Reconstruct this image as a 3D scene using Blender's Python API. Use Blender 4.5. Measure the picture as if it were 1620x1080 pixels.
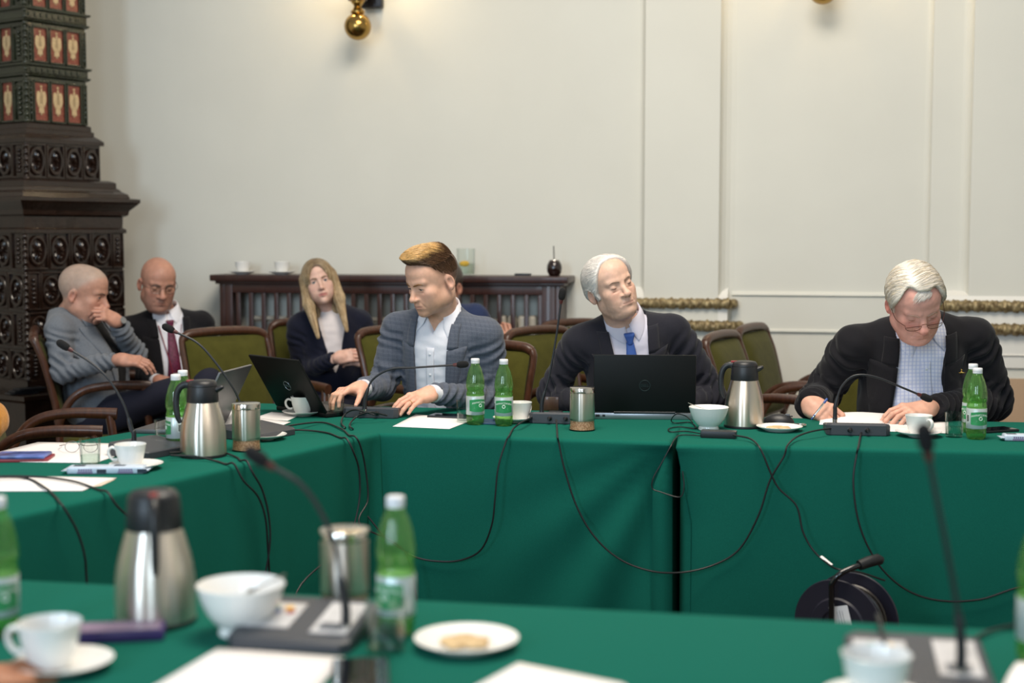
import bpy, bmesh, math, random
import numpy as np
from mathutils import Vector, Matrix

for _o in list(bpy.data.objects):
    bpy.data.objects.remove(_o)
scene = bpy.context.scene
COL = scene.collection
random.seed(7)
RNG = np.random.default_rng(11)
PI = math.pi

# ------------------------------------------------------------------ camera
FPX = 2250.0                       # focal length in pixels of the 1620 px wide frame
CAMZ = 1.41
PITCH = math.atan(170 / FPX)
cam_data = bpy.data.cameras.new('camera')
cam_data.sensor_width = 36.0
cam_data.lens = 36.0 * FPX / 1620.0
cam_data.clip_start = 0.05
cam_data.dof.use_dof = True
cam_data.dof.focus_distance = 5.0
cam_data.dof.aperture_fstop = 2.0
cam = bpy.data.objects.new('camera', cam_data)
COL.objects.link(cam)
cam.location = (0, 0, CAMZ)
cam.rotation_euler = (PI / 2 - PITCH, 0, 0)
scene.camera = cam

# ------------------------------------------------------------------ light
world = bpy.data.worlds.new('world')
scene.world = world
world.use_nodes = True
world.node_tree.nodes['Background'].inputs[0].default_value = (0.93, 0.96, 1.0, 1)
world.node_tree.nodes['Background'].inputs[1].default_value = 0.30


def area_light(name, loc, target, sx, sy, power, color):
    l = bpy.data.lights.new(name, 'AREA')
    l.shape = 'RECTANGLE'; l.size = sx; l.size_y = sy
    l.energy = power; l.color = color
    o = bpy.data.objects.new(name, l); COL.objects.link(o)
    o.location = loc
    o.rotation_euler = (Vector(target) - Vector(loc)).to_track_quat('-Z', 'Y').to_euler()
    return o


# tall windows in the wall behind and to the left of the photographer
area_light('window_daylight', (-3.6, -2.2, 2.6), (-0.2, 6.0, 1.0), 1.3, 2.6, 150, (0.64, 0.83, 1.0))
area_light('window_daylight', (-0.6, -3.0, 2.7), (0.6, 6.0, 1.0), 1.3, 2.6, 78, (0.66, 0.84, 1.0))
# chandelier above the middle of the room
area_light('chandelier_light', (0.2, 3.6, 4.6), (0.2, 4.3, 0.7), 2.2, 2.2, 195, (1.0, 0.90, 0.76))

scene.view_settings.view_transform = 'Standard'
scene.view_settings.look = 'None'
scene.view_settings.gamma = 1.0
scene.view_settings.use_curve_mapping = False
scene.view_settings.exposure = 0.27


# ------------------------------------------------------------------ geometry of the view
def ray(px, py):
    dx = (px - 810) / FPX; dy = (540 - py) / FPX
    return np.array([dx, math.cos(PITCH) + dy * math.sin(PITCH), -math.sin(PITCH) + dy * math.cos(PITCH)])


def T(px, py, z=0.75):
    """the point at height z that stands at this place of the frame"""
    d = ray(px, py); t = (z - CAMZ) / d[2]
    return np.array([d[0] * t, d[1] * t, z])


def D(px, py, Y):
    """the point at distance Y from the photographer"""
    d = ray(px, py); t = Y / d[1]
    return np.array([d[0] * t, Y, CAMZ + d[2] * t])


ROOM = math.radians(11.0)
E1 = np.array([math.cos(ROOM), -math.sin(ROOM), 0.0])     # along the back wall, to the right
E2 = np.array([math.sin(ROOM), math.cos(ROOM), 0.0])      # towards the back wall
ZV = np.array([0, 0, 1.0])


# ------------------------------------------------------------------ materials
def lin(c):
    if isinstance(c, str):
        c = c.lstrip('#'); c = [int(c[i:i + 2], 16) / 255 for i in (0, 2, 4)]
    return tuple((x / 12.92 if x <= .04045 else ((x + .055) / 1.055) ** 2.4) for x in c[:3]) + (1.0,)


def newmat(name):
    m = bpy.data.materials.new(name); m.use_nodes = True
    nt = m.node_tree
    return m, nt, nt.nodes['Principled BSDF'], nt.nodes, nt.links


def mat(name, col, rough=.5, metal=0., noise=0., nscale=30., bump=0., bscale=60., stretch=(1, 1, 1), spec=.5,
        sheen=0., coat=0., col2=None, sss=0., aniso=0., detail=4.):
    m, nt, b, N, L = newmat(name)
    b.inputs['Base Color'].default_value = lin(col)
    b.inputs['Roughness'].default_value = rough
    b.inputs['Metallic'].default_value = metal
    b.inputs['Specular IOR Level'].default_value = spec
    if sheen: b.inputs['Sheen Weight'].default_value = sheen
    if coat: b.inputs['Coat Weight'].default_value = coat
    if aniso: b.inputs['Anisotropic'].default_value = aniso
    if sss:
        b.inputs['Subsurface Weight'].default_value = sss
        b.inputs['Subsurface Radius'].default_value = (.012, .005, .003)
        b.inputs['Subsurface Scale'].default_value = 1.0
    if noise or bump:
        tc = N.new('ShaderNodeTexCoord'); mp = N.new('ShaderNodeMapping')
        mp.inputs['Scale'].default_value = stretch
        L.new(tc.outputs['Object'], mp.inputs['Vector'])
        if noise:
            n = N.new('ShaderNodeTexNoise'); n.inputs['Scale'].default_value = nscale; n.inputs['Detail'].default_value = detail
            L.new(mp.outputs[0], n.inputs['Vector'])
            mix = N.new('ShaderNodeMix'); mix.data_type = 'RGBA'
            c = np.array(lin(col)[:3]); c2 = np.array(lin(col2)[:3]) if col2 else c * (1 - noise)
            mix.inputs[6].default_value = tuple(c) + (1,); mix.inputs[7].default_value = tuple(c2) + (1,)
            rp = N.new('ShaderNodeMapRange'); rp.inputs[1].default_value = .35; rp.inputs[2].default_value = .65
            L.new(n.outputs[0], rp.inputs[0]); L.new(rp.outputs[0], mix.inputs[0]); L.new(mix.outputs[2], b.inputs['Base Color'])
        if bump:
            n2 = N.new('ShaderNodeTexNoise'); n2.inputs['Scale'].default_value = bscale; n2.inputs['Detail'].default_value = 4
            L.new(mp.outputs[0], n2.inputs['Vector'])
            bp = N.new('ShaderNodeBump'); bp.inputs['Strength'].default_value = bump; bp.inputs['Distance'].default_value = .004
            L.new(n2.outputs[0], bp.inputs['Height']); L.new(bp.outputs[0], b.inputs['Normal'])
    return m


def plaid_mat(name, base, line1, line2, scale=60., rough=.9, w=.25, amount=.5, bump=.15, dirs=((1, 0, 0), (0, 0, 1)), fine=0.):
    """woven check: two sets of stripes at right angles in the cloth"""
    m, nt, b, N, L = newmat(name)
    b.inputs['Roughness'].default_value = rough
    b.inputs['Sheen Weight'].default_value = .15
    b.inputs['Specular IOR Level'].default_value = .2
    tc = N.new('ShaderNodeTexCoord')
    last = None
    base_rgb = N.new('ShaderNodeRGB'); base_rgb.outputs[0].default_value = lin(base)
    last = base_rgb.outputs[0]
    for dvec, colr in zip(dirs, (line1, line2)):
        dot = N.new('ShaderNodeVectorMath'); dot.operation = 'DOT_PRODUCT'
        L.new(tc.outputs['Object'], dot.inputs[0]); dot.inputs[1].default_value = dvec
        mu = N.new('ShaderNodeMath'); mu.operation = 'MULTIPLY'; mu.inputs[1].default_value = scale
        L.new(dot.outputs['Value'], mu.inputs[0])
        fr = N.new('ShaderNodeMath'); fr.operation = 'FRACT'; L.new(mu.outputs[0], fr.inputs[0])
        ls = N.new('ShaderNodeMath'); ls.operation = 'LESS_THAN'; ls.inputs[1].default_value = w; L.new(fr.outputs[0], ls.inputs[0])
        am = N.new('ShaderNodeMath'); am.operation = 'MULTIPLY'; am.inputs[1].default_value = amount; L.new(ls.outputs[0], am.inputs[0])
        mix = N.new('ShaderNodeMix'); mix.data_type = 'RGBA'
        L.new(am.outputs[0], mix.inputs[0]); L.new(last, mix.inputs[6]); mix.inputs[7].default_value = lin(colr)
        last = mix.outputs[2]
    n2 = N.new('ShaderNodeTexNoise'); n2.inputs['Scale'].default_value = 260; L.new(tc.outputs['Object'], n2.inputs['Vector'])
    if fine:
        mx = N.new('ShaderNodeMix'); mx.data_type = 'RGBA'; mx.blend_type = 'MULTIPLY'; mx.inputs[0].default_value = fine
        rp = N.new('ShaderNodeMapRange'); rp.inputs[1].default_value = .3; rp.inputs[2].default_value = .7; rp.inputs[3].default_value = .55; rp.inputs[4].default_value = 1.3
        L.new(n2.outputs[0], rp.inputs[0]); L.new(last, mx.inputs[6]); L.new(rp.outputs[0], mx.inputs[7]); last = mx.outputs[2]
    L.new(last, b.inputs['Base Color'])
    bp = N.new('ShaderNodeBump'); bp.inputs['Strength'].default_value = bump; bp.inputs['Distance'].default_value = .002
    L.new(n2.outputs[0], bp.inputs['Height']); L.new(bp.outputs[0], b.inputs['Normal'])
    return m


def thin_clear(name, tint, gloss=.12, diffuse=0., dcol=None, rough=.04):
    """thin clear wall of a bottle or glass: tinted see-through, shiny, a little scattering"""
    m = bpy.data.materials.new(name); m.use_nodes = True
    nt = m.node_tree; N = nt.nodes; L = nt.links; N.clear()
    out = N.new('ShaderNodeOutputMaterial')
    tr = N.new('ShaderNodeBsdfTransparent'); tr.inputs[0].default_value = lin(tint)
    gl = N.new('ShaderNodeBsdfGlossy'); gl.inputs['Roughness'].default_value = rough
    lw = N.new('ShaderNodeLayerWeight'); lw.inputs[0].default_value = .22
    ad = N.new('ShaderNodeMath'); ad.operation = 'MULTIPLY_ADD'; ad.inputs[1].default_value = .32; ad.inputs[2].default_value = gloss
    L.new(lw.outputs['Fresnel'], ad.inputs[0])
    body = tr.outputs[0]
    if diffuse:
        df = N.new('ShaderNodeBsdfDiffuse'); df.inputs[0].default_value = lin(dcol or tint)
        tl = N.new('ShaderNodeBsdfTranslucent'); tl.inputs[0].default_value = lin(dcol or tint)
        a = N.new('ShaderNodeMixShader'); a.inputs[0].default_value = .5; L.new(df.outputs[0], a.inputs[1]); L.new(tl.outputs[0], a.inputs[2])
        mx = N.new('ShaderNodeMixShader'); mx.inputs[0].default_value = diffuse; L.new(tr.outputs[0], mx.inputs[1]); L.new(a.outputs[0], mx.inputs[2]); body = mx.outputs[0]
    ms = N.new('ShaderNodeMixShader')
    L.new(ad.outputs[0], ms.inputs[0]); L.new(body, ms.inputs[1]); L.new(gl.outputs[0], ms.inputs[2]); L.new(ms.outputs[0], out.inputs[0])
    return m


def attr_mat(name, rough=.5, sss=.0, bump=.1, bscale=300, spec=.4):
    """colour comes from the mesh's own colour attribute (skin, lips, hair shades)"""
    m, nt, b, N, L = newmat(name)
    at = N.new('ShaderNodeAttribute'); at.attribute_name = 'Col'
    tc = N.new('ShaderNodeTexCoord'); n = N.new('ShaderNodeTexNoise'); n.inputs['Scale'].default_value = 45; n.inputs['Detail'].default_value = 5
    L.new(tc.outputs['Object'], n.inputs['Vector'])
    rp = N.new('ShaderNodeMapRange'); rp.inputs[1].default_value = .3; rp.inputs[2].default_value = .7; rp.inputs[3].default_value = .9; rp.inputs[4].default_value = 1.08
    L.new(n.outputs[0], rp.inputs[0])
    mx = N.new('ShaderNodeMix'); mx.data_type = 'RGBA'; mx.blend_type = 'MULTIPLY'; mx.inputs[0].default_value = 1
    L.new(at.outputs['Color'], mx.inputs[6]); L.new(rp.outputs[0], mx.inputs[7]); L.new(mx.outputs[2], b.inputs['Base Color'])
    b.inputs['Roughness'].default_value = rough; b.inputs['Specular IOR Level'].default_value = spec
    if sss:
        b.inputs['Subsurface Weight'].default_value = sss; b.inputs['Subsurface Radius'].default_value = (.010, .004, .002); b.inputs['Subsurface Scale'].default_value = 1.
    n2 = N.new('ShaderNodeTexNoise'); n2.inputs['Scale'].default_value = bscale; L.new(tc.outputs['Object'], n2.inputs['Vector'])
    bp = N.new('ShaderNodeBump'); bp.inputs['Strength'].default_value = bump; bp.inputs['Distance'].default_value = .002
    L.new(n2.outputs[0], bp.inputs['Height']); L.new(bp.outputs[0], b.inputs['Normal'])
    return m


M = {}
M['wall'] = mat('cream_plaster', '#DCDAD0', .75, noise=.03, nscale=2.5, bump=.06, bscale=35)
M['wall_white'] = mat('white_paint', '#E6E3DC', .55, bump=.03, bscale=50)
M['wall_tan'] = mat('tan_paint', '#C0A285', .7, noise=.05, nscale=5)
M['gold'] = mat('aged_gilding', '#6A583A', .5, .35, noise=.6, nscale=40, bump=.4, bscale=120, col2='#A8966E')
M['floor'] = mat('brown_parquet', '#4A3220', .4, noise=.35, nscale=9, stretch=(1, 8, 1))
M['ceiling'] = mat('ceiling_white', '#DDD8CC', .8)
M['cloth'] = mat('green_tablecloth', '#166052', .95, noise=.10, nscale=260, bump=.12, bscale=420, spec=.06)
M['wood_dark'] = mat('dark_cherry_wood', '#3E2019', .42, noise=.35, nscale=14, stretch=(6, 6, .7), coat=.15)
M['wood_chair'] = mat('brown_bentwood', '#4E2D1C', .38, noise=.4, nscale=16, stretch=(4, 4, 1), coat=.2)
M['velvet'] = mat('olive_velvet', '#4D4B1F', .95, noise=.18, nscale=20, bump=.15, bscale=200, sheen=.08, spec=.1)
M['stove_brown'] = mat('brown_glaze', '#2A1B14', .22, noise=.45, nscale=22, bump=.35, bscale=45, coat=.2)
M['stove_green'] = mat('dark_green_glaze', '#2F3324', .22, noise=.4, nscale=20, bump=.25, bscale=45, coat=.25)
M['stove_red'] = mat('oxblood_enamel', '#6A2A22', .4, noise=.45, nscale=70, col2='#8A4A38', coat=.1)
M['eagle'] = mat('ivory_enamel', '#C9AE85', .45, noise=.15, nscale=60)
M['brass'] = mat('brass', '#B08D4E', .22, 1.0, noise=.15, nscale=12)
M['black_iron'] = mat('black_iron', '#1A1517', .35, .4)
M['steel'] = mat('brushed_steel', '#DCD2C6', .34, 1.0, aniso=.95)
M['steel'].node_tree.nodes['Principled BSDF'].inputs['Anisotropic Rotation'].default_value = .25
_nt = M['steel'].node_tree; _tg = _nt.nodes.new('ShaderNodeTangent'); _tg.direction_type = 'RADIAL'; _tg.axis = 'Z'
_nt.links.new(_tg.outputs[0], _nt.nodes['Principled BSDF'].inputs['Tangent'])
M['steel_plain'] = mat('polished_steel', '#CFC9C0', .15, 1.0)
M['black_plastic'] = mat('black_plastic', '#1B1C20', .42, bump=.04, bscale=300)
M['dark_grey_plastic'] = mat('dark_grey_plastic', '#3A3C42', .45, bump=.05, bscale=300)
M['grey_plastic'] = mat('grey_plastic', '#5C5E63', .45, bump=.04, bscale=300)
M['rubber'] = mat('black_rubber', '#131416', .5)
M['foam'] = mat('black_foam', '#0D0D10', .95, bump=.8, bscale=500)
M['red_plastic'] = mat('red_plastic', '#8E1D1A', .35)
M['porcelain'] = mat('white_porcelain', '#ECEAE6', .12, spec=.6, noise=.01, nscale=6)
M['paper'] = mat('white_paper', '#E9E5E4', .85, noise=.02, nscale=8)
M['paper_cream'] = mat('cream_paper', '#E2D2BE', .85, noise=.03, nscale=8)
M['print'] = mat('grey_print', '#8A8788', .9)
M['glass'] = thin_clear('clear_glass', '#FAFCFB', .025)
M['water'] = thin_clear('water', '#F0F7F3', .02)
M['pet'] = thin_clear('green_plastic_bottle', '#DCF3CC', .05, .13, '#8ED070', .05)
M['pet_water'] = thin_clear('green_tinted_water', '#E6F7DC', .02, .07, '#A0E088')
M['cap'] = mat('white_cap', '#E6E6EA', .4)
M['label_green'] = mat('green_label', '#2F8F55', .4, noise=.15, nscale=60)
M['label_silver'] = mat('silver_label', '#B9C4C4', .3, .3)
M['white_print'] = mat('white_print', '#E9F2EA', .5)
M['biscuit'] = mat('biscuit', '#D9B98A', .8, noise=.3, nscale=60, bump=.4, bscale=120)
M['coffee_beans'] = mat('copper_grains', '#A8704A', .5, .2, noise=.7, nscale=220, col2='#E0B08A', bump=.6, bscale=260)
M['laptop_black'] = mat('black_laptop_shell', '#060808', .5, spec=.25)
M['laptop_silver'] = mat('silver_laptop_base', '#9A9EA4', .3, .8)
M['laptop_grey'] = mat('grey_laptop_shell', '#6B6A6C', .38, .6)
M['logo'] = mat('logo_grey', '#3E4A4C', .25, .6)
M['logo_light'] = mat('logo_light', '#8E969C', .25, .7)
M['screen'] = mat('dark_glass', '#0A0B10', .08)
M['gourd'] = mat('gourd_shell', '#22100E', .18, noise=.4, nscale=15, coat=.6)
M['lemon'] = mat('lemon_slice', '#DDAA2C', .5)
M['purple'] = mat('purple_cover', '#46306E', .4, noise=.2, nscale=20)
M['lilac'] = mat('lilac_cover', '#8F7A92', .5, noise=.3, nscale=30)
M['red_cover'] = mat('red_cover', '#8B2630', .45)
M['navy_cover'] = mat('navy_cover', '#202A55', .3, noise=.6, nscale=18, col2='#6F7FC4')
M['wrapper'] = mat('pale_blue_wrapper', '#C6D2E2', .3, noise=.12, nscale=40, bump=.5, bscale=40)
M['wrapper_dark'] = mat('wrapper_dark_print', '#1E2838', .4)
M['wrapper_mauve'] = mat('wrapper_mauve_print', '#7A6A8E', .4)
M['blue_pen'] = mat('blue_plastic', '#2A4B8E', .3)
M['blue_item'] = mat('dark_blue_plastic', '#1D4262', .45)
M['sticker'] = mat('sticker', '#C9C6C6', .5, noise=.25, nscale=40)


# ------------------------------------------------------------------ mesh helpers: every shape is (V, F)
def box(c, s, bev=0., rz=0., seg=2):
    bm = bmesh.new(); bmesh.ops.create_cube(bm, size=1.0)
    for v in bm.verts: v.co = Vector((v.co.x * s[0], v.co.y * s[1], v.co.z * s[2]))
    if bev: bmesh.ops.bevel(bm, geom=bm.edges[:], offset=bev, segments=seg, affect='EDGES', profile=.6)
    bm.verts.index_update()
    V = np.array([v.co[:] for v in bm.verts]); F = [[v.index for v in f.verts] for f in bm.faces]; bm.free()
    return rot((V, F), rz, c)


def rot(vf, rz=0., loc=(0, 0, 0), rx=0., ry=0.):
    V, F = vf
    R = np.array((Matrix.Rotation(rz, 3, 'Z') @ Matrix.Rotation(ry, 3, 'Y') @ Matrix.Rotation(rx, 3, 'X')))
    return (V @ R.T + np.array(loc), F)


def xf(vf, Mx):
    V, F = vf
    Mx = np.array(Mx)
    return (V @ Mx[:3, :3].T + Mx[:3, 3], F)


def join(*parts):
    Vs, Fs, n = [], [], 0
    for V, F in parts:
        V = np.asarray(V, float)
        Vs.append(V); Fs += [[i + n for i in f] for f in F]; n += len(V)
    return (np.concatenate(Vs), Fs)


def lathe(prof, seg=32, c=(0, 0, 0), closed=False):
    """profile of (r, z) from bottom to top turned about z"""
    V, F = [], []
    n = len(prof)
    for r, z in prof:
        for k in range(seg):
            a = 2 * PI * k / seg
            V.append((r * math.cos(a), r * math.sin(a), z))
    for i in range(n - 1 if not closed else n):
        j = (i + 1) % n
        for k in range(seg):
            k2 = (k + 1) % seg
            F.append([i * seg + k, i * seg + k2, j * seg + k2, j * seg + k])
    if not closed:
        if prof[0][0] > 1e-6: F.append([k for k in range(seg)][::-1])
        if prof[-1][0] > 1e-6: F.append([(n - 1) * seg + k for k in range(seg)])
    return (np.array(V) + np.array(c), F)


def spline(pts, n=10):
    """Catmull-Rom through the points"""
    P = [np.array(p, float) for p in pts]
    P = [2 * P[0] - P[1]] + P + [2 * P[-1] - P[-2]]
    out = []
    for i in range(1, len(P) - 2):
        for k in range(n):
            t = k / n
            a, b, c, d = P[i - 1], P[i], P[i + 1], P[i + 2]
            out.append(.5 * ((2 * b) + (c - a) * t + (2 * a - 5 * b + 4 * c - d) * t * t + (3 * b - a - 3 * c + d) * t ** 3))
    out.append(P[-2])
    return np.array(out)


def tube(pts, r, seg=8, flat=1.0, up=None, caps=True):
    """tube along points; r is a number or one per point; flat squeezes the second axis"""
    P = np.array(pts, float); n = len(P)
    r = np.full(n, r) if np.isscalar(r) else np.asarray(r, float)
    tg = np.gradient(P, axis=0); tg /= np.linalg.norm(tg, axis=1)[:, None] + 1e-12
    nrm = np.array(up if up is not None else (0.0, 0, 1)) if (up is not None or abs(tg[0][2]) < .9) else np.array([1., 0, 0])
    V = []
    for i in range(n):
        nrm = nrm - tg[i] * np.dot(nrm, tg[i]); nrm = nrm / (np.linalg.norm(nrm) + 1e-12)
        bn = np.cross(tg[i], nrm)
        for k in range(seg):
            a = 2 * PI * k / seg
            V.append(P[i] + r[i] * (math.cos(a) * nrm * flat + math.sin(a) * bn))
    F = []
    for i in range(n - 1):
        for k in range(seg):
            k2 = (k + 1) % seg
            F.append([i * seg + k, i * seg + k2, (i + 1) * seg + k2, (i + 1) * seg + k])
    if caps:
        F.append(list(range(seg))[::-1]); F.append([(n - 1) * seg + k for k in range(seg)])
    return (np.array(V), F)


def prism(poly, t, z0=0.):
    """2D outline (x, y) given a thickness in z"""
    n = len(poly)
    V = [(x, y, z0) for x, y in poly] + [(x, y, z0 + t) for x, y in poly]
    F = [list(range(n))[::-1], list(range(n, 2 * n))] + [[i, (i + 1) % n, n + (i + 1) % n, n + i] for i in range(n)]
    return (np.array(V, float), F)


def ball(c, r, seg=20, rings=12):
    r = (r, r, r) if np.isscalar(r) else r
    V, F = lathe([(max(1e-7, math.sin(PI * i / rings)), -math.cos(PI * i / rings)) for i in range(rings + 1)], seg)
    return (V * np.array(r) + np.array(c), F)


def torus(R, r, seg=32, rs=8, c=(0, 0, 0)):
    return lathe([(R + r * math.cos(2 * PI * k / rs), r * math.sin(2 * PI * k / rs)) for k in range(rs)], seg, c, closed=True)


def text_vf(s, size, depth=.0004):
    cu = bpy.data.curves.new('lettering', 'FONT'); cu.body = s; cu.size = size; cu.extrude = depth; cu.resolution_u = 2
    cu.align_x = 'CENTER'; cu.align_y = 'CENTER'
    o = bpy.data.objects.new('lettering', cu); COL.objects.link(o)
    dg = bpy.context.evaluated_depsgraph_get()
    me = bpy.data.meshes.new_from_object(o.evaluated_get(dg))
    V = np.array([v.co[:] for v in me.vertices]).reshape(-1, 3); F = [list(p.vertices) for p in me.polygons]
    bpy.data.objects.remove(o); bpy.data.meshes.remove(me)
    return (V, F)


def wrapcyl(vf, R, z=0., a0=0.):
    """bend a flat (x, y) shape round a vertical cylinder; x is arc length, y is height; faces -y at a0 = 0"""
    V, F = vf
    a = V[:, 0] / R + a0; rr = R + V[:, 2]
    return (np.stack([rr * np.sin(a), -rr * np.cos(a), V[:, 1] + z], 1), F)


def empty(name, loc=(0, 0, 0), rz=0., label=None, cat=None, group=None):
    o = bpy.data.objects.new(name, None); COL.objects.link(o)
    o.location = tuple(loc); o.rotation_euler = (0, 0, rz); o.empty_display_size = .05
    if label: tag(o, label, cat, group)
    return o


def tag(o, label=None, cat=None, group=None, kind=None):
    if label: o['label'] = label
    if cat: o['category'] = cat
    if group: o['group'] = group
    if kind: o['kind'] = kind
    return o


def mk(name, vf, m, parent=None, smooth=True, world=False, auto=40, label=None):
    """link one mesh object; world=True: the shape is in world coordinates and moves into its parent's frame"""
    V, F = vf
    V = np.asarray(V, float)
    if world and parent is not None:
        off = np.zeros(3); p = parent
        while p is not None:
            off += np.array(p.location); p = p.parent
        V = V - off
    me = bpy.data.meshes.new(name)
    me.from_pydata(V.tolist(), [], [list(map(int, f)) for f in F])
    me.validate()
    if smooth:
        me.polygons.foreach_set('use_smooth', [True] * len(me.polygons))
        if auto: me.set_sharp_from_angle(angle=math.radians(auto))
    me.materials.append(M[m] if isinstance(m, str) else m)
    o = bpy.data.objects.new(name, me); COL.objects.link(o)
    o.parent = parent
    if label: o['label'] = label
    return o


def clone(o, parent=None):
    c = o.copy(); COL.objects.link(c); c.parent = parent
    for ch in list(o.children): clone(ch, c)
    return c


def base_of(vf):
    V = vf[0]; lo = V.min(0); hi = V.max(0)
    return np.array([(lo[0] + hi[0]) / 2, (lo[1] + hi[1]) / 2, lo[2]])


def single(name, vf, m, label, cat, group=None, smooth=True, auto=40):
    """a thing that is one mesh, its origin at its base"""
    b = base_of(vf)
    o = mk(name, (vf[0] - b, vf[1]), m, None, smooth, auto=auto)
    o.location = tuple(b)
    return tag(o, label, cat, group)


def struct(name, vf, m, parent=None, smooth=False):
    o = mk(name, vf, m, parent, smooth)
    o['kind'] = 'structure'
    return o


def vnoise(P, freq, seed=0, n=14):
    r = np.random.default_rng(seed)
    K = r.normal(size=(n, 3)); K /= np.linalg.norm(K, axis=1)[:, None]
    K *= freq * 2 * PI * r.uniform(.5, 1.5, (n, 1)); ph = r.uniform(0, 2 * PI, n)
    return np.sin(P @ K.T + ph).sum(1) / math.sqrt(n)

# ================================================================== THE ROOM
W0 = np.array([-1.1, 8.0, 0.0])


def WP(u, out, z):
    return W0 + u * E1 - out * E2 + z * ZV


def wallpx(px, py, out=0.):
    """(u, z) on the plane that stands `out` in front of the back wall"""
    d = ray(px, py); o = np.array([0, 0, CAMZ]); p0 = W0 - out * E2
    t = np.dot(p0 - o, E2) / np.dot(d, E2)
    p = o + t * d
    return float(np.dot(p - p0, E1)), float(p[2])


def wall_block(pl, z0, z1):
    """plan outline of (u, out) points raised from z0 to z1"""
    n = len(pl)
    V = [WP(u, o, z0) for u, o in pl] + [WP(u, o, z1) for u, o in pl]
    F = [list(range(n))[::-1], list(range(n, 2 * n))] + [[i, (i + 1) % n, n + (i + 1) % n, n + i] for i in range(n)]
    return (np.array(V), F)


WH = 4.3
UL = -2.35
struct('floor', (np.array([(-9., -6, 0), (9, -6, 0), (9, 10, 0), (-9, 10, 0), (-9., -6, -.1), (9, -6, -.1), (9, 10, -.1), (-9, 10, -.1)]),
                 [[0, 1, 2, 3], [7, 6, 5, 4], [0, 4, 5, 1], [1, 5, 6, 2], [2, 6, 7, 3], [3, 7, 4, 0]]), 'floor')
struct('wall_back', wall_block([(UL - .3, 0), (UL - .3, -.25), (6.9, -.25), (6.9, 0)], 0, WH), 'wall')
struct('wall_left', wall_block([(UL - .3, 0), (UL, 0), (UL, 12.4), (UL - .3, 12.4)], 0, WH), 'wall')
struct('wall_right', wall_block([(6.6, 0), (6.9, 0), (6.9, 12.4), (6.6, 12.4)], 0, WH), 'wall')
struct('wall_front', wall_block([(UL - .3, 12.4), (6.9, 12.4), (6.9, 12.7), (UL - .3, 12.7)], 0, WH), 'wall')

uu = lambda px: wallpx(px, 300)[0]
a0, a1, a2, a3 = uu(1011), uu(1022), uu(1139), uu(1163)


def cove(u0, u1, o0, o1, n=6):
    """quarter-hollow from (u0, o0) to (u1, o1)"""
    return [(u0 + (u1 - u0) * math.sin(t * PI / 2), o0 + (o1 - o0) * (1 - math.cos(t * PI / 2))) for t in np.linspace(0, 1, n)]


PIL1 = [(a0, -.02)] + cove(a0, a1, 0, .08) + [(a2, .08)] + cove(a3, a2, 0, .08)[::-1] + [(a3, -.02)]
struct('trim_1', wall_block(PIL1[::-1], 0, WH), 'wall')
b0, b1, b2, b3, b4 = uu(1461), uu(1471), uu(1518), uu(1532), uu(1545)
PIL2 = [(b0, -.02)] + cove(b0, b1, 0, .04) + [(b2, .04)] + cove(b2, b3, .04, .10) + [(b4 + .9, .10), (b4 + .9, -.02)]
struct('trim_2', wall_block(PIL2[::-1], 0, WH), 'wall')


def z_at(py, px=1120, out=.08):
    return wallpx(px, py, out)[1]


def rail(profile, u0, u1, ret0=0., ret1=0.):
    """moulding: profile of (out, z) swept along the wall with plain ends"""
    n = len(profile)
    V = [WP(u0, o, z) for o, z in profile] + [WP(u1, o, z) for o, z in profile]
    F = [list(range(n)), list(range(n, 2 * n))[::-1]] + [[i, n + i, n + (i + 1) % n, (i + 1) % n] for i in range(n)]
    return (np.array(V), F)


def gold_moulding(u0, u1, out, z, r, seed):
    """gilded leaf-and-rope moulding that turns back to the wall at each end"""
    n = int((u1 - u0) / .004)
    us = np.linspace(u0, u1, n); seg = 14
    pts = [WP(u, out, z) for u in us]
    prof = np.array([r * (1 + .05 * math.sin(u * 2 * PI / .06) + .05 * math.sin(u * 2 * PI / .021)) for u in us])
    V, F = tube(pts, prof, seg, 1.0, up=ZV)
    c = np.repeat(np.array(pts), seg, axis=0)
    d = V - c
    ang = np.arctan2(d[:, 2], -(d @ E2)); s = np.repeat(us, seg)
    k = 1.12 + .10 * np.sin(s * 2 * PI / .048 + 2.2 * ang) + .07 * np.sin(s * 2 * PI / .027 - 3 * ang) + .05 * vnoise(V, 25, seed)
    V = c + d * k[:, None]
    parts = [(V, F)]
    for u in (u0, u1):
        parts.append(tube(spline([WP(u, out, z), WP(u + (.02 if u == u1 else -.02), out * .7, z), WP(u + (.02 if u == u1 else -.02), -.01, z)], 5), r, 10))
    return join(*parts)


zg1, zg2 = z_at(480), z_at(515)
dg1, dg2 = .024, .025
mo = struct('trim_3', rail([(-.02, zg1 + .10), (.05, zg1 + .045), (.075, zg1 + .03), (.08, zg2 + .02), (.075, zg2 - .04), (.075, z_at(552)), (.085, z_at(555)), (.07, z_at(560)), (.07, 0), (-.02, 0)], a0 - .02, a3 - .03), 'wall_white')
struct('trim_4', gold_moulding(a0 - .03, a3 - .02, .09, zg1, dg1, 3), 'gold', smooth=True)
struct('trim_5', gold_moulding(a0 - .05, a3 + .01, .10, zg2, dg2, 4), 'gold', smooth=True)
z3, z4 = wallpx(1560, 484, .12)[1], wallpx(1600, 521, .13)[1]
zz = lambda py: wallpx(1600, py, .12)[1]
struct('trim_6', rail([(-.02, z3 + .10), (.10, z3 + .05), (.115, z3 + .03), (.12, z4 + .02), (.115, zz(531)), (.118, zz(560)), (.125, zz(562)), (.115, zz(564)), (.115, zz(582)), (.09, zz(585)), (.09, zz(597)), (.10, zz(599)), (-.02, zz(599))], b1 - .005, b4 + 1.0), 'wall_white')
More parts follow.
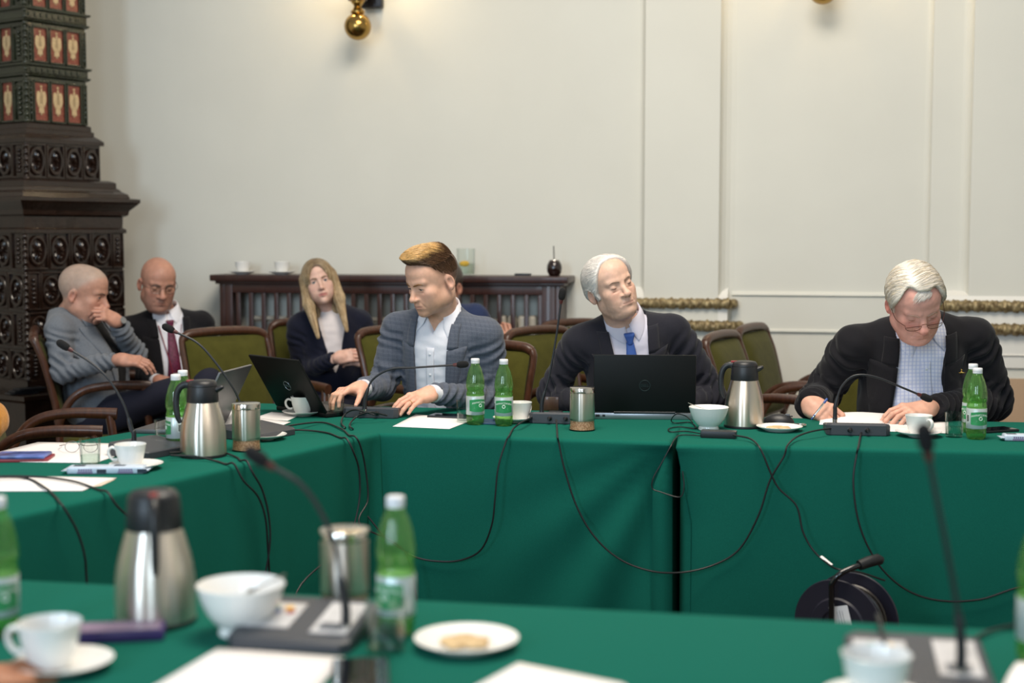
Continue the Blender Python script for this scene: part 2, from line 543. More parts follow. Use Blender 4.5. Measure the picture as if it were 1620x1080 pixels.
struct('trim_7', gold_moulding(uu(1492), b4 + 1.0, .13, z3, dg1 * 1.05, 5), 'gold', smooth=True)
struct('trim_8', gold_moulding(uu(1492), b4 + 1.02, .14, z4, dg2 * 1.02, 6), 'gold', smooth=True)
struct('trim_9', rail([(-.02, zz(599)), (.105, zz(599)), (.105, 0), (-.02, 0)], b1 - .005, b4 + 1.0), 'wall_tan')
# dado lines of the field between the pilasters
zf1, zf2 = wallpx(1300, 466)[1], wallpx(1300, 522)[1]
struct('trim_10', rail([(-.01, zf1 + .02), (.012, zf1 + .008), (.018, zf1 - .004), (.006, zf1 - .008), (.006, zf2 + .004), (.014, zf2), (.016, zf2 - .01), (-.01, zf2 - .012)], a3 - .01, b0 + .02), 'wall')
struct('baseboard_back', rail([(-.01, .14), (.018, .14), (.024, .12), (.024, 0), (-.01, 0)], UL, a0), 'wall_white')


# ------------------------------------------------------------------ radiator cover
def slats_cover():
    out = .22
    uL, zt = wallpx(347, 437, out); uR, _ = wallpx(887, 437, out)
    zt = (wallpx(335, 437, out)[1] + wallpx(899, 434, out)[1]) / 2
    b = WP((uL + uR) / 2, out / 2, 0)
    t = empty('radiator_cover', b, 0, 'dark cherry wood slatted radiator cover along the cream wall, cups on its top', 'radiator cover')
    rb = -ROOM

    def wb(u0, u1, o0, o1, z0, z1, bev=.004):
        c = WP((u0 + u1) / 2, (o0 + o1) / 2, (z0 + z1) / 2)
        return box(c, (u1 - u0, o1 - o0, z1 - z0), bev, rb)
    mk('top_board', join(wb(uL - .045, uR + .045, -.0, out + .035, zt - .036, zt, .008), wb(uL - .02, uR + .02, .005, out + .015, zt - .052, zt - .034, .004)), 'wood_dark', t, world=True)
    mk('side_panel', wb(uL, uL + .03, .005, out, 0, zt - .05), 'wood_dark', t, world=True)
    mk('side_panel', wb(uR - .03, uR, .005, out, 0, zt - .05), 'wood_dark', t, world=True)
    mk('corner_post', wb(uL + .03, uL + .075, out - .03, out + .004, 0, zt - .05), 'wood_dark', t, world=True)
    mk('corner_post', wb(uR - .10, uR - .03, out - .03, out + .004, 0, zt - .05), 'wood_dark', t, world=True)
    mk('rail', wb(uL + .03, uR - .03, out - .03, out, zt - .10, zt - .05), 'wood_dark', t, world=True)
    mk('rail', wb(uL + .03, uR - .03, out - .03, out, .10, .17), 'wood_dark', t, world=True)
    uA, uB = wallpx(376, 470, out)[0], wallpx(854, 470, out)[0]
    n = 24
    proto = None
    for i in range(n):
        u = uA + (uB - uA) * i / (n - 1)
        if proto is None:
            proto = mk('slat', wb(u - .012, u + .012, out - .022, out - .004, .16, zt - .095, .002), 'wood_dark', t, world=True)
            u00 = u
        else:
            c = clone(proto, t); c.location = tuple((u - u00) * E1)
    return zt, out, uL, uR


COVER_Z, COVER_OUT, CUL, CUR = slats_cover()

# the radiator that shows between the slats
t = empty('radiator', WP(wallpx(740, 500, .15)[0], .14, 0), 0, 'cream ribbed radiator behind the slatted wooden cover', 'radiator')
u = wallpx(795, 500, .10)[0]; uend = wallpx(880, 500, .15)[0]
ztr = wallpx(840, 500, .15)[1]
proto = None; u00 = u
M['radiator'] = mat('cream_enamel', '#C9C2B4', .4)
while u < uend:
    if proto is None:
        proto = mk('radiator_section', join(box(WP(u, .08, (ztr + .12) / 2), (.044, .09, ztr - .12), .018, -ROOM, 3)), 'radiator', t, world=True)
    else:
        c = clone(proto, t); c.location = tuple((u - u00) * E1)
    u += .055
mk('pipe', tube([WP(wallpx(395, 503, .06)[0], .06, wallpx(420, 503, .06)[1]), WP(uend, .06, wallpx(420, 503, .06)[1])], .013, 10), 'radiator', t, world=True)


# ------------------------------------------------------------------ wall sconces
def sconce(px, py_ball, label, rpx=20.5):
    out = .19
    u, zb = wallpx(px, py_ball, out)
    d = 8.0 if px < 900 else 7.5
    r = .073
    o = WP(u, out, 0)
    t = empty('wall_sconce', WP(u + .02, .03, zb - r), 0, label, 'wall lamp', 'brass wall sconces')
    z = zb
    mk('ball_finial', ball(o + np.array([0, 0, z]), r, 32, 20), 'brass', t, world=True)
    mk('stem', lathe([(.028, z + .062), (.038, z + .072), (.038, z + .080), (.030, z + .088), (.020, z + .105), (.026, z + .118), (.034, z + .124), (.034, z + .13), (.044, z + .134), (.044, z + .30), (.03, z + .34)], 24, o), 'brass', t, world=True)
    mk('collar', lathe([(.047, z + .136), (.052, z + .14), (.052, z + .21), (.046, z + .22), (.046, z + .136)], 24, o), 'black_iron', t, world=True)
    mk('bracket', join(box(WP(u + .02, .11, z + .20), (.05, .17, .06), .008, -ROOM), box(WP(u + .035, .03, z + .22), (.12, .05, .20), .01, -ROOM)), 'black_iron', t, world=True)
    # curved arms with candle lamps above the frame
    for s in (-1, 1):
        c = o + E1 * s * .17
        arm = mk('arm', tube(spline([o + ZV * (z + .25), o + E1 * s * .08 + ZV * (z + .20), c + ZV * (z + .26), c + ZV * (z + .33)], 6), .011, 10), 'brass', t, world=True)
        cup = mk('lamp_socket', lathe([(.012, z + .32), (.035, z + .34), (.038, z + .35), (.014, z + .355), (.014, z + .43), (0, z + .43)], 16, c), 'porcelain', t, world=True)
        bulb = mk('bulb', ball(c + ZV * (z + .465), (.022, .022, .04), 14, 10), 'bulb', t, world=True)
    for s in (-1, 1):
        l = bpy.data.lights.new('sconce_bulb', 'POINT'); l.energy = 14; l.color = (1, .74, .40); l.shadow_soft_size = .03
        lo = bpy.data.objects.new('sconce_bulb_light', l); COL.objects.link(lo)
        lo.location = tuple(o + E1 * s * .17 + ZV * (z + .465) - E2 * .0)
    return t


mb, nt_, bs_, N_, L_ = newmat('lit_bulb')
bs_.inputs['Emission Color'].default_value = (1, .8, .5, 1); bs_.inputs['Emission Strength'].default_value = 12
M['bulb'] = mb
sconce(566, 42, 'brass ball finial wall sconce above the slatted radiator cover')
sconce(1302, -16, 'brass wall sconce at the top edge, between the two pilasters')


# ------------------------------------------------------------------ tiled stove
def stove():
    ph = math.radians(55)
    es = np.array([math.cos(ph), math.sin(ph), 0]); et = np.array([-math.sin(ph), math.cos(ph), 0])
    C = np.array([-.342 * 7.2, 7.2, 0.]); L1 = .642; L0 = .77
    t = empty('tiled_stove', C + es * .3 + et * .4, 0, 'tall tiled stove in the corner, dark brown below and green with red eagle tiles above', 'stove')
    zp = lambda py, d=7.45: CAMZ + (370 - py) / FPX * d

    def ring(o, z):
        return [C + o * es + o * et + z * ZV, C + (L1 - o) * es + o * et + z * ZV, C + (L1 - o) * es + (L0 - o) * et + z * ZV, C + o * es + (L0 - o) * et + z * ZV]

    def stack(levels):
        """levels of (inset, z)"""
        V, F = [], []
        for i, (o, z) in enumerate(levels):
            V += ring(o, z)
            if i:
                for k in range(4):
                    F.append([(i - 1) * 4 + k, (i - 1) * 4 + (k + 1) % 4, i * 4 + (k + 1) % 4, i * 4 + k])
        F.append([3, 2, 1, 0]); n = len(levels) - 1
        F.append([n * 4 + k for k in range(4)])
        return (np.array(V), F)
    # masonry body in sections
    mk('plinth', stack([(-.08, 0), (-.08, .56), (-.095, .575), (-.095, .597), (-.085, .603), (-.012, .606), (-.012, zp(596))]), 'stove_brown', t, False, True)
    mk('lower_body', stack([(.012, zp(600)), (.012, zp(365))]), 'stove_brown', t, False, True)
    mk('main_cornice', stack([(-.004, zp(369)), (-.004, zp(363)), (.010, zp(360)), (.008, zp(343)), (-.012, zp(340)), (-.016, zp(333)), (-.05, zp(322)), (-.058, zp(319)), (-.058, zp(314)), (-.02, zp(312)), (-.012, zp(306)), (.01, zp(302)), (.02, zp(298)), (.03, zp(296)), (.03, zp(288)), (.04, zp(286)), (.06, zp(284))]), 'stove_brown', t, False, True)
    mk('middle_body', stack([(.088, zp(288)), (.088, zp(220))]), 'stove_brown', t, False, True)
    mk('upper_ledge', stack([(.072, zp(228)), (.072, zp(222)), (.09, zp(217)), (.108, zp(213)), (.108, zp(207)), (.118, zp(205)), (.118, zp(198)), (.128, zp(196))]), 'stove_brown', t, False, True)
    mk('upper_body', stack([(.134, zp(200)), (.134, 3.6)]), 'stove_green', t, False, True)
    for y0, y1, k in ((126, 104, 0), (42, 18, 1), (-38, -62, 2)):
        mk('green_moulding', stack([(.132, zp(y0)), (.120, zp(y0 - 2)), (.114, zp(y0 - 5)), (.126, zp(y0 - 7)), (.126, zp(y1 + 6)), (.112, zp(y1 + 4)), (.110, zp(y1 + 1)), (.13, zp(y1))]), 'stove_green', t, False, True)
        zc = (zp(y0 - 7) + zp(y1 + 6)) / 2
        proto = None
        for i in range(9):
            s = .16 + i * .037
            p = C + es * s + et * .126 + ZV * zc
            if proto is None:
                proto = mk('bead_tile', box(p, (.024, .010, .024), .004, ph), 'stove_green', t, False, True); p0 = p
            else:
                c = clone(proto, t); c.location = tuple(p - p0)

    # one face at a time: (origin, along, outward normal)
    def face(o, which):
        if which == 1: return C + o * es + o * et, es, -et, L1 - 2 * o
        return C + o * es + o * et, et, -es, L0 - 2 * o

    def rosette(w, h):
        """square tile: raised border, ring and fluted shell hollow, in a frame x right, y up, z out"""
        b = .009
        fr = [box((0, h / 2 - b / 2, .006), (w, b, .014), .002), box((0, -h / 2 + b / 2, .006), (w, b, .014), .002),
              box((w / 2 - b / 2, 0, .006), (b, h - b, .014), .002), box((-w / 2 + b / 2, 0, .006), (b, h - b, .014), .002)]
        R = min(w, h) * .36
        tv = torus(R, .0075, 24, 8); tv = (tv[0] * np.array([1, h / w, 1]) + np.array([0, 0, .008]), tv[1])
        V, F = [], []
        na, nr = 32, 6
        for i in range(nr):
            rr = R * i / (nr - 1)
            for k in range(na):
                a = 2 * PI * k / na
                z = -.002 + .014 * (1 - (rr / R) ** 2) * (.55 + .45 * math.cos(8 * a)) * (0.3 if i == 0 else 1)
                V.append((rr * math.cos(a), rr * math.sin(a) * h / w, z))
        for i in range(nr - 1):
            for k in range(na):
                k2 = (k + 1) % na
                F.append([i * na + k, i * na + k2, (i + 1) * na + k2, (i + 1) * na + k])
        bx = box((0, -R * .45, .008), (R * .5, R * .35, .02), .008)
        return join(*fr, tv, (np.array(V), F), ball((0, -R * .5 * h / w, .012), (R * .22, R * .2, .014), 12, 8))

    def pilaster_tile(w, h):
        b = .008
        return join(box((0, 0, .002), (w, h, .008), .002), box((0, h / 2 - b / 2, .008), (w, b, .016), .002), box((0, -h / 2 + b / 2, .008), (w, b, .016), .002),
                    box((-w / 2 + b / 2, 0, .008), (b, h, .014), .002), box((w / 2 - b / 2, 0, .008), (b, h, .014), .002),
                    *[ball((0, -h * .3 + h * .6 * i / 5, .010), (w * .16, h * .055, .010), 10, 6) for i in range(6)])

    def eagle_poly():
        wing = [(.02, .30), (.10, .36), (.20, .40), (.30, .38), (.36, .28), (.38, .12), (.37, -.05), (.33, -.02), (.31, -.16), (.27, -.10), (.24, -.24), (.20, -.16), (.16, -.28), (.13, -.16), (.09, -.10), (.02, -.08)]
        body = [(-.02, .34), (-.10, .20), (-.11, 0), (-.09, -.18), (0, -.26), (.09, -.18), (.11, 0), (.10, .20), (.02, .34)]
        head = [(-.05, .30), (-.04, .46), (.0, .52), (.05, .50), (.07, .45), (.12, .42), (.06, .40), (.05, .30)]
        tail = [(0, -.18), (-.07, -.28), (-.13, -.44), (-.07, -.42), (-.05, -.54), (0, -.46), (.05, -.54), (.07, -.42), (.13, -.44), (.07, -.28)]
        crown = [(-.06, .54), (-.07, .62), (-.02, .58), (0.01, .64), (.04, .58), (.09, .62), (.07, .54)]
        leg = [(.10, -.16), (.20, -.34), (.17, -.40), (.24, -.42), (.14, -.46), (.10, -.36), (.05, -.22)]
        mir = lambda p: [(-x, y) for x, y in p][::-1]
        return [wing[::-1], mir(wing)[::-1], body, head[::-1], tail, crown[::-1], leg[::-1], mir(leg)[::-1]]

    def place(vf, org, al, nrm, s, z, lift=0.):
        Mx = np.eye(4); Mx[:3, 0] = al; Mx[:3, 1] = ZV; Mx[:3, 2] = nrm; Mx[:3, 3] = org + al * s + ZV * z + nrm * lift
        return xf(vf, Mx)

    def tiles(which, o, ztop, zbot, cells, m, kind):
        org, al, nrm, L = face(o, which)
        h = ztop - zbot - .006
        protos = {}
        s = .0
        for wd, k in cells:
            w = wd - .005; sc = s + wd / 2; zc = (ztop + zbot) / 2
            key = (round(w, 4), k)
            if key in protos:
                p, s0 = protos[key]; c = clone(p, t); c.location = tuple(al * (sc - s0))
            else:
                if k == 'r': ob = mk('rosette_tile', place(rosette(w, h), org, al, nrm, sc, zc), m, t, True, True)
                elif k == 'p': ob = mk('pilaster_tile', place(pilaster_tile(w, h), org, al, nrm, sc, zc), m, t, True, True)
                elif k == 'e':
                    b = .009
                    ob = mk('eagle_tile', place(join(box((0, h / 2 - b / 2, .007), (w, b, .016), .003), box((0, -h / 2 + b / 2, .007), (w, b, .016), .003), box((w / 2 - b / 2, 0, .007), (b, h, .016), .003), box((-w / 2 + b / 2, 0, .007), (b, h, .016), .003)), org, al, nrm, sc, zc), 'stove_green', t, True, True)
                    mk('red_panel', place(box((0, 0, .001), (w - 2 * b, h - 2 * b, .008), .001), org, al, nrm, sc, zc), 'stove_red', ob, False, True)
                    ps = []
                    for q in eagle_poly():
                        ps.append(prism([(x * w * .80, y * h * .62) for x, y in q], .005, .004))
                    mk('white_eagle', place(join(*ps), org, al, nrm, sc, zc), 'eagle', ob, False, True)
                protos[key] = (ob, sc)
            s += wd
    # lower body, both visible faces
    rows = [(366, 426), (428, 488), (490, 545), (547, 598)]
    for i, (ya, yb) in enumerate(rows):
        if i % 2 == 0: c1 = [(.135, 'r')] * 4 + [(.078, 'p')]
        else: c1 = [(.078, 'p')] + [(.135, 'r')] * 4
        tiles(1, .012, zp(ya), zp(yb), c1, 'stove_brown', 'lower')
        c0 = ([(.10, 'p')] + [(.135, 'r')] * 5) if i % 2 == 0 else ([(.135, 'r')] * 5 + [(.10, 'p')])
        tiles(0, .012, zp(ya), zp(yb), c0, 'stove_brown', 'lower')
    tiles(1, .088, zp(229), zp(284), [(.1145, 'r')] * 4, 'stove_brown', 'mid')
    tiles(0, .088, zp(229), zp(284), [(.10, 'p')] + [(.13, 'r')] * 4, 'stove_brown', 'mid')
    for ya, yb in ((130, 196), (46, 104), (-36, 20)):
        tiles(1, .134, zp(ya), zp(yb), [(.032, 'p')] + [(.103, 'e')] * 3 + [(.032, 'p')], 'stove_green', 'up')
        tiles(0, .134, zp(ya), zp(yb), [(.09, 'p')] + [(.11, 'e')] * 4, 'stove_green', 'up')
    # rope beading at the corner
    for o, z0, z1, m in ((.008, zp(600), zp(366), 'stove_brown'), (.084, zp(286), zp(224), 'stove_brown'), (.130, zp(198), 3.4, 'stove_green')):
        n = int((z1 - z0) / .005); zs = np.linspace(z0, z1, n)
        cc = C + o * es + o * et
        mk('corner_bead', tube([cc + ZV * z for z in zs], [.011 + .004 * math.sin(z * 190) for z in zs], 10), m, t, True, True, auto=0)


stove()

_q = np.array([-2.485, 7.17, 0.])
single('folded_folder', join(*[box((_q[0] + .02 * i, _q[1], .6085 + .011 * i), (.15, .07, .009), .003, .75 + .05 * i) for i in range(3)]), 'black_plastic', 'glossy dark folder lying on the ledge of the stove', 'folder')


# ------------------------------------------------------------------ cloth-covered conference tables
def cloth_mesh(corners, zt, foldf, rc=.015, zb=.004, ds=.02):
    """corners counter-clockwise; the sheet covers the top, rounds the edge and hangs to the floor"""
    P = [np.array(c[:2], float) for c in corners]
    pts, nrm, tag_ = [], [], []
    n = len(P)
    for i in range(n):
        a, b, c = P[i - 1], P[i], P[(i + 1) % n]
        d1 = (b - a) / np.linalg.norm(b - a); d2 = (c - b) / np.linalg.norm(c - b)
        n1 = np.array([d1[1], -d1[0]]); n2 = np.array([d2[1], -d2[0]])
        for k in range(7):
            tt = k / 6; nn = n1 * (1 - tt) + n2 * tt; nn /= np.linalg.norm(nn)
            pts.append(b - (n1 + n2) * rc + nn * rc); nrm.append(nn); tag_.append((i, -1.))
        L = np.linalg.norm(c - b); m = max(2, int(L / ds))
        for k in range(1, m):
            s = k / m
            pts.append(b + (c - b) * s * 1.0 - n2 * 0 if False else b + d2 * (rc + (L - 2 * rc) * s)); nrm.append(n2); tag_.append((i, s * L))
    pts = np.array(pts); nrm = np.array(nrm); N = len(pts)
    er = .014
    prof = [(-er, 0)] + [(-er + er * math.sin(a), -(er - er * math.cos(a))) for a in np.linspace(.3, PI / 2, 5)]
    zs = np.concatenate([np.linspace(er + .012, .10, 5), np.linspace(.13, zt - zb, 22)])
    V = []
    for o, dz in prof:
        V += [(p[0] + q[0] * o, p[1] + q[1] * o, zt + dz) for p, q in zip(pts, nrm)]
    for z in zs:
        for p, q, g in zip(pts, nrm, tag_):
            f = foldf(g[0], g[1], z)
            V.append((p[0] + q[0] * f, p[1] + q[1] * f, zt - z))
    R = len(prof) + len(zs); F = []
    for r in range(R - 1):
        for k in range(N):
            k2 = (k + 1) % N
            F.append([r * N + k, (r + 1) * N + k, (r + 1) * N + k2, r * N + k2])
    F.append(list(range(N)))
    return (np.array(V), F)


def conference_table(corners, zt, label, foldf, mname='cloth'):
    P = np.array([list(c[:2]) for c in corners], float); ce = P.mean(0)
    t = empty('conference_table', (ce[0], ce[1], 0), 0, label, 'table', 'cloth-covered conference tables')
    mk('tablecloth', cloth_mesh(corners, zt, foldf), mname, t, True, True, auto=0)
    ins = [ce + (p - ce) * .90 for p in P]
    mk('table_top', prism([tuple(p) for p in ins], .025, zt - .031), 'wood_chair', t, False, True)
    for p in P:
        q = ce + (p - ce) * .76
        mk('leg', box((q[0], q[1], (zt - .03) / 2), (.05, .05, zt - .03), .005), 'wood_chair', t, False, True)
    return t


def unit(deg):
    a = math.radians(deg); return np.array([math.cos(a), math.sin(a)])


PA = T(1062, 699)[:2]; dA = unit(180 - 12); nA = np.array([dA[1], -dA[0]])     # front edge of the row runs left; nA points away from camera
nA = np.array([math.sin(math.radians(12)), math.cos(math.radians(12))])
A_cor = [PA + dA * 1.72, PA, PA + nA * .72, PA + dA * 1.72 + nA * .72]
PB = T(1069, 703)[:2]; dB = unit(-8); nB = np.array([math.sin(math.radians(8)), math.cos(math.radians(8))])
B_cor = [PB, PB + dB * 1.75, PB + dB * 1.75 + nB * .72, PB + nB * .72]


def foldA(i, s, z):
    w = min(1, z / .6)
    if i == 0 and s >= 0:                              # front side, s from the left end
        L = 1.72; q = L - s                            # distance from the right corner
        f = .006 * w * math.sin(s * 9) + .004 * w * math.sin(s * 23 + 1)
        k = math.exp(-((q - .02) / .42) ** 2)
        ang = math.atan2(q + .02, z + .02)             # rays that leave the corner
        f += .026 * k * w * (math.sin(ang * 15 + .6)) * min(1, q / .05) - .07 * min(1, z / .15) * math.exp(-q / .09)
        f += .012 * w * math.exp(-((s - .45) / .10) ** 2)
        return f
    return (.01 * w * math.sin(s * 14)) if s >= 0 else -.06 * min(1, z / .15)


def foldB(i, s, z):
    w = min(1, z / .6)
    if i == 0 and s >= 0:
        return .006 * w * math.sin(s * 7 + 1) + .004 * w * math.sin(s * 17) - .045 * min(1, z / .25) * math.exp(-s / .06)
    if i == 3: return -.05 * min(1, z / .25)
    if i == 0 and s < 0: return -.05 * min(1, z / .25)
    return .01 * w * math.sin(s * 14 + 2) if s >= 0 else .035 * w ** 2


conference_table(A_cor, .75, 'green-clothed table in the far row with the two open laptops', foldA)
conference_table(B_cor, .75, 'green-clothed table at the right of the far row, cable reel at its foot', foldB)

ZL = .752
LI0 = T(604, 683, ZL)[:2]
LI1 = T(19, 815, ZL)[:2]
dL = (LI1 - LI0) / np.linalg.norm(LI1 - LI0)
nL = np.array([dL[1], -dL[0]])
if nL[0] > 0: nL = -nL
LI0 = LI0 - nA * .012
wL = .76
LO0 = LI0 + dA * (wL / abs(np.dot(dA, nL)))
L_cor = [LO0, LO0 + dL * (2.5 - np.dot(LO0 - LI0, dL)), LI0 + dL * 2.5, LI0]


def foldL(i, s, z):
    w = min(1, z / .6)
    if s < 0: return .02 * w if i == 3 else 0
    if i == 2:
        q = 2.5 - s
        return .006 * w * math.sin(s * 12) + .005 * w * math.sin(s * 29 + 1) + .012 * w * math.sin(s * 37) * math.exp(-q / .3) - .04 * w * math.exp(-q / .12)
    return .006 * w * math.sin(s * 13)


conference_table(L_cor, ZL, 'green-clothed table running along the left side under the steel thermos', foldL)

F0, F1 = T(150, 921)[:2], T(1500, 989)[:2]
dF = (F1 - F0) / np.linalg.norm(F1 - F0); nF = np.array([dF[1], -dF[0]])
if nF[1] > 0: nF = -nF
F_cor = [F0 - dF * 1.3 + nF * .95, F1 + dF * .9 + nF * .95, F1 + dF * .9, F0 - dF * 1.3]
conference_table(F_cor, .75, 'green-clothed table nearest to the camera, out of focus', lambda i, s, z: .008 * min(1, z / .6) * math.sin(s * 13) if s >= 0 else 0.)


# ------------------------------------------------------------------ armchairs
def chair_proto():
    t = empty('armchair')
    W = .235
    for s in (-1, 1):
        # rear leg and back post in one bent piece, ending in a scroll
        pts = spline([(s * .20, .30, 0), (s * .205, .255, .22), (s * .215, .225, .45), (s * .225, .235, .62), (s * .235, .285, .84), (s * .236, .318, .935), (s * .226, .332, .972), (s * .200, .338, .992)], 6)
        n = len(pts); r = np.interp(np.linspace(0, 1, n), [0, .3, .75, .9, 1], [.015, .018, .017, .024, .022])
        mk('back_post', tube(pts, r, 10, .85), 'wood_chair', t)
        arm = spline([(s * .222, .235, .50), (s * .245, .215, .58), (s * .268, .165, .675), (s * .278, .09, .725), (s * .282, -.02, .742), (s * .282, -.14, .740), (s * .279, -.215, .735)], 6)
        mk('armrest', tube(arm, np.interp(np.linspace(0, 1, len(arm)), [0, .5, 1], [.017, .021, .026]), 10, .75), 'wood_chair', t)
        mk('front_leg', tube(spline([(s * .235, -.215, 0), (s * .24, -.215, .25), (s * .248, -.21, .45), (s * .268, -.20, .62), (s * .279, -.185, .728)], 5), [.014] * 5 + [.018] * 5 + [.019] * 11, 10), 'wood_chair', t)
    top = spline([(-.222, .334, .978), (-.17, .336, .998), (0, .336, 1.006), (.17, .336, .998), (.222, .334, .978)], 6)
    mk('top_rail', tube(top, .023, 10, 1.0, up=(0, .25, 1)), 'wood_chair', t)
    mk('cross_rail', tube([(-.215, .232, .56), (.215, .232, .56)], .018, 8), 'wood_chair', t)
    # padded back between the posts
    nu, nv = 15, 15
    V, F = [], []
    def backpt(u, v):
        z = .55 + v * .43
        y = np.interp(z, [.45, .62, .84, .955, 1.0], [.225, .235, .285, .325, .345])
        return u * .218, y, z
    for side in (-1, 1):
        for j in range(nv):
            for i in range(nu):
                u = -1 + 2 * i / (nu - 1); v = j / (nv - 1)
                x, y, z = backpt(u, v)
                e = (1 - abs(u) ** 6) * (1 - abs(2 * v - 1) ** 8)
                V.append((x, y + (-.010 - .028 * e if side < 0 else .010 + .010 * e), z))
    nn = nu * nv
    for j in range(nv - 1):
        for i in range(nu - 1):
            a = j * nu + i
            F.append([a, a + 1, a + nu + 1, a + nu]); F.append([nn + a, nn + a + nu, nn + a + nu + 1, nn + a + 1])
    loop = [i for i in range(nu)] + [j * nu + nu - 1 for j in range(1, nv)] + [(nv - 1) * nu + i for i in range(nu - 2, -1, -1)] + [j * nu for j in range(nv - 2, 0, -1)]
    for k in range(len(loop)):
        a, b = loop[k], loop[(k + 1) % len(loop)]
        F.append([a, nn + a, nn + b, b])
    mk('back_cushion', (np.array(V), F), 'velvet', t)
    # seat
    fr = prism([(-.235, -.235), (.235, -.235), (.25, -.1), (.215, .235), (-.215, .235), (-.25, -.1)], .065, .375)
    mk('seat_frame', fr, 'wood_chair', t, False)
    nu = 17; V = []; F = []
    for j in range(nu):
        for i in range(nu):
            u = -1 + 2 * i / (nu - 1); v = -1 + 2 * j / (nu - 1)
            e = (1 - abs(u) ** 6) * (1 - abs(v) ** 6)
            V.append((u * (.238 - .018 * (v + 1) / 2), v * .228, .440 + .045 * e ** .6))
    for j in range(nu - 1):
        for i in range(nu - 1):
            a = j * nu + i; F.append([a, a + 1, a + nu + 1, a + nu])
    F.append([j * nu for j in range(nu)] + [(nu - 1) * nu + i for i in range(1, nu)] + [j * nu + nu - 1 for j in range(nu - 2, -1, -1)] + [i for i in range(nu - 2, 0, -1)])
    mk('seat_cushion', (np.array(V), F), 'velvet', t)
    return t


CHAIR = chair_proto()
chair_used = [False]


def chair(x, y, psi, label, group='olive velvet bentwood armchairs'):
    o = CHAIR if not chair_used[0] else clone(CHAIR)
    chair_used[0] = True
    o.location = (x, y, 0); o.rotation_euler = (0, 0, math.radians(psi)); o.scale = (.945, .945, .945)
    tag(o, label, 'chair', group)
    return o


chair(-1.98, 6.88, 107, 'bentwood armchair under the man in the light grey blazer')
chair(-1.73, 5.34, 100, 'empty bentwood armchair at the left edge whose arm meets the left table')
chair(-1.18, 6.52, 38, 'empty olive armchair behind the grey laptop, below the slatted cover')
chair(-1.80, 7.30, 22, 'armchair under the bald man with the purple tie')
chair(-.93, 7.28, 28, 'armchair under the blonde woman in navy')
chair(-.36, 6.70, 46, 'olive armchair just left of the young man, behind his shoulder')
chair(-.25, 5.68, -28, 'olive armchair under the young man in the grey check blazer')
chair(.35, 6.62, 46, 'empty olive armchair behind the upright microphone')
chair(.52, 7.18, 40, 'empty armchair mostly hidden behind the man with closed eyes')
chair(.53, 5.60, -4, 'armchair under the man with closed eyes')
chair(1.24, 6.36, 62, 'empty olive armchair right behind the right steel thermos')
chair(1.47, 6.90, 62, 'empty olive armchair farther back between the two white-haired men')
chair(1.52, 5.42, 4, 'armchair under the white-haired man who writes')
chair(-.30, 7.22, 8, 'armchair under the man hidden behind the young man')

# ================================================================== THINGS ON THE TABLES
YAW = -ROOM


def on(px, py, z=.75):
    return T(px, py, z)


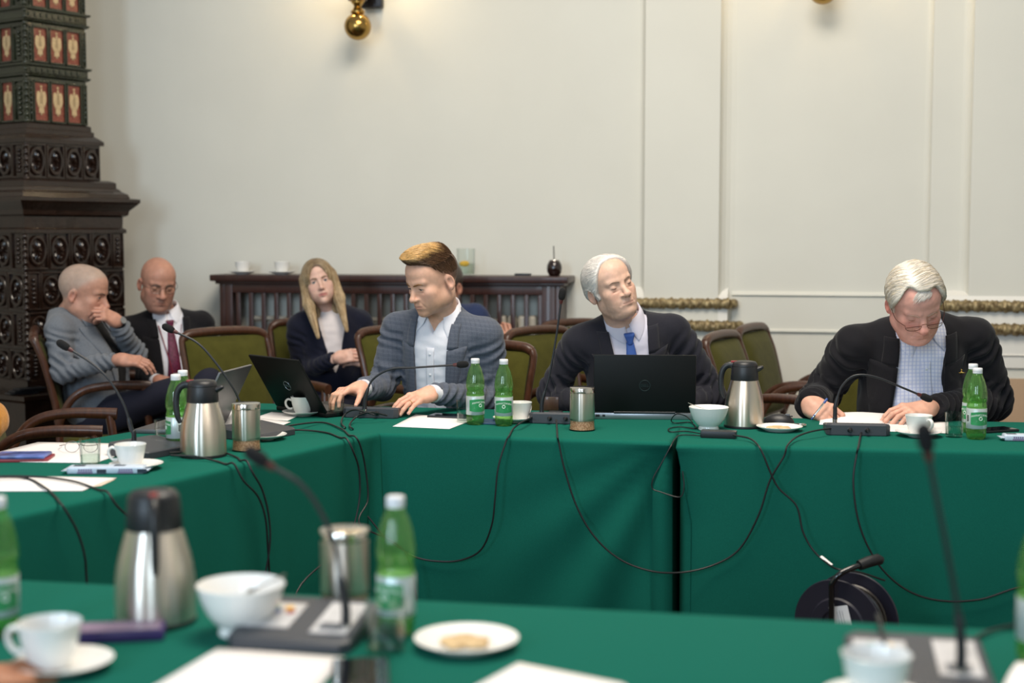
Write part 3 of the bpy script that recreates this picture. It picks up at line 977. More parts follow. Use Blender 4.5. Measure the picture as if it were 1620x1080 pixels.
# ------------------------------------------------------------------ green water bottles
def bottle_proto():
    t = empty('water_bottle')
    ob = [(0, .006), (.016, .003), (.024, .0), (.029, .004), (.0315, .016), (.0315, .036), (.0305, .040), (.0315, .046), (.0315, .098), (.0305, .102), (.0315, .106), (.0310, .112), (.0285, .118), (.0310, .126), (.0325, .136), (.0318, .150), (.0285, .170), (.0230, .190), (.0165, .205), (.0130, .212), (.0125, .222)]
    V, F = lathe(ob, 40)
    a = np.arctan2(V[:, 1], V[:, 0]); k = 1 - .07 * (V[:, 2] < .03) * (V[:, 2] > .0005) * (np.cos(5 * a) > .55)
    V[:, 0] *= k; V[:, 1] *= k
    mk('bottle_wall', (V, F[:-1]), 'pet', t)
    mk('water', lathe([(0, .007), (.026, .007), (.0300, .016), (.0300, .104), (.0275, .118), (.0300, .128), (0, .128)], 32), 'pet_water', t)
    capv = lathe([(.0145, .2125), (.0152, .2135), (.0152, .2165), (.0146, .217), (.0152, .218), (.0152, .228), (.0140, .230), (0, .230)], 36)
    aa = np.arctan2(capv[0][:, 1], capv[0][:, 0]); kk = 1 + .012 * np.sign(np.sin(36 * aa / 2))
    mk('cap', capv, 'cap', t)
    mk('neck_ring', torus(.0142, .0016, 28, 6, (0, 0, .2095)), 'pet', t)
    R = .0318
    lab = mk('label', lathe([(R, .036), (R + .0004, .0365), (R + .0004, .1005), (R, .101)], 40), 'label_silver', t)

    def patch(x0, x1, y0, y1, bulge=0.):
        n = 14; V = []; F = []
        for i in range(n + 1):
            x = x0 + (x1 - x0) * i / n; e = math.sin(PI * i / n)
            V += [(x, y0 - bulge * e, 0), (x, y1 + bulge * e, 0)]
        for i in range(n):
            F.append([2 * i, 2 * i + 2, 2 * i + 3, 2 * i + 1])
        return (np.array(V), F)
    for a0 in (0., PI):
        mk('label_field', wrapcyl(patch(-.032, .032, .050, .088, .003), R + .0009, 0, a0), 'label_green', lab)
        tx = text_vf('PIWNICZANKA', .0088, .0001)
        tx[0][:, 1] += -6.0 * tx[0][:, 0] ** 2 + .0805
        mk('lettering', wrapcyl(tx, R + .0013, 0, a0 + (.25 if a0 == 0 else 0)), 'white_print', lab, False)
        ringv = torus(.005, .0011, 20, 6, (0.008 if a0 == 0 else 0, .069, 0))
        mk('emblem', wrapcyl(ringv, R + .0010, 0, a0), 'white_print', lab)
        lines = join(*[box((0, .058 + .0027 * i, 0), (.030 - .004 * (i % 2), .0007, .0003)) for i in range(3)])
        V, F = lines
        mk('small_print', wrapcyl((V, F), R + .0011, 0, a0), 'white_print', lab, False)
    bars = join(*[box((-.0040 + i * .0011, 0, 0), (.0005 if i % 3 else .0008, .022, .0002)) for i in range(8)])
    bp = join(box((0, 0, 0), (.011, .026, .0001)))
    mk('barcode_ground', wrapcyl(bp, R + .0012, .069, PI / 2 + .25), 'white_print', lab, False)
    mk('barcode', wrapcyl(bars, R + .0016, .069, PI / 2 + .25), 'black_plastic', lab, False)
    return t


BOTTLE = bottle_proto(); _bf = [0]


def bottle(p, a, label):
    o = BOTTLE if not _bf[0] else clone(BOTTLE); _bf[0] = 1
    o.location = tuple(p); o.rotation_euler = (0, 0, a)
    tag(o, label, 'bottle', 'green plastic water bottles')


bottle(on(752, 671), .35, 'green water bottle with white cap, left of the pair in front of the young man')
bottle(on(797, 673), PI, 'green water bottle with white cap, right of the pair beside the white paper cup')
bottle(on(1544, 694), PI + .1, 'green water bottle, front one of two beside the glass at far right')
bottle(on(1537, 684), 2.0, 'green water bottle almost hidden behind another at far right')
bottle(on(280, 710, ZL), -1.3, 'green water bottle, front one of two beside the thermos on the left table')
bottle(on(291, 700, ZL), 1.0, 'green water bottle behind another, at the left thermos')
bottle(on(627, 1002), 2.6, 'blurred green water bottle on the nearest table beside the steel canister')
bottle(on(0, 1004), .4, 'blurred green water bottle cut by the left edge of the picture')
bottle(on(1640, 1046), .2, 'blurred green water bottle cut by the right edge of the picture')


# ------------------------------------------------------------------ thermos jugs
def thermos_proto():
    t = empty('thermos_jug')
    mk('steel_body', lathe([(.060, 0), (.066, .002), (.0675, .008), (.0675, .05), (.0665, .075), (.0635, .098), (.059, .118), (.0535, .138), (.0485, .155), (.0455, .164)], 48), 'steel', t)
    mk('base_ring', lathe([(.0672, .001), (.0685, .002), (.0685, .008), (.0672, .009)], 48), 'black_plastic', t)
    mk('black_head', lathe([(.0465, .162), (.0475, .165), (.0455, .190), (.0440, .206), (.0425, .210), (0, .210)], 40), 'black_plastic', t)
    mk('lid', lathe([(.0430, .209), (.0440, .2105), (.0435, .2135), (.041, .220), (.036, .2255), (.025, .2275), (0, .228)], 40), 'black_plastic', t)
    mk('push_button', join(box((-.036, 0, .2245), (.022, .014, .006), .002)), 'red_plastic', t)
    # spout on +x
    V, F = tube(spline([(.030, 0, .196), (.045, 0, .200), (.057, 0, .205), (.063, 0, .2065)], 4), np.linspace(.017, .007, 13), 14, .7)
    mk('spout', (V, F), 'black_plastic', t)
    h = spline([(-.038, 0, .212), (-.052, 0, .213), (-.068, 0, .204), (-.078, 0, .182), (-.080, 0, .150), (-.076, 0, .118), (-.068, 0, .098)], 6)
    mk('handle', tube(h, np.interp(np.linspace(0, 1, len(h)), [0, .2, .8, 1], [.013, .0105, .0095, .006]), 12, .75, up=(0, 1, 0)), 'black_plastic', t)
    return t


TH = thermos_proto(); _tf = [0]


def thermos(p, a, label):
    o = TH if not _tf[0] else clone(TH); _tf[0] = 1
    o.location = tuple(p); o.rotation_euler = (0, 0, a)
    tag(o, label, 'thermos', 'steel thermos jugs')


thermos(on(322, 721, ZL), -.05, 'brushed steel thermos jug with black head on the left table')
thermos(on(1177, 675), -.15, 'brushed steel thermos jug with black head beside the white bowl at right')
thermos(on(247, 983), PI / 2 + .25, 'blurred steel thermos jug on the nearest table, handle facing the camera')


# ------------------------------------------------------------------ steel canisters with a clear foot
def canister_proto():
    t = empty('canister')
    mk('steel_shell', lathe([(.0415, .034), (.0425, .036), (.0425, .126), (.0415, .127)], 40), 'steel', t)
    mk('lid', lathe([(.0418, .127), (.0435, .1285), (.0435, .143), (.0425, .1455), (.036, .1465), (0, .1470)], 40), 'steel_plain', t)
    V, F = lathe([(.044, .0), (.0455, .003), (.0445, .016), (.0425, .034), (.0425, .040)], 40)
    mk('clear_foot', (V, F[:-1]), 'glass', t)
    mk('contents', lathe([(0, .004), (.0415, .004), (.0405, .016), (.0395, .036), (0, .038)], 40), 'coffee_beans', t)
    return t


CA = canister_proto(); _cf = [0]


def canister(p, label):
    o = CA if not _cf[0] else clone(CA); _cf[0] = 1
    o.location = tuple(p); tag(o, label, 'canister', 'steel canisters')


canister(on(390, 712, ZL), 'steel canister with copper foot beside the left thermos')
canister(on(921, 680), 'steel canister with copper foot beside the black laptop')
canister(on(546, 966), 'blurred steel canister behind the microphone on the nearest table')


# ------------------------------------------------------------------ cups, saucers, glasses
def cup_proto():
    t = empty('coffee_cup')
    V, F = lathe([(0, .004), (.020, .004), (.022, .0), (.0245, .0), (.0255, .004), (.034, .020), (.0395, .042), (.0425, .060), (.0440, .066), (.0430, .0665), (.041, .060), (.0375, .042), (.0315, .020), (.020, .008), (0, .008)], 40)
    mk('bowl', (V, F), 'porcelain', t)
    h = spline([(.040, 0, .052), (.052, 0, .056), (.061, 0, .048), (.060, 0, .034), (.050, 0, .022), (.036, 0, .022)], 6)
    mk('handle', tube(h, .0042, 10, 1.4, up=(0, 1, 0)), 'porcelain', t)
    mk('coffee', lathe([(0, .034), (.0345, .034)], 32), 'gourd', t)
    return t


CUP = cup_proto(); _cu = [0]
SAUC = mk('saucer', lathe([(0, .002), (.026, .002), (.028, 0), (.033, .0), (.036, .003), (.060, .010), (.0735, .0165), (.0745, .018), (.073, .0185), (.058, .0125), (.036, .0055), (.028, .004), (0, .004)], 48), 'porcelain')
_sa = [0]


def saucer(p, label, s=1.0):
    o = SAUC if not _sa[0] else clone(SAUC); _sa[0] = 1
    o.location = tuple(p); o.scale = (s, s, s); tag(o, label, 'saucer', 'white porcelain saucers')


def cup(p, a, label, slabel, s=1.0, sd=(0, 0)):
    saucer(np.array(p) + np.array([sd[0], sd[1], 0]), slabel)
    o = CUP if not _cu[0] else clone(CUP); _cu[0] = 1
    o.location = (p[0], p[1], p[2] + .0042); o.rotation_euler = (0, 0, a); o.scale = (s, s, s)
    tag(o, label, 'cup', 'white porcelain cups')


cup(on(207, 741, ZL), PI, 'white coffee cup behind the wrapped bar on the left table', 'saucer under the cup on the left table', 1.0, (.018, -.01))
cup(on(479, 657), PI, 'white coffee cup in front of the slanted black laptop', 'saucer under the cup before the slanted laptop')
cup(on(822, 667), .9, 'white cup half hidden behind the right one of the two bottles', 'saucer half hidden behind the two bottles', 1., (-.02, 0))
cup(on(1453, 690), -1.1, 'white coffee cup at the right, beside a glass of water', 'saucer under the cup at the right')
cup(on(80, 1060), PI - .1, 'blurred white coffee cup at the lower left corner', 'saucer under the cup at the lower left corner', 1.08, (.02, 0))
cup(on(1385, 1118), 1.2, 'blurred white cup at the lower edge before the right microphone', 'saucer at the lower edge before the right microphone', 1.1)
for px, lb in ((384, 'left'), (446, 'right')):
    uq, _z = wallpx(px, 434, .17)
    cup(WP(uq, .17, COVER_Z), PI / 2 - .3, 'white cup on the radiator cover, %s one of the two' % lb, 'saucer on the radiator cover under the %s cup' % lb)
saucer(on(417, 695, ZL), 'white saucer peeking out behind the steel canister on the left table')


def glass_proto():
    t = empty('drinking_glass')
    mk('glass_wall', lathe([(0, .0), (.0255, .0), (.0275, .002), (.0300, .080), (.0288, .0805), (.0264, .008), (0, .007)], 36), 'glass', t)
    mk('water', lathe([(0, .0085), (.0260, .0085), (.0270, .034), (0, .034)], 36), 'water', t)
    return t


GL = glass_proto(); _gl = [0]


def glass(p, label, s=1.):
    o = GL if not _gl[0] else clone(GL); _gl[0] = 1
    o.location = tuple(p); o.scale = (s, s, s); tag(o, label, 'glass', 'clear tumblers of water')


glass(on(143, 738, ZL), 'clear tumbler before the spectacles on the left table')
glass(on(260, 704, ZL), 'clear tumbler left of the thermos on the left table')
glass(on(532, 658), 'clear tumbler between the cup and the microphone of the young man')
glass(on(735, 668), 'clear tumbler mostly hidden by the left one of the two bottles')
glass(on(1509, 691), 'clear tumbler between the cup and the bottles at far right')
glass(on(610, 1030), 'blurred clear tumbler on the nearest table before the green bottle', 1.1)


# ------------------------------------------------------------------ bowls, plates, spoons, biscuits
def fluted(vf, n, amp, z0, z1):
    V, F = vf; a = np.arctan2(V[:, 1], V[:, 0]); w = ((V[:, 2] > z0) & (V[:, 2] < z1)).astype(float)
    k = 1 + amp * np.cos(n * a) * w
    V = V.copy(); V[:, 0] *= k; V[:, 1] *= k
    return (V, F)


def bowl(p, label, s=1.):
    vf = lathe([(0, .010), (.026, .010), (.030, .0), (.034, .0), (.035, .003), (.032, .012), (.040, .018), (.052, .034), (.060, .052), (.0655, .070), (.0675, .0765), (.0665, .0775), (.0625, .070), (.056, .050), (.046, .030), (.030, .018), (0, .016)], 64)
    V, F = fluted(vf, 24, .012, .02, .069)
    o = mk('footed_bowl', (V * s, F), 'porcelain'); o.location = tuple(p); tag(o, label, 'bowl', 'white footed bowls')
    su = lathe([(0, .055 * s), (.035 * s, .052 * s), (.054 * s, .047 * s)], 28)
    g = mk('sugar', (su[0], su[1]), 'paper'); g.location = tuple(p)
    tag(g, 'white sugar heaped in ' + label, 'sugar', None, 'stuff')


def spoon(p0, p1, label):
    """handle end p1, bowl of the spoon at p0"""
    p0, p1 = np.array(p0), np.array(p1)
    d = p1 - p0
    pts = [p0 + d * s for s in np.linspace(0, 1, 12)]
    w = [.004, .011, .015, .014, .009, .005, .0045, .0045, .005, .006, .007, .005]
    single('teaspoon', tube(pts, w, 10, .22), 'steel_plain', label, 'spoon')


bowl(on(1121, 679), 'white bowl before the right thermos')
q = on(1121, 679); spoon(q + np.array([.01, -.01, .060]), D(1088, 637, q[1] - .02), 'steel teaspoon in the white bowl before the right thermos')
bowl(on(382, 1001), 'blurred white bowl on the nearest table', 1.08)
q = on(382, 1001); spoon(q + np.array([.0, .0, .062]), D(452, 908, q[1] + .02), 'steel teaspoon in the blurred bowl on the nearest table')


def plate(p, label, s=1.):
    vf = lathe([(0, .003), (.040, .003), (.044, 0), (.052, 0), (.056, .003), (.070, .010), (.083, .016), (.084, .018), (.082, .0185), (.068, .0125), (.054, .006), (0, .0055)], 56)
    o = mk('side_plate', (vf[0] * s, vf[1]), 'porcelain'); o.location = tuple(p); tag(o, label, 'plate', 'white side plates')


def biscuits(p, n, where):
    adj = ['round', 'broken', 'small', 'oval', 'thick']
    for i in range(n):
        a = 2 * PI * i / n + .4; r = .022 + .006 * (i % 2)
        c = np.array(p) + np.array([r * math.cos(a), r * math.sin(a) * .8, .0062])
        w = .018 + .003 * (i % 3)
        vf = lathe([(0, 0), (w * .9, 0), (w, .002), (w, .005), (w * .85, .007), (0, .0075)], 18)
        V = vf[0] * np.array([1, .7 + .1 * (i % 3), 1])
        single('biscuit', rot((V, vf[1]), a * 1.7, c), 'biscuit', 'golden biscuit on the %s' % where, 'biscuit', 'biscuits on the ' + where)


plate(on(1233, 681), 'white side plate with biscuits beside the right thermos', .92)
biscuits(on(1233, 681), 5, 'plate beside the right thermos')
plate(on(738, 1024), 'blurred white side plate with biscuits on the nearest table')
biscuits(on(738, 1024), 5, 'blurred plate on the nearest table')


# ------------------------------------------------------------------ conference microphones
M['ring_red'] = mat('dark_red_ring', '#4A1814', .35)


def microphone(p, yaw, neck, headdir, label, near=False, s=1.0):
    """p: centre of the base; neck: world points from the base up; the side with the two sockets faces -y of the base"""
    t = empty('conference_microphone', p, 0, label, 'microphone', 'gooseneck conference microphones')
    W, Dp, H0, H1 = (.205, .185, .020, .042) if near else (.205, .165, .040, .022)
    out = []
    c = .014
    pl = [(-W / 2 + c, -Dp / 2), (W / 2 - c, -Dp / 2), (W / 2, -Dp / 2 + c), (W / 2, Dp / 2 - c), (W / 2 - c, Dp / 2), (-W / 2 + c, Dp / 2), (-W / 2, Dp / 2 - c), (-W / 2, -Dp / 2 + c)]
    V = []; n = len(pl)
    hz = lambda y: H0 + (H1 - H0) * (y + Dp / 2) / Dp
    for k, (e, f) in enumerate(((.97, 0), (1, .08), (1, .85), (.96, 1.0))):
        for x, y in pl: V.append((x * e, y * e, hz(y) * f))
    F = [list(range(n))[::-1]]
    for r in range(3):
        for k in range(n): F.append([r * n + k, r * n + (k + 1) % n, (r + 1) * n + (k + 1) % n, (r + 1) * n + k])
    F.append([3 * n + k for k in range(n)])
    R = lambda vf: rot((vf[0] * s, vf[1]), yaw, p)
    mk('base', R((np.array(V), F)), 'dark_grey_plastic', t, world=True, auto=25)
    if near:
        sl = math.atan2(H1 - H0, Dp); hz_ = lambda y: hz(y) + .0006
        mk('sticker', R(rot(box((0, 0, 0), (.078, .105, .0008)), 0, (-.052, .006, hz_(.006)), sl)), 'sticker', t, False, True)
        for k, (cx, cy, cm) in enumerate(((-.055, .020, 'blue_pen'), (-.038, .036, 'lemon'), (-.030, .018, 'red_plastic'), (-.064, .036, 'label_green'))):
            mk('printed_mark', R(rot(lathe([(.0085, 0), (.0085, .0006)], 14), 0, (cx, cy, hz_(cy) + .0005), sl)), cm, t, False, True)
        mk('control_panel', R(rot(box((0, 0, 0), (.062, .130, .0012)), 0, (.058, .005, hz_(.005)), sl)), 'sticker', t, False, True)
        mk('speak_button', R(rot(box((0, 0, 0), (.034, .022, .004), .0015), 0, (.056, -.035, hz_(-.035) + .002), sl)), 'grey_plastic', t, False, True)
    else:
        for sx in (-.038, .018):
            j = mk('socket', R(rot(lathe([(.0085, 0), (.0085, .004), (.0060, .005), (.0060, .001), (0, .001)], 18), 0, (sx + .01, -Dp / 2 + .001, .020), PI / 2)), 'black_plastic', t, True, True)
            mk('plug', R(rot(lathe([(.0062, 0), (.0062, .010), (.0042, .014), (.0042, .024), (0, .024)], 14), 0, (sx + .01, -Dp / 2 - .003, .020), PI / 2)), 'rubber', j, True, True)
    pts = spline(neck, 10); n = len(pts)
    L = np.linalg.norm(np.diff(pts, axis=0), axis=1).cumsum(); L = np.concatenate([[0], L])
    k = int(np.searchsorted(L, .075))
    mk('neck_sleeve', tube(pts[:k + 1], np.interp(L[:k + 1], [0, .01, .07, .075], [.0085, .0075, .0068, .005]), 14), 'black_plastic', t, world=True)
    mk('collar', tube([pts[0] + np.array([0, 0, -.012]), pts[0] + np.array([0, 0, .006])], .0078, 14), 'steel_plain', t, world=True)
    mk('gooseneck', tube(pts[k:], .0037, 10), 'black_plastic', t, world=True)
    d = np.array(headdir, float); d /= np.linalg.norm(d); e = pts[-1]
    mk('light_ring', tube([e - d * .012, e - d * .003, e + d * .004], [.0050, .0066, .0066], 14), 'ring_red', t, world=True)
    hp = [e + d * x for x in (.002, .006, .014, .024, .034, .041, .0445)]
    mk('foam_head', tube(hp, [.0075, .0105, .0122, .0124, .0118, .0085, .003], 16), 'foam', t, world=True)
    return p


def basept(px, py, dz=.034, z=.75, back=.035):
    """foot of a gooseneck on the top of its base"""
    q = T(px, py, z + dz)
    return q


def neckpts(foot, path, dy=None):
    """foot in the world, then frame points at the foot's distance (plus dy per point)"""
    out = [foot, foot + np.array([0, 0, .03])]
    for i, (px, py) in enumerate(path):
        out.append(D(px, py, foot[1] + (dy[i] if dy else 0)))
    return out


def mic(px, py, yaw, foot, path, label, dy=None, near=False, z=.75, hd=None, s=1.):
    p = T(px, py, z)
    f = T(foot[0], foot[1], z + .033)
    nk = neckpts(f, path, dy)
    d = nk[-1] - nk[-2] if hd is None else np.array(hd)
    microphone(p, yaw, nk, d, label, near, s)


mic(595, 657, YAW, (577, 647), [(580, 622), (590, 600), (618, 584), (660, 581), (722, 577)], 'gooseneck microphone bent level before the young man', [0, 0, -.01, -.02, -.03])
mic(888, 666, YAW, (857, 653), [(860, 625), (868, 598), (878, 545), (888, 475)], 'gooseneck microphone standing upright beside the black laptop')
mic(1354, 684, YAW + .05, (1321, 663), [(1322, 640), (1331, 612), (1352, 594), (1385, 596), (1430, 614), (1456, 625)], 'gooseneck microphone arched before the white-haired man who writes', [0, 0, -.01, -.02, -.03, -.03])
mic(238, 717, -2.1, (212, 700), [(208, 678), (196, 640), (172, 600), (143, 573), (110, 552)], 'gooseneck microphone with its head before the grey blazer at left', None, False, ZL)
mic(408, 690, -2.1, (384, 672), [(381, 640), (368, 612), (340, 572), (312, 542), (276, 524)], 'gooseneck microphone leaning out from behind the canister on the left table', None, False, ZL)
mic(482, 1006, -.19 + PI * 0, (547, 986), [(540, 920), (524, 845), (482, 772), (424, 734)], 'blurred gooseneck microphone with stickers on the nearest table, left one', None, True)
mic(1450, 1072, -.19, (1520, 1056), [(1516, 970), (1500, 880), (1482, 790), (1468, 716)], 'blurred gooseneck microphone with stickers on the nearest table, right one', None, True)


# ------------------------------------------------------------------ laptops
def laptop(hc, hd, width, depth, lean, shell, basem, label, dell, logo='logo', thick=.022):
    """hc: middle of the hinge line on the table; hd: unit direction of the hinge (left to right seen from the lid's outside);
    the lid leans by `lean` towards the outside"""
    hd = np.array([hd[0], hd[1], 0]); hd /= np.linalg.norm(hd)
    outw = np.array([hd[1], -hd[0], 0])                 # away from the user
    t = empty('laptop', hc, 0, label, 'laptop', 'open laptops')
    Mx = np.eye(4); Mx[:3, 0] = hd; Mx[:3, 1] = -outw; Mx[:3, 2] = ZV; Mx[:3, 3] = hc
    b = box((0, depth / 2 - .004, thick / 2), (width, depth, thick), .005)
    mk('base', xf(b, Mx), basem, t, world=True)
    mk('keyboard', xf(box((0, depth * .42, thick + .0006), (width * .86, depth * .48, .0014), .0005), Mx), 'black_plastic', t, False, True)
    if basem == 'laptop_silver':
        mk('foot_strip', xf(box((0, .004, .003), (width * .98, .012, .006), .001), Mx), 'black_plastic', t, False, True)
        pr = mk('port', xf(box((-width * .46, -.0035, thick * .55), (.014, .002, .008)), Mx), 'black_plastic', t, False, True)
        mk('port', xf(box((-width * .40, -.0035, thick * .55), (.010, .002, .008)), Mx), 'black_plastic', t, False, True)
    lid = np.eye(4)
    up = ZV * math.cos(lean) + outw * math.sin(lean); nrm = outw * math.cos(lean) - ZV * math.sin(lean)
    lid[:3, 0] = hd; lid[:3, 1] = up; lid[:3, 2] = nrm; lid[:3, 3] = np.array(hc) + ZV * (thick + .001)
    lv = box((0, depth / 2, 0), (width, depth, .009), .004)
    lo = mk('lid', xf(lv, lid), shell, t, world=True)
    mk('screen', xf(box((0, depth / 2, -.0047), (width * .94, depth * .88, .001)), lid), 'screen', lo, False, True)
    mk('hinge', xf(tube([(-width * .3, .0, 0), (width * .3, .0, 0)], .006, 10), lid), 'black_plastic', t, True, True)
    if dell:
        rr = .019
        mk('logo_ring', xf(rot(torus(rr, .0012, 32, 6), 0, (0, depth * .47, .0046)), lid), logo, lo, True, True)
        tx = text_vf('DELL', .0135, .0005); V, F = tx; V[:, 1] += depth * .47; V[:, 2] += .0046
        mk('logo_lettering', xf((V, F), lid), logo, lo, False, True)


h0 = T(1020, 664); laptop(h0 + np.array([0, .012, 0]), (math.cos(.06), -math.sin(.06)), .362, .208, .06, 'laptop_black', 'laptop_silver', 'large black laptop before the man with closed eyes', True, 'logo', .024)
laptop(np.array([-.775, 5.20, .75]), (.675, -.737), .326, .232, math.radians(31), 'laptop_black', 'laptop_black', 'black laptop with its lid slanting to the left before the young man', True, 'logo_light', .016)
laptop(np.array([-1.02, 4.78, ZL]), (.17, .985), .30, .212, math.radians(26), 'laptop_grey', 'laptop_grey', 'grey laptop on the left table, half hidden behind the steel thermos', False, 'logo', .016)


# ------------------------------------------------------------------ papers
def paper(px4, label, z=.75, m='paper', curl=0., lift=None, group='white sheets of paper', n=8, name='sheet_of_paper', dz=.0):
    """four frame points of the corners in order; a thin, slightly wavy sheet"""
    C4 = [T(x, y, z) for x, y in px4]
    V = []; F = []
    for side in (1, 0):
        for j in range(n + 1):
            for i in range(n + 1):
                u, v = i / n, j / n
                p = C4[0] * (1 - u) * (1 - v) + C4[1] * u * (1 - v) + C4[2] * u * v + C4[3] * (1 - u) * v
                h = .0010 + dz + curl * (math.sin(u * 2.2 + .3) * math.sin(v * 2.6) ** 2)
                if lift: h += lift * max(0, u + v - 1.2) ** 1.5
                V.append((p[0], p[1], z + h + .0009 * side))
    m1 = (n + 1) ** 2
    for j in range(n):
        for i in range(n):
            a = j * (n + 1) + i
            F.append([a, a + 1, a + n + 2, a + n + 1]); F.append([m1 + a, m1 + a + n + 1, m1 + a + n + 2, m1 + a + 1])
    loop = [i for i in range(n)] + [j * (n + 1) + n for j in range(n)] + [n * (n + 1) + i for i in range(n, 0, -1)] + [j * (n + 1) for j in range(n, 0, -1)]
    for k in range(len(loop)):
        a, b = loop[k], loop[(k + 1) % len(loop)]; F.append([b, a, m1 + a, m1 + b])
    single(name, (np.array(V), F), m, label, 'paper', group, True, 0)


paper([(621, 675), (711, 679), (750, 664), (658, 656)], 'white sheet of paper just left of the two bottles')
paper([(1296, 672), (1398, 674), (1405, 656), (1300, 655)], 'white sheets folded under the hands of the man who writes', curl=.02)
paper([(1380, 682), (1500, 686), (1500, 668), (1385, 666)], 'white sheet lying behind the cup at the right')
paper([(-60, 730), (150, 733), (240, 703), (60, 700)], 'white sheet under the spectacles on the left table', ZL)
paper([(-60, 778), (130, 777), (185, 757), (-60, 752)], 'white sheet at the front edge of the left table', ZL, curl=.004)
paper([(100, 777), (160, 769), (182, 759), (140, 757)], 'cream sheet peeking out under the front white sheet', ZL, 'paper_cream')
paper([(345, 688), (395, 694), (460, 668), (400, 660)], 'white sheet under the microphone behind the canister', ZL)
paper([(400, 662), (455, 666), (478, 655), (430, 652)], 'white sheet left of the coffee cup, below the slanted laptop')
paper([(355, 672), (372, 678), (372, 655), (352, 652)], 'crumpled white sheet standing behind the canister', ZL, curl=.055)
paper([(170, 1130), (470, 1130), (545, 1041), (345, 1026)], 'blurred white sheet at the lower edge, left of the phone')
paper([(690, 1120), (1060, 1130), (985, 1082), (820, 1049)], 'blurred white sheet at the lower edge, right of the phone')
paper([(1575, 1110), (1650, 1110), (1665, 1062), (1608, 1050)], 'blurred white napkin at the lower right corner', curl=.022)


# ------------------------------------------------------------------ phones, adapter, pens and other small things
def slab(name, px, py, size, yaw, m, label, cat, z=.75, top=None, bev=.003):
    p = T(px, py, z)
    t = empty(name, p, 0, label, cat)
    mk('case', rot(box((0, 0, size[2] / 2), size, bev), yaw, p), m, t, world=True)
    if top: mk('screen', rot(box((0, 0, size[2] + .0002), (size[0] * .93, size[1] * .95, .0008)), yaw, p), top, t, False, True)
    return t


slab('mobile_phone', 712, 660, (.15, .075, .009), -.3, 'black_plastic', 'black phone lying left of the two bottles', 'phone', top='screen')
slab('mobile_phone', 1572, 682, (.15, .075, .009), .35, 'black_plastic', 'black phone lying behind the bottles at far right', 'phone', top='screen')
slab('mobile_phone', 40, 727, (.15, .10, .010), .1, 'red_cover', 'red tablet cover at the bottom of the pile at the left edge', 'phone', ZL)
slab('mobile_phone', 35, 722, (.15, .09, .009), .05, 'navy_cover', 'phone with a blue screen on top of the red cover at the left edge', 'phone', ZL + .0105, top='navy_cover')
slab('mobile_phone', 570, 1072, (.085, .15, .009), .1, 'black_plastic', 'blurred black phone at the lower edge between the two sheets', 'phone', top='screen')
slab('purple_case', 163, 1010, (.20, .060, .020), .17, 'purple', 'blurred purple case beside the cup at the lower left', 'case', top='lilac', bev=.006)
slab('blue_pad', 775, 668, (.10, .12, .006), -.2, 'blue_item', 'dark blue pad lying between the two bottles', 'pad')
t = slab('power_adapter', 1137, 692, (.115, .048, .024), -.25, 'black_plastic', 'black power adapter below the white bowl', 'adapter', bev=.005)
slab('small_box', 879, 655, (.05, .03, .012), -.2, 'black_plastic', 'small dark box behind the upright microphone', 'box')
single('clip_card', rot(box((0, 0, .030), (.056, .004, .05), .002), YAW, T(872, 652) + np.array([0, .02, .0])), 'lilac' if False else 'wood_chair', 'brown card standing behind the upright microphone', 'card')

# computer mouse, coins and keys by the right thermos
p = T(1232, 669)
V, F = ball((0, 0, 0), 1, 24, 14)
V = V * np.array([.031, .055, .034]); V[:, 2] = np.maximum(V[:, 2], 0)
t = empty('computer_mouse', p, 0, 'black computer mouse behind the biscuit plate', 'mouse')
mk('shell', rot((V, F), 1.25, p), 'black_plastic', t, world=True)
mk('scroll_wheel', rot(box((0, -.03, .030), (.006, .016, .008), .002), 1.25, p), 'grey_plastic', t, world=True)
mk('button_seam', rot(box((0, -.036, .0255), (.0012, .024, .004)), 1.25, p), 'rubber', t, world=True)
p = T(1262, 675)
t = empty('wristwatch', p, 0, 'steel wristwatch lying beside the computer mouse', 'watch')
mk('bracelet', rot((torus(.028, .0045, 30, 8)[0] * np.array([1, .7, 1]) + np.array([0, 0, .0055]), torus(.028, .0045, 30, 8)[1]), .4, p), 'steel_plain', t, world=True)
mk('watch_case', rot(lathe([(.0, .002), (.016, .002), (.017, .006), (.016, .011), (0, .012)], 24), 0, p + np.array([-.012, -.016, 0])), 'steel_plain', t, world=True)
mk('dial', rot(lathe([(0, .0122), (.013, .0122), (.013, .0125), (0, .0126)], 24), 0, p + np.array([-.012, -.016, 0])), 'screen', t, world=True)


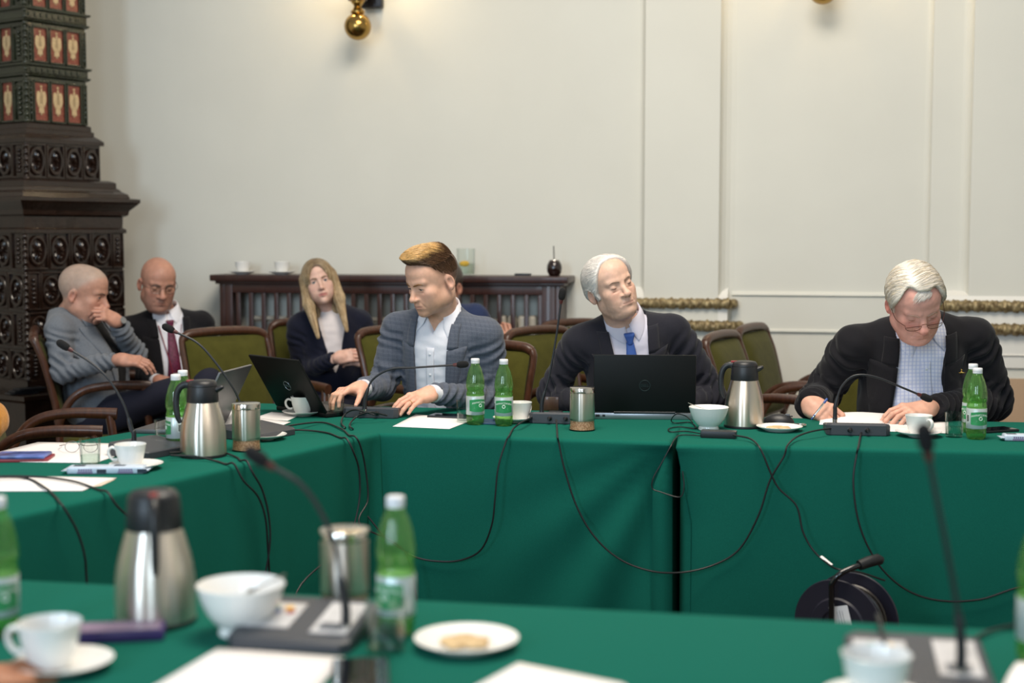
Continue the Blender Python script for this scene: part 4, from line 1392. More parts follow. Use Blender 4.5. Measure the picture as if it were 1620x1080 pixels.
# wrapped bars
def wrapped_bar(p, yaw, label, L=.215):
    t = empty('wrapped_bar', p, 0, label, 'snack bar', 'pale blue wrapped bars')
    V, F = box((0, 0, .011), (L, .05, .020), .006, 0, 3)
    mk('wrapper', rot((V, F), yaw, p), 'wrapper', t, world=True)
    for s in (-1, 1):
        vf = prism([(s * L / 2, -.024), (s * (L / 2 + .014), -.026), (s * (L / 2 + .011), -.012), (s * (L / 2 + .014), 0), (s * (L / 2 + .011), .012), (s * (L / 2 + .014), .026), (s * L / 2, .024)][::s], .0015, .010)
        mk('crimped_end', rot(vf, yaw, p), 'wrapper', t, False, True)
    for k in (-.055, .055):
        mk('printed_name', rot(join(*[box((k + .0065 * i - .016, -.0253, .0125), (.0045, .0008, .006)) for i in range(6)], box((k, -.0252, .006), (.042, .0006, .005))), yaw, p), 'wrapper_mauve', t, False, True)
        mk('printed_motif', rot(prism([(k + .03, -.004), (k + .034, .004), (k + .052, .005), (k + .060, -.004)], .0008), yaw, p + np.array([0, 0, 0])) if False else rot(box((k + .045, -.0253, .009), (.026, .0008, .011), .0003), yaw, p), 'wrapper_dark', t, False, True)
        mk('printed_motif', rot(box((k - .02, .0, .0214), (.03, .02, .0006)), yaw, p), 'wrapper_dark', t, False, True)
    return t


wrapped_bar(T(170, 748, ZL), 0.04, 'pale blue wrapped bar before the cup on the left table', .21)
wrapped_bar(T(1638, 697), -.12, 'pale blue wrapped bar at the right edge of the far table', .2)

# spectacles lying on the sheet at the left
p = T(120, 716, ZL) + np.array([0, 0, .002])
t = empty('spectacles', p, 0, 'thin brown spectacles lying on paper behind the left tumbler', 'spectacles')
for s in (-1, 1):
    tr = torus(.021, .0009, 28, 6); V = tr[0] * np.array([1, .8, 1])
    mk('rim', rot((V, tr[1]), 0, p + np.array([s * .028 + .02, -.01, .018]), PI / 2 - .2), 'wood_chair', t, world=True)
    mk('temple', tube(spline([p + np.array([s * .05 + .02, -.01, .024]), p + np.array([s * .045 - .02, .05, .012]), p + np.array([s * .03 - .045, .11, .004])], 5), .0011, 6), 'wood_chair', t, world=True)
mk('bridge', tube(spline([p + np.array([.012, -.01, .022]), p + np.array([.02, -.012, .026]), p + np.array([.028, -.01, .022])], 5), .0009, 6), 'wood_chair', t, world=True)

# on the radiator cover: glass jug with lemon, gourd with straw, small black case
uq, _z = wallpx(737, 433, .16)
p = WP(uq, .16, COVER_Z)
t = empty('glass_vase', p, 0, 'clear glass jug with lemon water on the radiator cover', 'jug')
mk('glass_wall', lathe([(0, 0), (.046, 0), (.049, .003), (.051, .145), (.0495, .1455), (.0475, .010), (0, .009)], 36, p), 'glass', t, world=True)
mk('water', lathe([(0, .010), (.0465, .010), (.048, .066), (0, .066)], 32, p), 'water', t, world=True)
mk('lemon_slice', rot(lathe([(0, -.003), (.026, -.003), (.026, .003), (0, .003)], 24), 0, p + np.array([-.008, 0, .064]), .5), 'lemon', t, world=True)
uq, _z = wallpx(877, 433, .16)
p = WP(uq, .16, COVER_Z)
t = empty('gourd_cup', p, 0, 'dark round gourd cup with a metal straw on the radiator cover', 'cup')
mk('gourd', lathe([(0, 0), (.022, 0), (.028, .004), (.038, .022), (.041, .040), (.039, .058), (.032, .074), (.026, .082), (.023, .083), (.023, .070), (0, .066)], 32, p), 'gourd', t, world=True)
mk('metal_rim', torus(.0245, .003, 28, 8, p + np.array([0, 0, .083])), 'steel_plain', t, world=True)
mk('straw', tube([p + np.array([.0, 0, .03]), p + np.array([-.004, 0, .16])], .0028, 8), 'black_iron', t, world=True)
uq, _z = wallpx(825, 433, .16)
single('black_case', rot(box((0, 0, .006), (.085, .05, .012), .003), -ROOM, WP(uq, .12, COVER_Z)), 'black_plastic', 'flat black case lying on the radiator cover beside the gourd', 'case')


# ------------------------------------------------------------------ cable reel on the floor
def cable_reel():
    c = D(1338, 985, 4.05)
    ax = np.array([.62, .78, .0]); ax /= np.linalg.norm(ax); sd = np.array([ax[1], -ax[0], 0])
    t = empty('cable_reel', (c[0], c[1], 0), 0, 'black cable reel with a white label standing on the floor before the cloth', 'cable reel')
    Mx = np.eye(4); Mx[:3, 0] = sd; Mx[:3, 1] = ZV; Mx[:3, 2] = -ax; Mx[:3, 3] = c
    R = .135
    for z, nm in ((.052, 'front_flange'), (-.060, 'rear_flange')):
        mk(nm, xf(lathe([(.0, z - .003), (R - .01, z - .003), (R, z - .005), (R + .002, z), (R, z + .004), (R - .02, z + .003), (.085, z + .003), (.080, z + .008), (.05, z + .008), (.045, z + .003), (0, z + .003)], 56), Mx), 'reel_plastic', t, world=True)
    mk('drum', xf(lathe([(.06, -.058), (.06, .05)], 32), Mx), 'reel_plastic', t, world=True)
    turns = []
    n = 420
    for i in range(n):
        a = i * .22; k = i / n
        zz = -.050 + .092 * (abs(((k * 4) % 2) - 1)); rr = .078 + .030 * k
        turns.append((rr * math.cos(a), rr * math.sin(a), zz))
    mk('wound_cable', xf(tube(turns, .0055, 6), Mx), 'rubber_brown', t, world=True)
    # tubular stand with its grip
    fr = spline([(.01, -c[2] + .012, .085), (.0, -.08, .085), (-.005, .10, .085), (-.002, .135, .085), (.02, .165, .07), (.06, .185, .02), (.085, .19, -.02)], 6)
    mk('stand_tube', xf(tube(fr, .0085, 12), Mx), 'black_steel', t, world=True)
    mk('grip', xf(tube([(.052, .182, .030), (.068, .19, .004), (.085, .195, -.022), (.092, .19, -.032)], [.015, .0165, .0165, .012], 14), Mx), 'rubber', t, world=True)
    mk('foot', xf(tube(spline([(-.10, -c[2] + .010, .10), (.01, -c[2] + .010, .085), (.10, -c[2] + .010, .03), (.10, -c[2] + .010, -.09), (0, -c[2] + .010, -.10), (-.10, -c[2] + .010, -.09), (-.10, -c[2] + .010, .10)], 6), .0085, 10), Mx), 'black_steel', t, world=True)
    lab = mk('label', xf(rot(box((0, 0, 0), (.062, .125, .0008)), -.0, (.055, -.075, .064), 0) if False else rot(box((0, 0, 0), (.060, .120, .0008)), .28, (.022, .006, .066)), Mx), 'paper', t, False, True)
    mk('barcode', xf(rot(join(*[box((.017, -.048 + .006 * i, .001), (.018, .003 if i % 2 else .0018, .0006)) for i in range(9)]), .28, (.022, .006, .066)), Mx), 'print_dark', lab, False, True)
    mk('printed_lines', xf(rot(join(box((.002, .005, .001), (.0015, .085, .0004)), box((.010, .02, .001), (.0012, .05, .0004)), box((-.006, .0, .001), (.0010, .09, .0004))), .28, (.022, .006, .066)), Mx), 'print', lab, False, True)
    return c


M['reel_plastic'] = mat('dark_violet_plastic', '#211F2B', .4)
M['rubber_brown'] = mat('brown_black_rubber', '#2A231E', .4)
M['black_steel'] = mat('black_lacquered_steel', '#141416', .18, .2, coat=.6)
M['print_dark'] = mat('black_print', '#2A2C30', .8)
REEL = cable_reel()


# ------------------------------------------------------------------ cables
def onA(px, py, off=.012):
    d = ray(px, py); o = np.array([0, 0, CAMZ]); n = np.array([nA[0], nA[1], 0]); p0 = np.array([PA[0], PA[1], 0]) - n * off
    return o + d * (np.dot(p0 - o, n) / np.dot(d, n))


def onB(px, py, off=.012):
    d = ray(px, py); o = np.array([0, 0, CAMZ]); n = np.array([nB[0], nB[1], 0]); p0 = np.array([PB[0], PB[1], 0]) - n * off
    return o + d * (np.dot(p0 - o, n) / np.dot(d, n))


def onL(px, py, off=.015):
    d = ray(px, py); o = np.array([0, 0, CAMZ]); n = -np.array([nL[0], nL[1], 0]); p0 = np.array([LI0[0], LI0[1], 0]) + n * off
    return o + d * (np.dot(p0 - o, n) / np.dot(d, n))


def nzv(v):
    return v / (np.linalg.norm(v) + 1e-9)


def lip(on_, px, off=.008, z=.757):
    """where a cable rolls over the edge of the cloth"""
    a, b = 600., 900.
    for _ in range(40):
        m = (a + b) / 2
        if on_(px, m, off)[2] > z: a = m
        else: b = m
    return on_(px, a, off)


def cable(pts, label, r=.0030, group='black cables', floor=None):
    if floor is not None:                     # the free end hangs on down and runs out over the floor
        p = np.array(pts[-1]); n = np.array([floor[0], floor[1], 0.]); d = nzv(p - np.array(pts[-2])) * np.array([1, 1, 0])
        pts = list(pts) + [np.array([p[0], p[1], p[2] * .45]) + n * .02 + d * .04, np.array([p[0], p[1], .03]) + n * .05 + d * .06, np.array([p[0], p[1], r + .001]) + n * .12 + d * .10, np.array([p[0], p[1], r + .001]) + n * .30 + d * .22]
    single('black_cable', tube(spline(pts, 8), r, 8), 'rubber', label, 'cable', group)


def tt(px, py, z=.754):
    return T(px, py, z)


# from the microphone of the young man and the upright microphone, looping over the cloth
cable([tt(842, 660, .770), tt(825, 668, .775), tt(812, 678, .757), lip(onA, 806)] + [onA(x, y, o) for x, y, o in ((800, 700, .03), (788, 740, .05), (783, 790, .055), (778, 830, .05), (762, 868, .035), (735, 884, .02), (700, 888, .015), (655, 880, .02), (610, 850, .05), (568, 815, .05))], 'black cable that drops from the upright microphone and loops to the left', floor=-nA)
cable([tt(880, 664, .770), tt(881, 674, .757), lip(onA, 882)] + [onA(x, y, o) for x, y, o in ((884, 700, .02), (893, 742, .03), (912, 800, .04), (940, 848, .045), (980, 884, .045), (1030, 903, .05))] + [onB(x, y, o) for x, y, o in ((1080, 905, .03), (1130, 893, .02), (1170, 868, .02), (1200, 815, .03), (1218, 760, .03), (1240, 722, .03))] + [lip(onB, 1246, .012), tt(1262, 690, .765), tt(1290, 681, .775), tt(1330, 676, .770)], 'long black cable sagging between the two far tables to the writing man')
cable([tt(1367, 676, .770), tt(1362, 686, .760), lip(onB, 1358)] + [onB(x, y, o) for x, y, o in ((1355, 720, .03), (1350, 760, .045), (1356, 815, .05), (1372, 862, .05), (1400, 905, .045), (1440, 936, .035), (1490, 950, .03), (1550, 948, .02), (1640, 930, .02))], 'black cable that drops from the arched microphone and runs to the right edge', floor=-nB)
cable([T(1160, 688, .765), tt(1185, 693, .762), lip(onB, 1198)] + [onB(x, y, o) for x, y, o in ((1207, 718, .03), (1218, 745, .035), (1232, 772, .035), (1260, 800, .04), (1270, 840, .05), (1285, 868, .06), (1305, 888, .09))] + [D(1325, 900, 4.15), D(1360, 905, 4.17), D(1400, 918, 4.20)], 'black adapter cable that runs down to the cable reel')
single('cable_tag', rot(box((0, 0, 0), (.038, .004, .014), .001), 0, (0, 0, 0)) if False else tube([onB(1299, 880, .072), onB(1316, 894, .095)], .0066, 8, .6), 'paper', 'white tag wrapped round the adapter cable above the reel', 'tag')
cable([tt(1110, 686, .760), tt(1085, 682), tt(1062, 683), tt(1058, 678), tt(1075, 675), tt(1100, 677), tt(1092, 668), tt(1068, 669), tt(1062, 664, .762), tt(1070, 655, .79), tt(1085, 658, .775), tt(1096, 668, .757)], 'thin black cord curled on the cloth at the foot of the white bowl', .0020)
cable([tt(1108, 689, .758), tt(1078, 688), tt(1068, 694)] + [onA(x, y, o) for x, y, o in ((1062, 704, .015), (1048, 730, .03), (1034, 755, .04), (1032, 772, .04), (1045, 778, .045), (1075, 786, .06), (1082, 770, .06), (1080, 745, .05))], 'thin black cord that dips into the gap between the two far tables', .0020)
# left table
cable([tt(592, 656, .772), tt(563, 648, .79), tt(546, 655, .770), tt(540, 668, .757), tt(546, 676, .755), tt(548, 678, .70)], 'short black cable at the left socket of the young man\'s microphone')
cable([tt(612, 657, .772), tt(585, 652, .79), tt(563, 660, .770), tt(553, 672, .758), tt(558, 678, .755), tt(560, 680, .70)], 'short black cable at the right socket of the young man\'s microphone')
zl = ZL + .004
cable([T(430, 680, zl + .012), T(465, 672, zl + .016), T(510, 668, zl), T(540, 678, zl), T(552, 688, zl), lip(onL, 562, .008, zl + .003)] + [onL(x, y, o) for x, y, o in ((570, 705, .02), (578, 740, .02), (582, 790, .03), (570, 830, .04))] + [onA(640, 872, .10)], 'black cable over the corner of the left table, upper one', floor=-nL)
cable([T(432, 686, zl + .010), T(470, 680, zl + .006), T(515, 684, zl), T(538, 692, zl), lip(onL, 548, .008, zl + .003)] + [onL(x, y, o) for x, y, o in ((558, 712, .03), (568, 745, .03), (567, 800, .03), (545, 860, .03), (470, 935, .03))], 'black cable over the corner of the left table, lower one', floor=-nL)
cable([T(268, 716, zl + .014), T(300, 714, zl + .012), T(335, 710, zl + .010), T(372, 722, zl), T(380, 728, zl), lip(onL, 390, .008, zl + .003)] + [onL(x, y, o) for x, y, o in ((400, 748, .03), (415, 775, .035), (425, 815, .04), (427, 860, .04), (418, 915, .03), (405, 960, .03))], 'black cable hanging at the front of the left thermos, right one', floor=-nL)
cable([T(270, 720, zl + .012), T(310, 722, zl + .008), T(345, 730, zl), T(358, 734, zl), lip(onL, 370, .008, zl + .003)] + [onL(x, y, o) for x, y, o in ((385, 760, .03), (408, 785, .035), (420, 820, .04), (424, 870, .035), (428, 930, .03))], 'black cable hanging at the front of the left thermos, left one', floor=-nL)
cable([T(-40, 757, zl + .006), T(10, 754, zl + .006), T(45, 757, zl + .005), T(72, 772, zl + .004), T(86, 784, zl), lip(onL, 95, .008, zl + .003)] + [onL(x, y, o) for x, y, o in ((103, 806, .03), (122, 840, .04), (134, 880, .045), (138, 930, .04))], 'black cable over the front sheet at the left edge, lower one', floor=-nL)
cable([T(-40, 755, zl + .012), T(20, 753, zl + .012), T(75, 755, zl + .008), T(120, 762, zl + .006), T(155, 774, zl), lip(onL, 170, .008, zl + .003)] + [onL(x, y, o) for x, y, o in ((185, 800, .03), (215, 830, .03), (240, 870, .03))], 'black cable over the front sheet at the left edge, upper one', floor=-nL)
# floor cables in the gap and behind the nearest table
cable([T(1402, 1052, .775), T(1398, 1010, .790), T(1392, 985, .80), T(1388, 972, .76)], 'blurred cable rising behind the right microphone on the nearest table', .0035)
cable([T(1525, 1022, .757), T(1560, 1000, .757), T(1600, 990, .757), T(1660, 984, .757)], 'blurred cable lying behind the right microphone on the nearest table')

# ================================================================== PEOPLE
# smooth solids described by signed distances, turned into one continuous mesh by surface nets
def smin(a, b, k):
    h = np.clip(.5 + .5 * (b - a) / k, 0, 1)
    return b + (a - b) * h - k * h * (1 - h)


def smax(a, b, k):
    return -smin(-a, -b, k)


def s_ell(P, c, r):
    q = (P - np.asarray(c, float)) / np.asarray(r, float)
    k0 = np.sqrt((q * q).sum(1)) + 1e-9
    q2 = q / np.asarray(r, float); k1 = np.sqrt((q2 * q2).sum(1)) + 1e-9
    return k0 * (k0 - 1) / k1


def s_cone(P, a, b, ra, rb):
    a = np.asarray(a, float); b = np.asarray(b, float)
    ab = b - a; L = float(ab @ ab) + 1e-12
    t = np.clip(((P - a) @ ab) / L, 0, 1)
    return np.sqrt(((P - a - t[:, None] * ab) ** 2).sum(1)) - (ra + (rb - ra) * t)


def s_box(P, c, h, r):
    q = np.abs(P - np.asarray(c, float)) - (np.asarray(h, float) - r)
    return np.sqrt((np.maximum(q, 0) ** 2).sum(1)) + np.minimum(q.max(1), 0) - r


def sdf_mesh(f, lo, hi, h):
    lo = np.asarray(lo, float); hi = np.asarray(hi, float)
    c = 4
    n = (np.ceil((hi - lo) / (h * c)).astype(int)) * c + 1
    ax = [lo[i] + h * np.arange(n[i]) for i in range(3)]
    # coarse pass, then exact values only near the surface
    nc = (n - 1) // c + 1
    G = np.stack(np.meshgrid(*[lo[i] + h * c * np.arange(nc[i]) for i in range(3)], indexing='ij'), -1).reshape(-1, 3)
    fc = f(G).reshape(nc)
    idx = [np.minimum((np.arange(n[i]) + c // 2) // c, nc[i] - 1) for i in range(3)]
    val = fc[np.ix_(*idx)].astype(float).copy()
    near = np.abs(val) < h * c * 1.9
    I = np.argwhere(near)
    pts = lo + I * h
    vv = np.empty(len(pts))
    for s in range(0, len(pts), 200000): vv[s:s + 200000] = f(pts[s:s + 200000])
    val[near] = vv
    ins = val < 0
    # cells that the surface crosses
    cn = [ins[dx:n[0] - 1 + dx, dy:n[1] - 1 + dy, dz:n[2] - 1 + dz] for dx in (0, 1) for dy in (0, 1) for dz in (0, 1)]
    sm = sum(x.astype(np.int8) for x in cn)
    act = (sm > 0) & (sm < 8)
    cells = np.argwhere(act)
    vid = -np.ones(act.shape, int); vid[tuple(cells.T)] = np.arange(len(cells))
    acc = np.zeros((len(cells), 3)); cnt = np.zeros(len(cells))
    off = np.array([(dx, dy, dz) for dx in (0, 1) for dy in (0, 1) for dz in (0, 1)])
    vals = np.stack([val[tuple((cells + o).T)] for o in off], 1)
    for i in range(8):
        for j in range(i + 1, 8):
            if np.abs(off[i] - off[j]).sum() == 1:
                m = (vals[:, i] < 0) != (vals[:, j] < 0)
                t = vals[m, i] / (vals[m, i] - vals[m, j])
                acc[m] += off[i] + t[:, None] * (off[j] - off[i]); cnt[m] += 1
    V = lo + h * (cells + acc / cnt[:, None])
    F = []
    for a in range(3):
        b, d = (a + 1) % 3, (a + 2) % 3
        s0 = [slice(1, -1)] * 3; s0[a] = slice(0, -1)
        s1 = list(s0); s1[a] = slice(1, None)
        e0 = ins[tuple(s0)]; e1 = ins[tuple(s1)]
        E_ = np.argwhere(e0 != e1)
        if not len(E_): continue
        base = E_ + np.array([0 if i == a else 1 for i in range(3)])
        fl = e0[tuple(E_.T)]
        ob = np.zeros(3, int); ob[b] = 1; od = np.zeros(3, int); od[d] = 1
        q = np.stack([vid[tuple((base - ob - od).T)], vid[tuple((base - od).T)], vid[tuple(base.T)], vid[tuple((base - ob).T)]], 1)
        ok = (q >= 0).all(1); q = q[ok]; fl = fl[ok]
        F.append(np.where(fl[:, None], q, q[:, ::-1]))
    F = np.concatenate(F)
    vol = (V[F[:, 0]] * np.cross(V[F[:, 1]], V[F[:, 2]])).sum() + (V[F[:, 0]] * np.cross(V[F[:, 2]], V[F[:, 3]])).sum()
    if vol < 0: F = F[:, ::-1].copy()
    return V, F


def vnormals(V, F):
    n = np.cross(V[F[:, 2]] - V[F[:, 0]], V[F[:, 3]] - V[F[:, 1]])
    N = np.zeros_like(V)
    for k in range(4): np.add.at(N, F[:, k], n)
    return N / (np.linalg.norm(N, axis=1)[:, None] + 1e-12)


def relax(V, F, it=2, k=.5):
    e = np.concatenate([F[:, [0, 1]], F[:, [1, 2]], F[:, [2, 3]], F[:, [3, 0]]])
    for _ in range(it):
        S = np.zeros_like(V); c = np.zeros(len(V))
        np.add.at(S, e[:, 0], V[e[:, 1]]); np.add.at(S, e[:, 1], V[e[:, 0]])
        np.add.at(c, e[:, 0], 1); np.add.at(c, e[:, 1], 1)
        V = V * (1 - k) + k * S / c[:, None]
    return V


def colour(o, cols):
    me = o.data
    at = me.color_attributes.new('Col', 'FLOAT_COLOR', 'POINT')
    at.data.foreach_set('color', np.concatenate([cols, np.ones((len(cols), 1))], 1).astype(np.float32).ravel())


def euler(yaw, pitch, roll):
    return np.array(Matrix.Rotation(math.radians(yaw), 3, 'Z') @ Matrix.Rotation(math.radians(pitch), 3, 'X') @ Matrix.Rotation(math.radians(roll), 3, 'Y'))


def nz(v):
    v = np.asarray(v, float); return v / (np.linalg.norm(v) + 1e-12)


# ------------------------------------------------------------------ head
def head_sdf(P, h):
    """head in its own frame: face towards -y, z up, origin between the ears at eye height"""
    w = h.get('wide', 1.0); jaw = h.get('jaw', 1.0); fat = h.get('fat', 0.0); nose = h.get('nose', 1.0)
    Q = P / np.array([w, 1, 1])
    S = Q.copy(); S[:, 0] = np.abs(S[:, 0])
    d = s_ell(Q, (0, .016, .030), (.0765, .0985, .0870))
    d = smin(d, s_ell(Q, (0, -.030, .045), (.063, .062, .058)), .03)                 # forehead
    d = smin(d, s_ell(Q, (0, -.034, -.034), (.0585 + fat * .5, .058, .074)), .03)     # face
    d = smin(d, s_ell(Q, (0, -.034, -.080), (.0485 * jaw + fat, .050, .034)), .03)    # jaw
    d = smin(d, s_ell(S, (.046 * jaw + fat, .004, -.064), (.020, .028, .030)), .03)   # jaw angle
    d = smin(d, s_ell(Q, (0, -.076, -.102), (.022 * jaw, .017, .015)), .022)          # chin
    if fat: d = smin(d, s_ell(Q, (0, -.030, -.108), (.046 + fat, .044, .024 + fat)), .03)
    d = smin(d, s_ell(S, (.044, -.055, -.026), (.019, .020, .017)), .022)             # cheekbone
    d = smin(d, s_ell(S, (.036, -.046, -.052), (.0215, .026, .032)), .024)            # cheek
    # brow and eye sockets
    d = smin(d, s_cone(S, (.010, -.0855, .017), (.044, -.072, .019), .0095, .0085), .014)
    d = smax(d, -s_ell(S, (.0315, -.0985, -.001), (.0165, .0145, .0125)), .012)
    d = smin(d, s_ell(S, (.0315, -.0735, -.0015), (.0150, .0140, .0125)), .004)
    # nose
    nn = s_cone(Q, (0, -.083, .010), (0, -.1065 - .004 * (nose - 1), -.036), .0075, .0105 * nose)
    nn = smin(nn, s_ell(Q, (0, -.1085 - .006 * (nose - 1), -.039), (.0120 * nose, .0115, .0100)), .008)
    nn = smin(nn, s_ell(S, (.0125 * nose, -.0965, -.0425), (.0078 * nose, .0100, .0075)), .006)
    d = smin(d, nn, .010)
    d = smax(d, -s_ell(S, (.0062, -.1045, -.0500), (.0036, .0052, .0030)), .003)
    # mouth
    op = h.get('open', 0.)
    full = h.get('lips', 1.0)
    d = smin(d, s_ell(Q, (0, -.078, -.069), (.030, .020, .022)), .012)
    d = smin(d, s_cone(S, (0, -.0975, -.0655), (.0225, -.0855, -.0700), .0047 * full, .0020), .005)
    d = smin(d, s_cone(S, (0, -.0965, -.0765 - op), (.0205, -.0860, -.0722 - op * .5), .0053 * full, .0022), .005)
    d = smax(d, -s_cone(S, (0, -.1025, -.0712 - op / 2), (.0240, -.0905, -.0715 - op / 3), .0016 + op, .0009), .0022)
    d = smax(d, -s_ell(Q, (0, -.1005, -.0870), (.014, .006, .0035)), .008)
    age = h.get('age', 0.)
    if age:
        d = smax(d, -s_cone(S, (.0185, -.1005, -.046), (.0320, -.0855, -.073), .0022 * age, .0018 * age), .009)
        d = smax(d, -s_cone(S, (.0180, -.0905, -.0165), (.0400, -.0790, -.0200), .0013 * age, .0010 * age), .006)
    # ears
    e = S - np.array([.0735 / 1.0, .010, -.012])
    ca, sa = math.cos(.35), math.sin(.35)
    e = np.stack([e[:, 0] * ca + e[:, 1] * -sa, e[:, 0] * sa + e[:, 1] * ca, e[:, 2]], 1)
    c2, s2 = math.cos(-.18), math.sin(-.18)
    e = np.stack([e[:, 0], e[:, 1] * c2 - e[:, 2] * s2, e[:, 1] * s2 + e[:, 2] * c2], 1)
    ear = s_ell(e, (.005, .010, .001), (.0080, .0165, .0280))
    ear = smin(ear, s_ell(e, (.004, .002, -.0225), (.0062, .0080, .0100)), .008)
    ear = smax(ear, -s_ell(e, (.0140, .007, .001), (.0092, .0092, .0165)), .005)
    ear = smax(ear, -s_ell(e, (.0135, .0155, .005), (.0060, .0032, .0170)), .003)
    d = smin(d, ear, .006)
    # open eyes: cut the lids
    eo = h.get('eyes', 0.)
    if eo > 0:
        d = smax(d, -s_ell(S, (.0315, -.0905, -.0020 + h.get('eyez', 0)), (.0132, .0125, eo)), .0012)
    elif eo < 0:
        pass
    return d


def eyes(h, Rm, c, s, parent, iris='#5A6A78'):
    for sg in (-1, 1):
        w = h.get('wide', 1.)
        p = c + Rm @ (np.array([sg * .0315 * w, -.0738, -.0018]) * s)
        g = nz(Rm @ np.array(h.get('gaze', (0, -1, 0)), float))
        V, F = ball((0, 0, 0), 1, 24, 16)
        zc = V[:, 2].copy()
        q = Vector((0, 0, 1)).rotation_difference(Vector(g))
        Rq = np.array(q.to_matrix())
        o = mk('eye', (V @ Rq.T * .0128 * s + p, F), M['sclera'], parent, True, True)
        o.data.materials.append(M['iris']); o.data.materials.append(M['pupil'])
        for pl in o.data.polygons:
            zz = np.mean([zc[i] for i in F[pl.index]])
            pl.material_index = 2 if zz > .975 else (1 if zz > .86 else 0)


def lash(h, Rm, c, s, parent, m='lash'):
    """upper lid edge, and the closing line of a shut eye"""
    eo = h.get('eyes', 0.); w = h.get('wide', 1.)
    for sg in (-1, 1):
        pts = []
        for t in np.linspace(-1, 1, 11):
            x = .0315 + .0128 * t
            if eo > 0: z = -.0020 + h.get('eyez', 0) + eo * math.sqrt(max(0, 1 - (t * .97) ** 2)) * .95
            else: z = -.0065 + .0036 * t * t + h.get('lidz', 0)
            rr = np.array([(x - .0315) / .0150, 0, (z + .0015) / .0125]); yy = -.0735 - .0140 * math.sqrt(max(.02, 1 - rr[0] ** 2 - rr[2] ** 2)) - .0002
            pts.append(c + Rm @ (np.array([sg * x * w, yy, z]) * s))
        th = .0011 if eo > 0 else .0012
        mk('eyelashes', tube(pts, np.interp(np.linspace(0, 1, 11), [0, .5, 1], [.0004, th, .0004]) * s, 6), M[m], parent, True, True)


def brows(h, Rm, c, s, parent, f):
    w = h.get('wide', 1.)
    bc = h.get('brow', '#6A5238'); bt = h.get('browt', 1.)
    m = mat('brow_hair', bc, .8, bump=.5, bscale=400)
    for sg in (-1, 1):
        pts = []; n = 12
        for k in range(n):
            t = k / (n - 1)
            x = (.0115 + .0365 * t) * w; z = .0125 + .0060 * math.sin(min(1, t * 1.25) * PI / 2) - .0045 * max(0, t - .65) / .35 + h.get('browz', 0)
            ys = -.125
            p = np.array([[sg * x, ys, z]])
            for _ in range(40):
                dd = f(p)[0]
                if dd < .0004: break
                p[0, 1] += dd * .8
            pts.append(c + Rm @ ((p[0] + np.array([0, -.0002, 0])) * s))
        mk('eyebrow', tube(pts, np.interp(np.linspace(0, 1, n), [0, .15, .6, 1], [.0020, .0036, .0030, .0008]) * s * bt, 8, .9), m, parent, True, True)


def skin_colours(L, base, h):
    """L: head-frame points; colour of lips, cheeks, nose, ears and shaved hair"""
    c = np.tile(np.array(lin(base)[:3]), (len(L), 1))
    ax = np.abs(L[:, 0])
    def blend(mask, col, k):
        nonlocal c
        m = (mask * k)[:, None]; c = c * (1 - m) + m * np.array(lin(col)[:3])
    g = lambda p, r: np.exp(-(((np.stack([ax, L[:, 1], L[:, 2]], 1) - np.array(p)) / np.array(r)) ** 2).sum(1))
    rosy = h.get('rosy', '#C07A66'); ro = h.get('rosyk', .45)
    blend(g((.040, -.07, -.030), (.022, .03, .020)), rosy, ro)
    blend(g((0, -.110, -.040), (.014, .02, .014)), rosy, ro)
    blend(g((.085, .015, -.012), (.016, .03, .04)), rosy, ro * 1.1)
    lip = np.exp(-((ax / .024) ** 6)) * np.exp(-(((L[:, 2] + .0712) / .0085) ** 4)) * (L[:, 1] < -.083)
    blend(lip, h.get('lipcol', '#A8695C'), h.get('lipk', .6))
    blend(g((.0315, -.09, -.016), (.016, .02, .006)), h.get('under', '#A87868'), .35 * h.get('age', .3))
    if h.get('stubble'):
        st = (1 / (1 + np.exp((L[:, 2] + .055) / .006))) * (1 / (1 + np.exp((L[:, 1] - .0) / .01)))
        blend(np.clip(st - lip, 0, 1), h['stubble'], .35)
    if h.get('shave'):
        # cropped hair over the scalp: colour only, the hair is too short to stand up
        hl = h.get('hairline', None)
        zt = np.interp(L[:, 1], [-.10, -.055, -.02, .02, .06, .1], h['shave_z'])
        k = 1 / (1 + np.exp(-(L[:, 2] - zt) / .006))
        k = k * (ax < .0815) if False else k
        blend(k * (1 - g((.085, .015, -.012), (.014, .026, .034))), h['shave'], h.get('shavek', .75))
    return c


# ------------------------------------------------------------------ hands
FL = [(.040, .025, .020), (.045, .029, .021), (.041, .027, .021), (.032, .020, .018)]


def hand_chains(curl, thumb=(.6, .25, .2), spread=1.0, side=1):
    """joint points of five fingers; fingers along +y, back of the hand +z, thumb on -x * side"""
    ch = []
    for i in range(4):
        x = (-.029 + .0195 * i)
        c = curl[i] if hasattr(curl[0], '__len__') else curl
        a = 0.; p = np.array([x, .088 - .004 * abs(i - 1), .0]); pts = [p.copy()]
        sp = (i - 1.4) * .07 * spread
        for k in range(3):
            a += c[k]
            L = FL[i][k]
            p = p + L * np.array([math.sin(sp) * math.cos(a), math.cos(sp) * math.cos(a), -math.sin(a)])
            pts.append(p.copy())
        ch.append(pts)
    p = np.array([-.024, .022, -.006]); pts = [p.copy()]
    d = nz([-math.sin(thumb[0]), math.cos(thumb[0]), -math.sin(thumb[1])])
    bend = nz(np.cross(d, (0, 0, 1)))
    p = p + .042 * d; pts.append(p.copy())
    d2 = nz(d * math.cos(thumb[2]) + np.array([.5, .4, -.4]) * math.sin(thumb[2])); p = p + .032 * d2; pts.append(p.copy())
    d3 = nz(d2 * math.cos(thumb[2]) + np.array([.5, .4, -.4]) * math.sin(thumb[2])); p = p + .024 * d3; pts.append(p.copy())
    ch.append(pts)
    ch = [[q * np.array([side, 1, 1]) for q in pts] for pts in ch]
    return ch


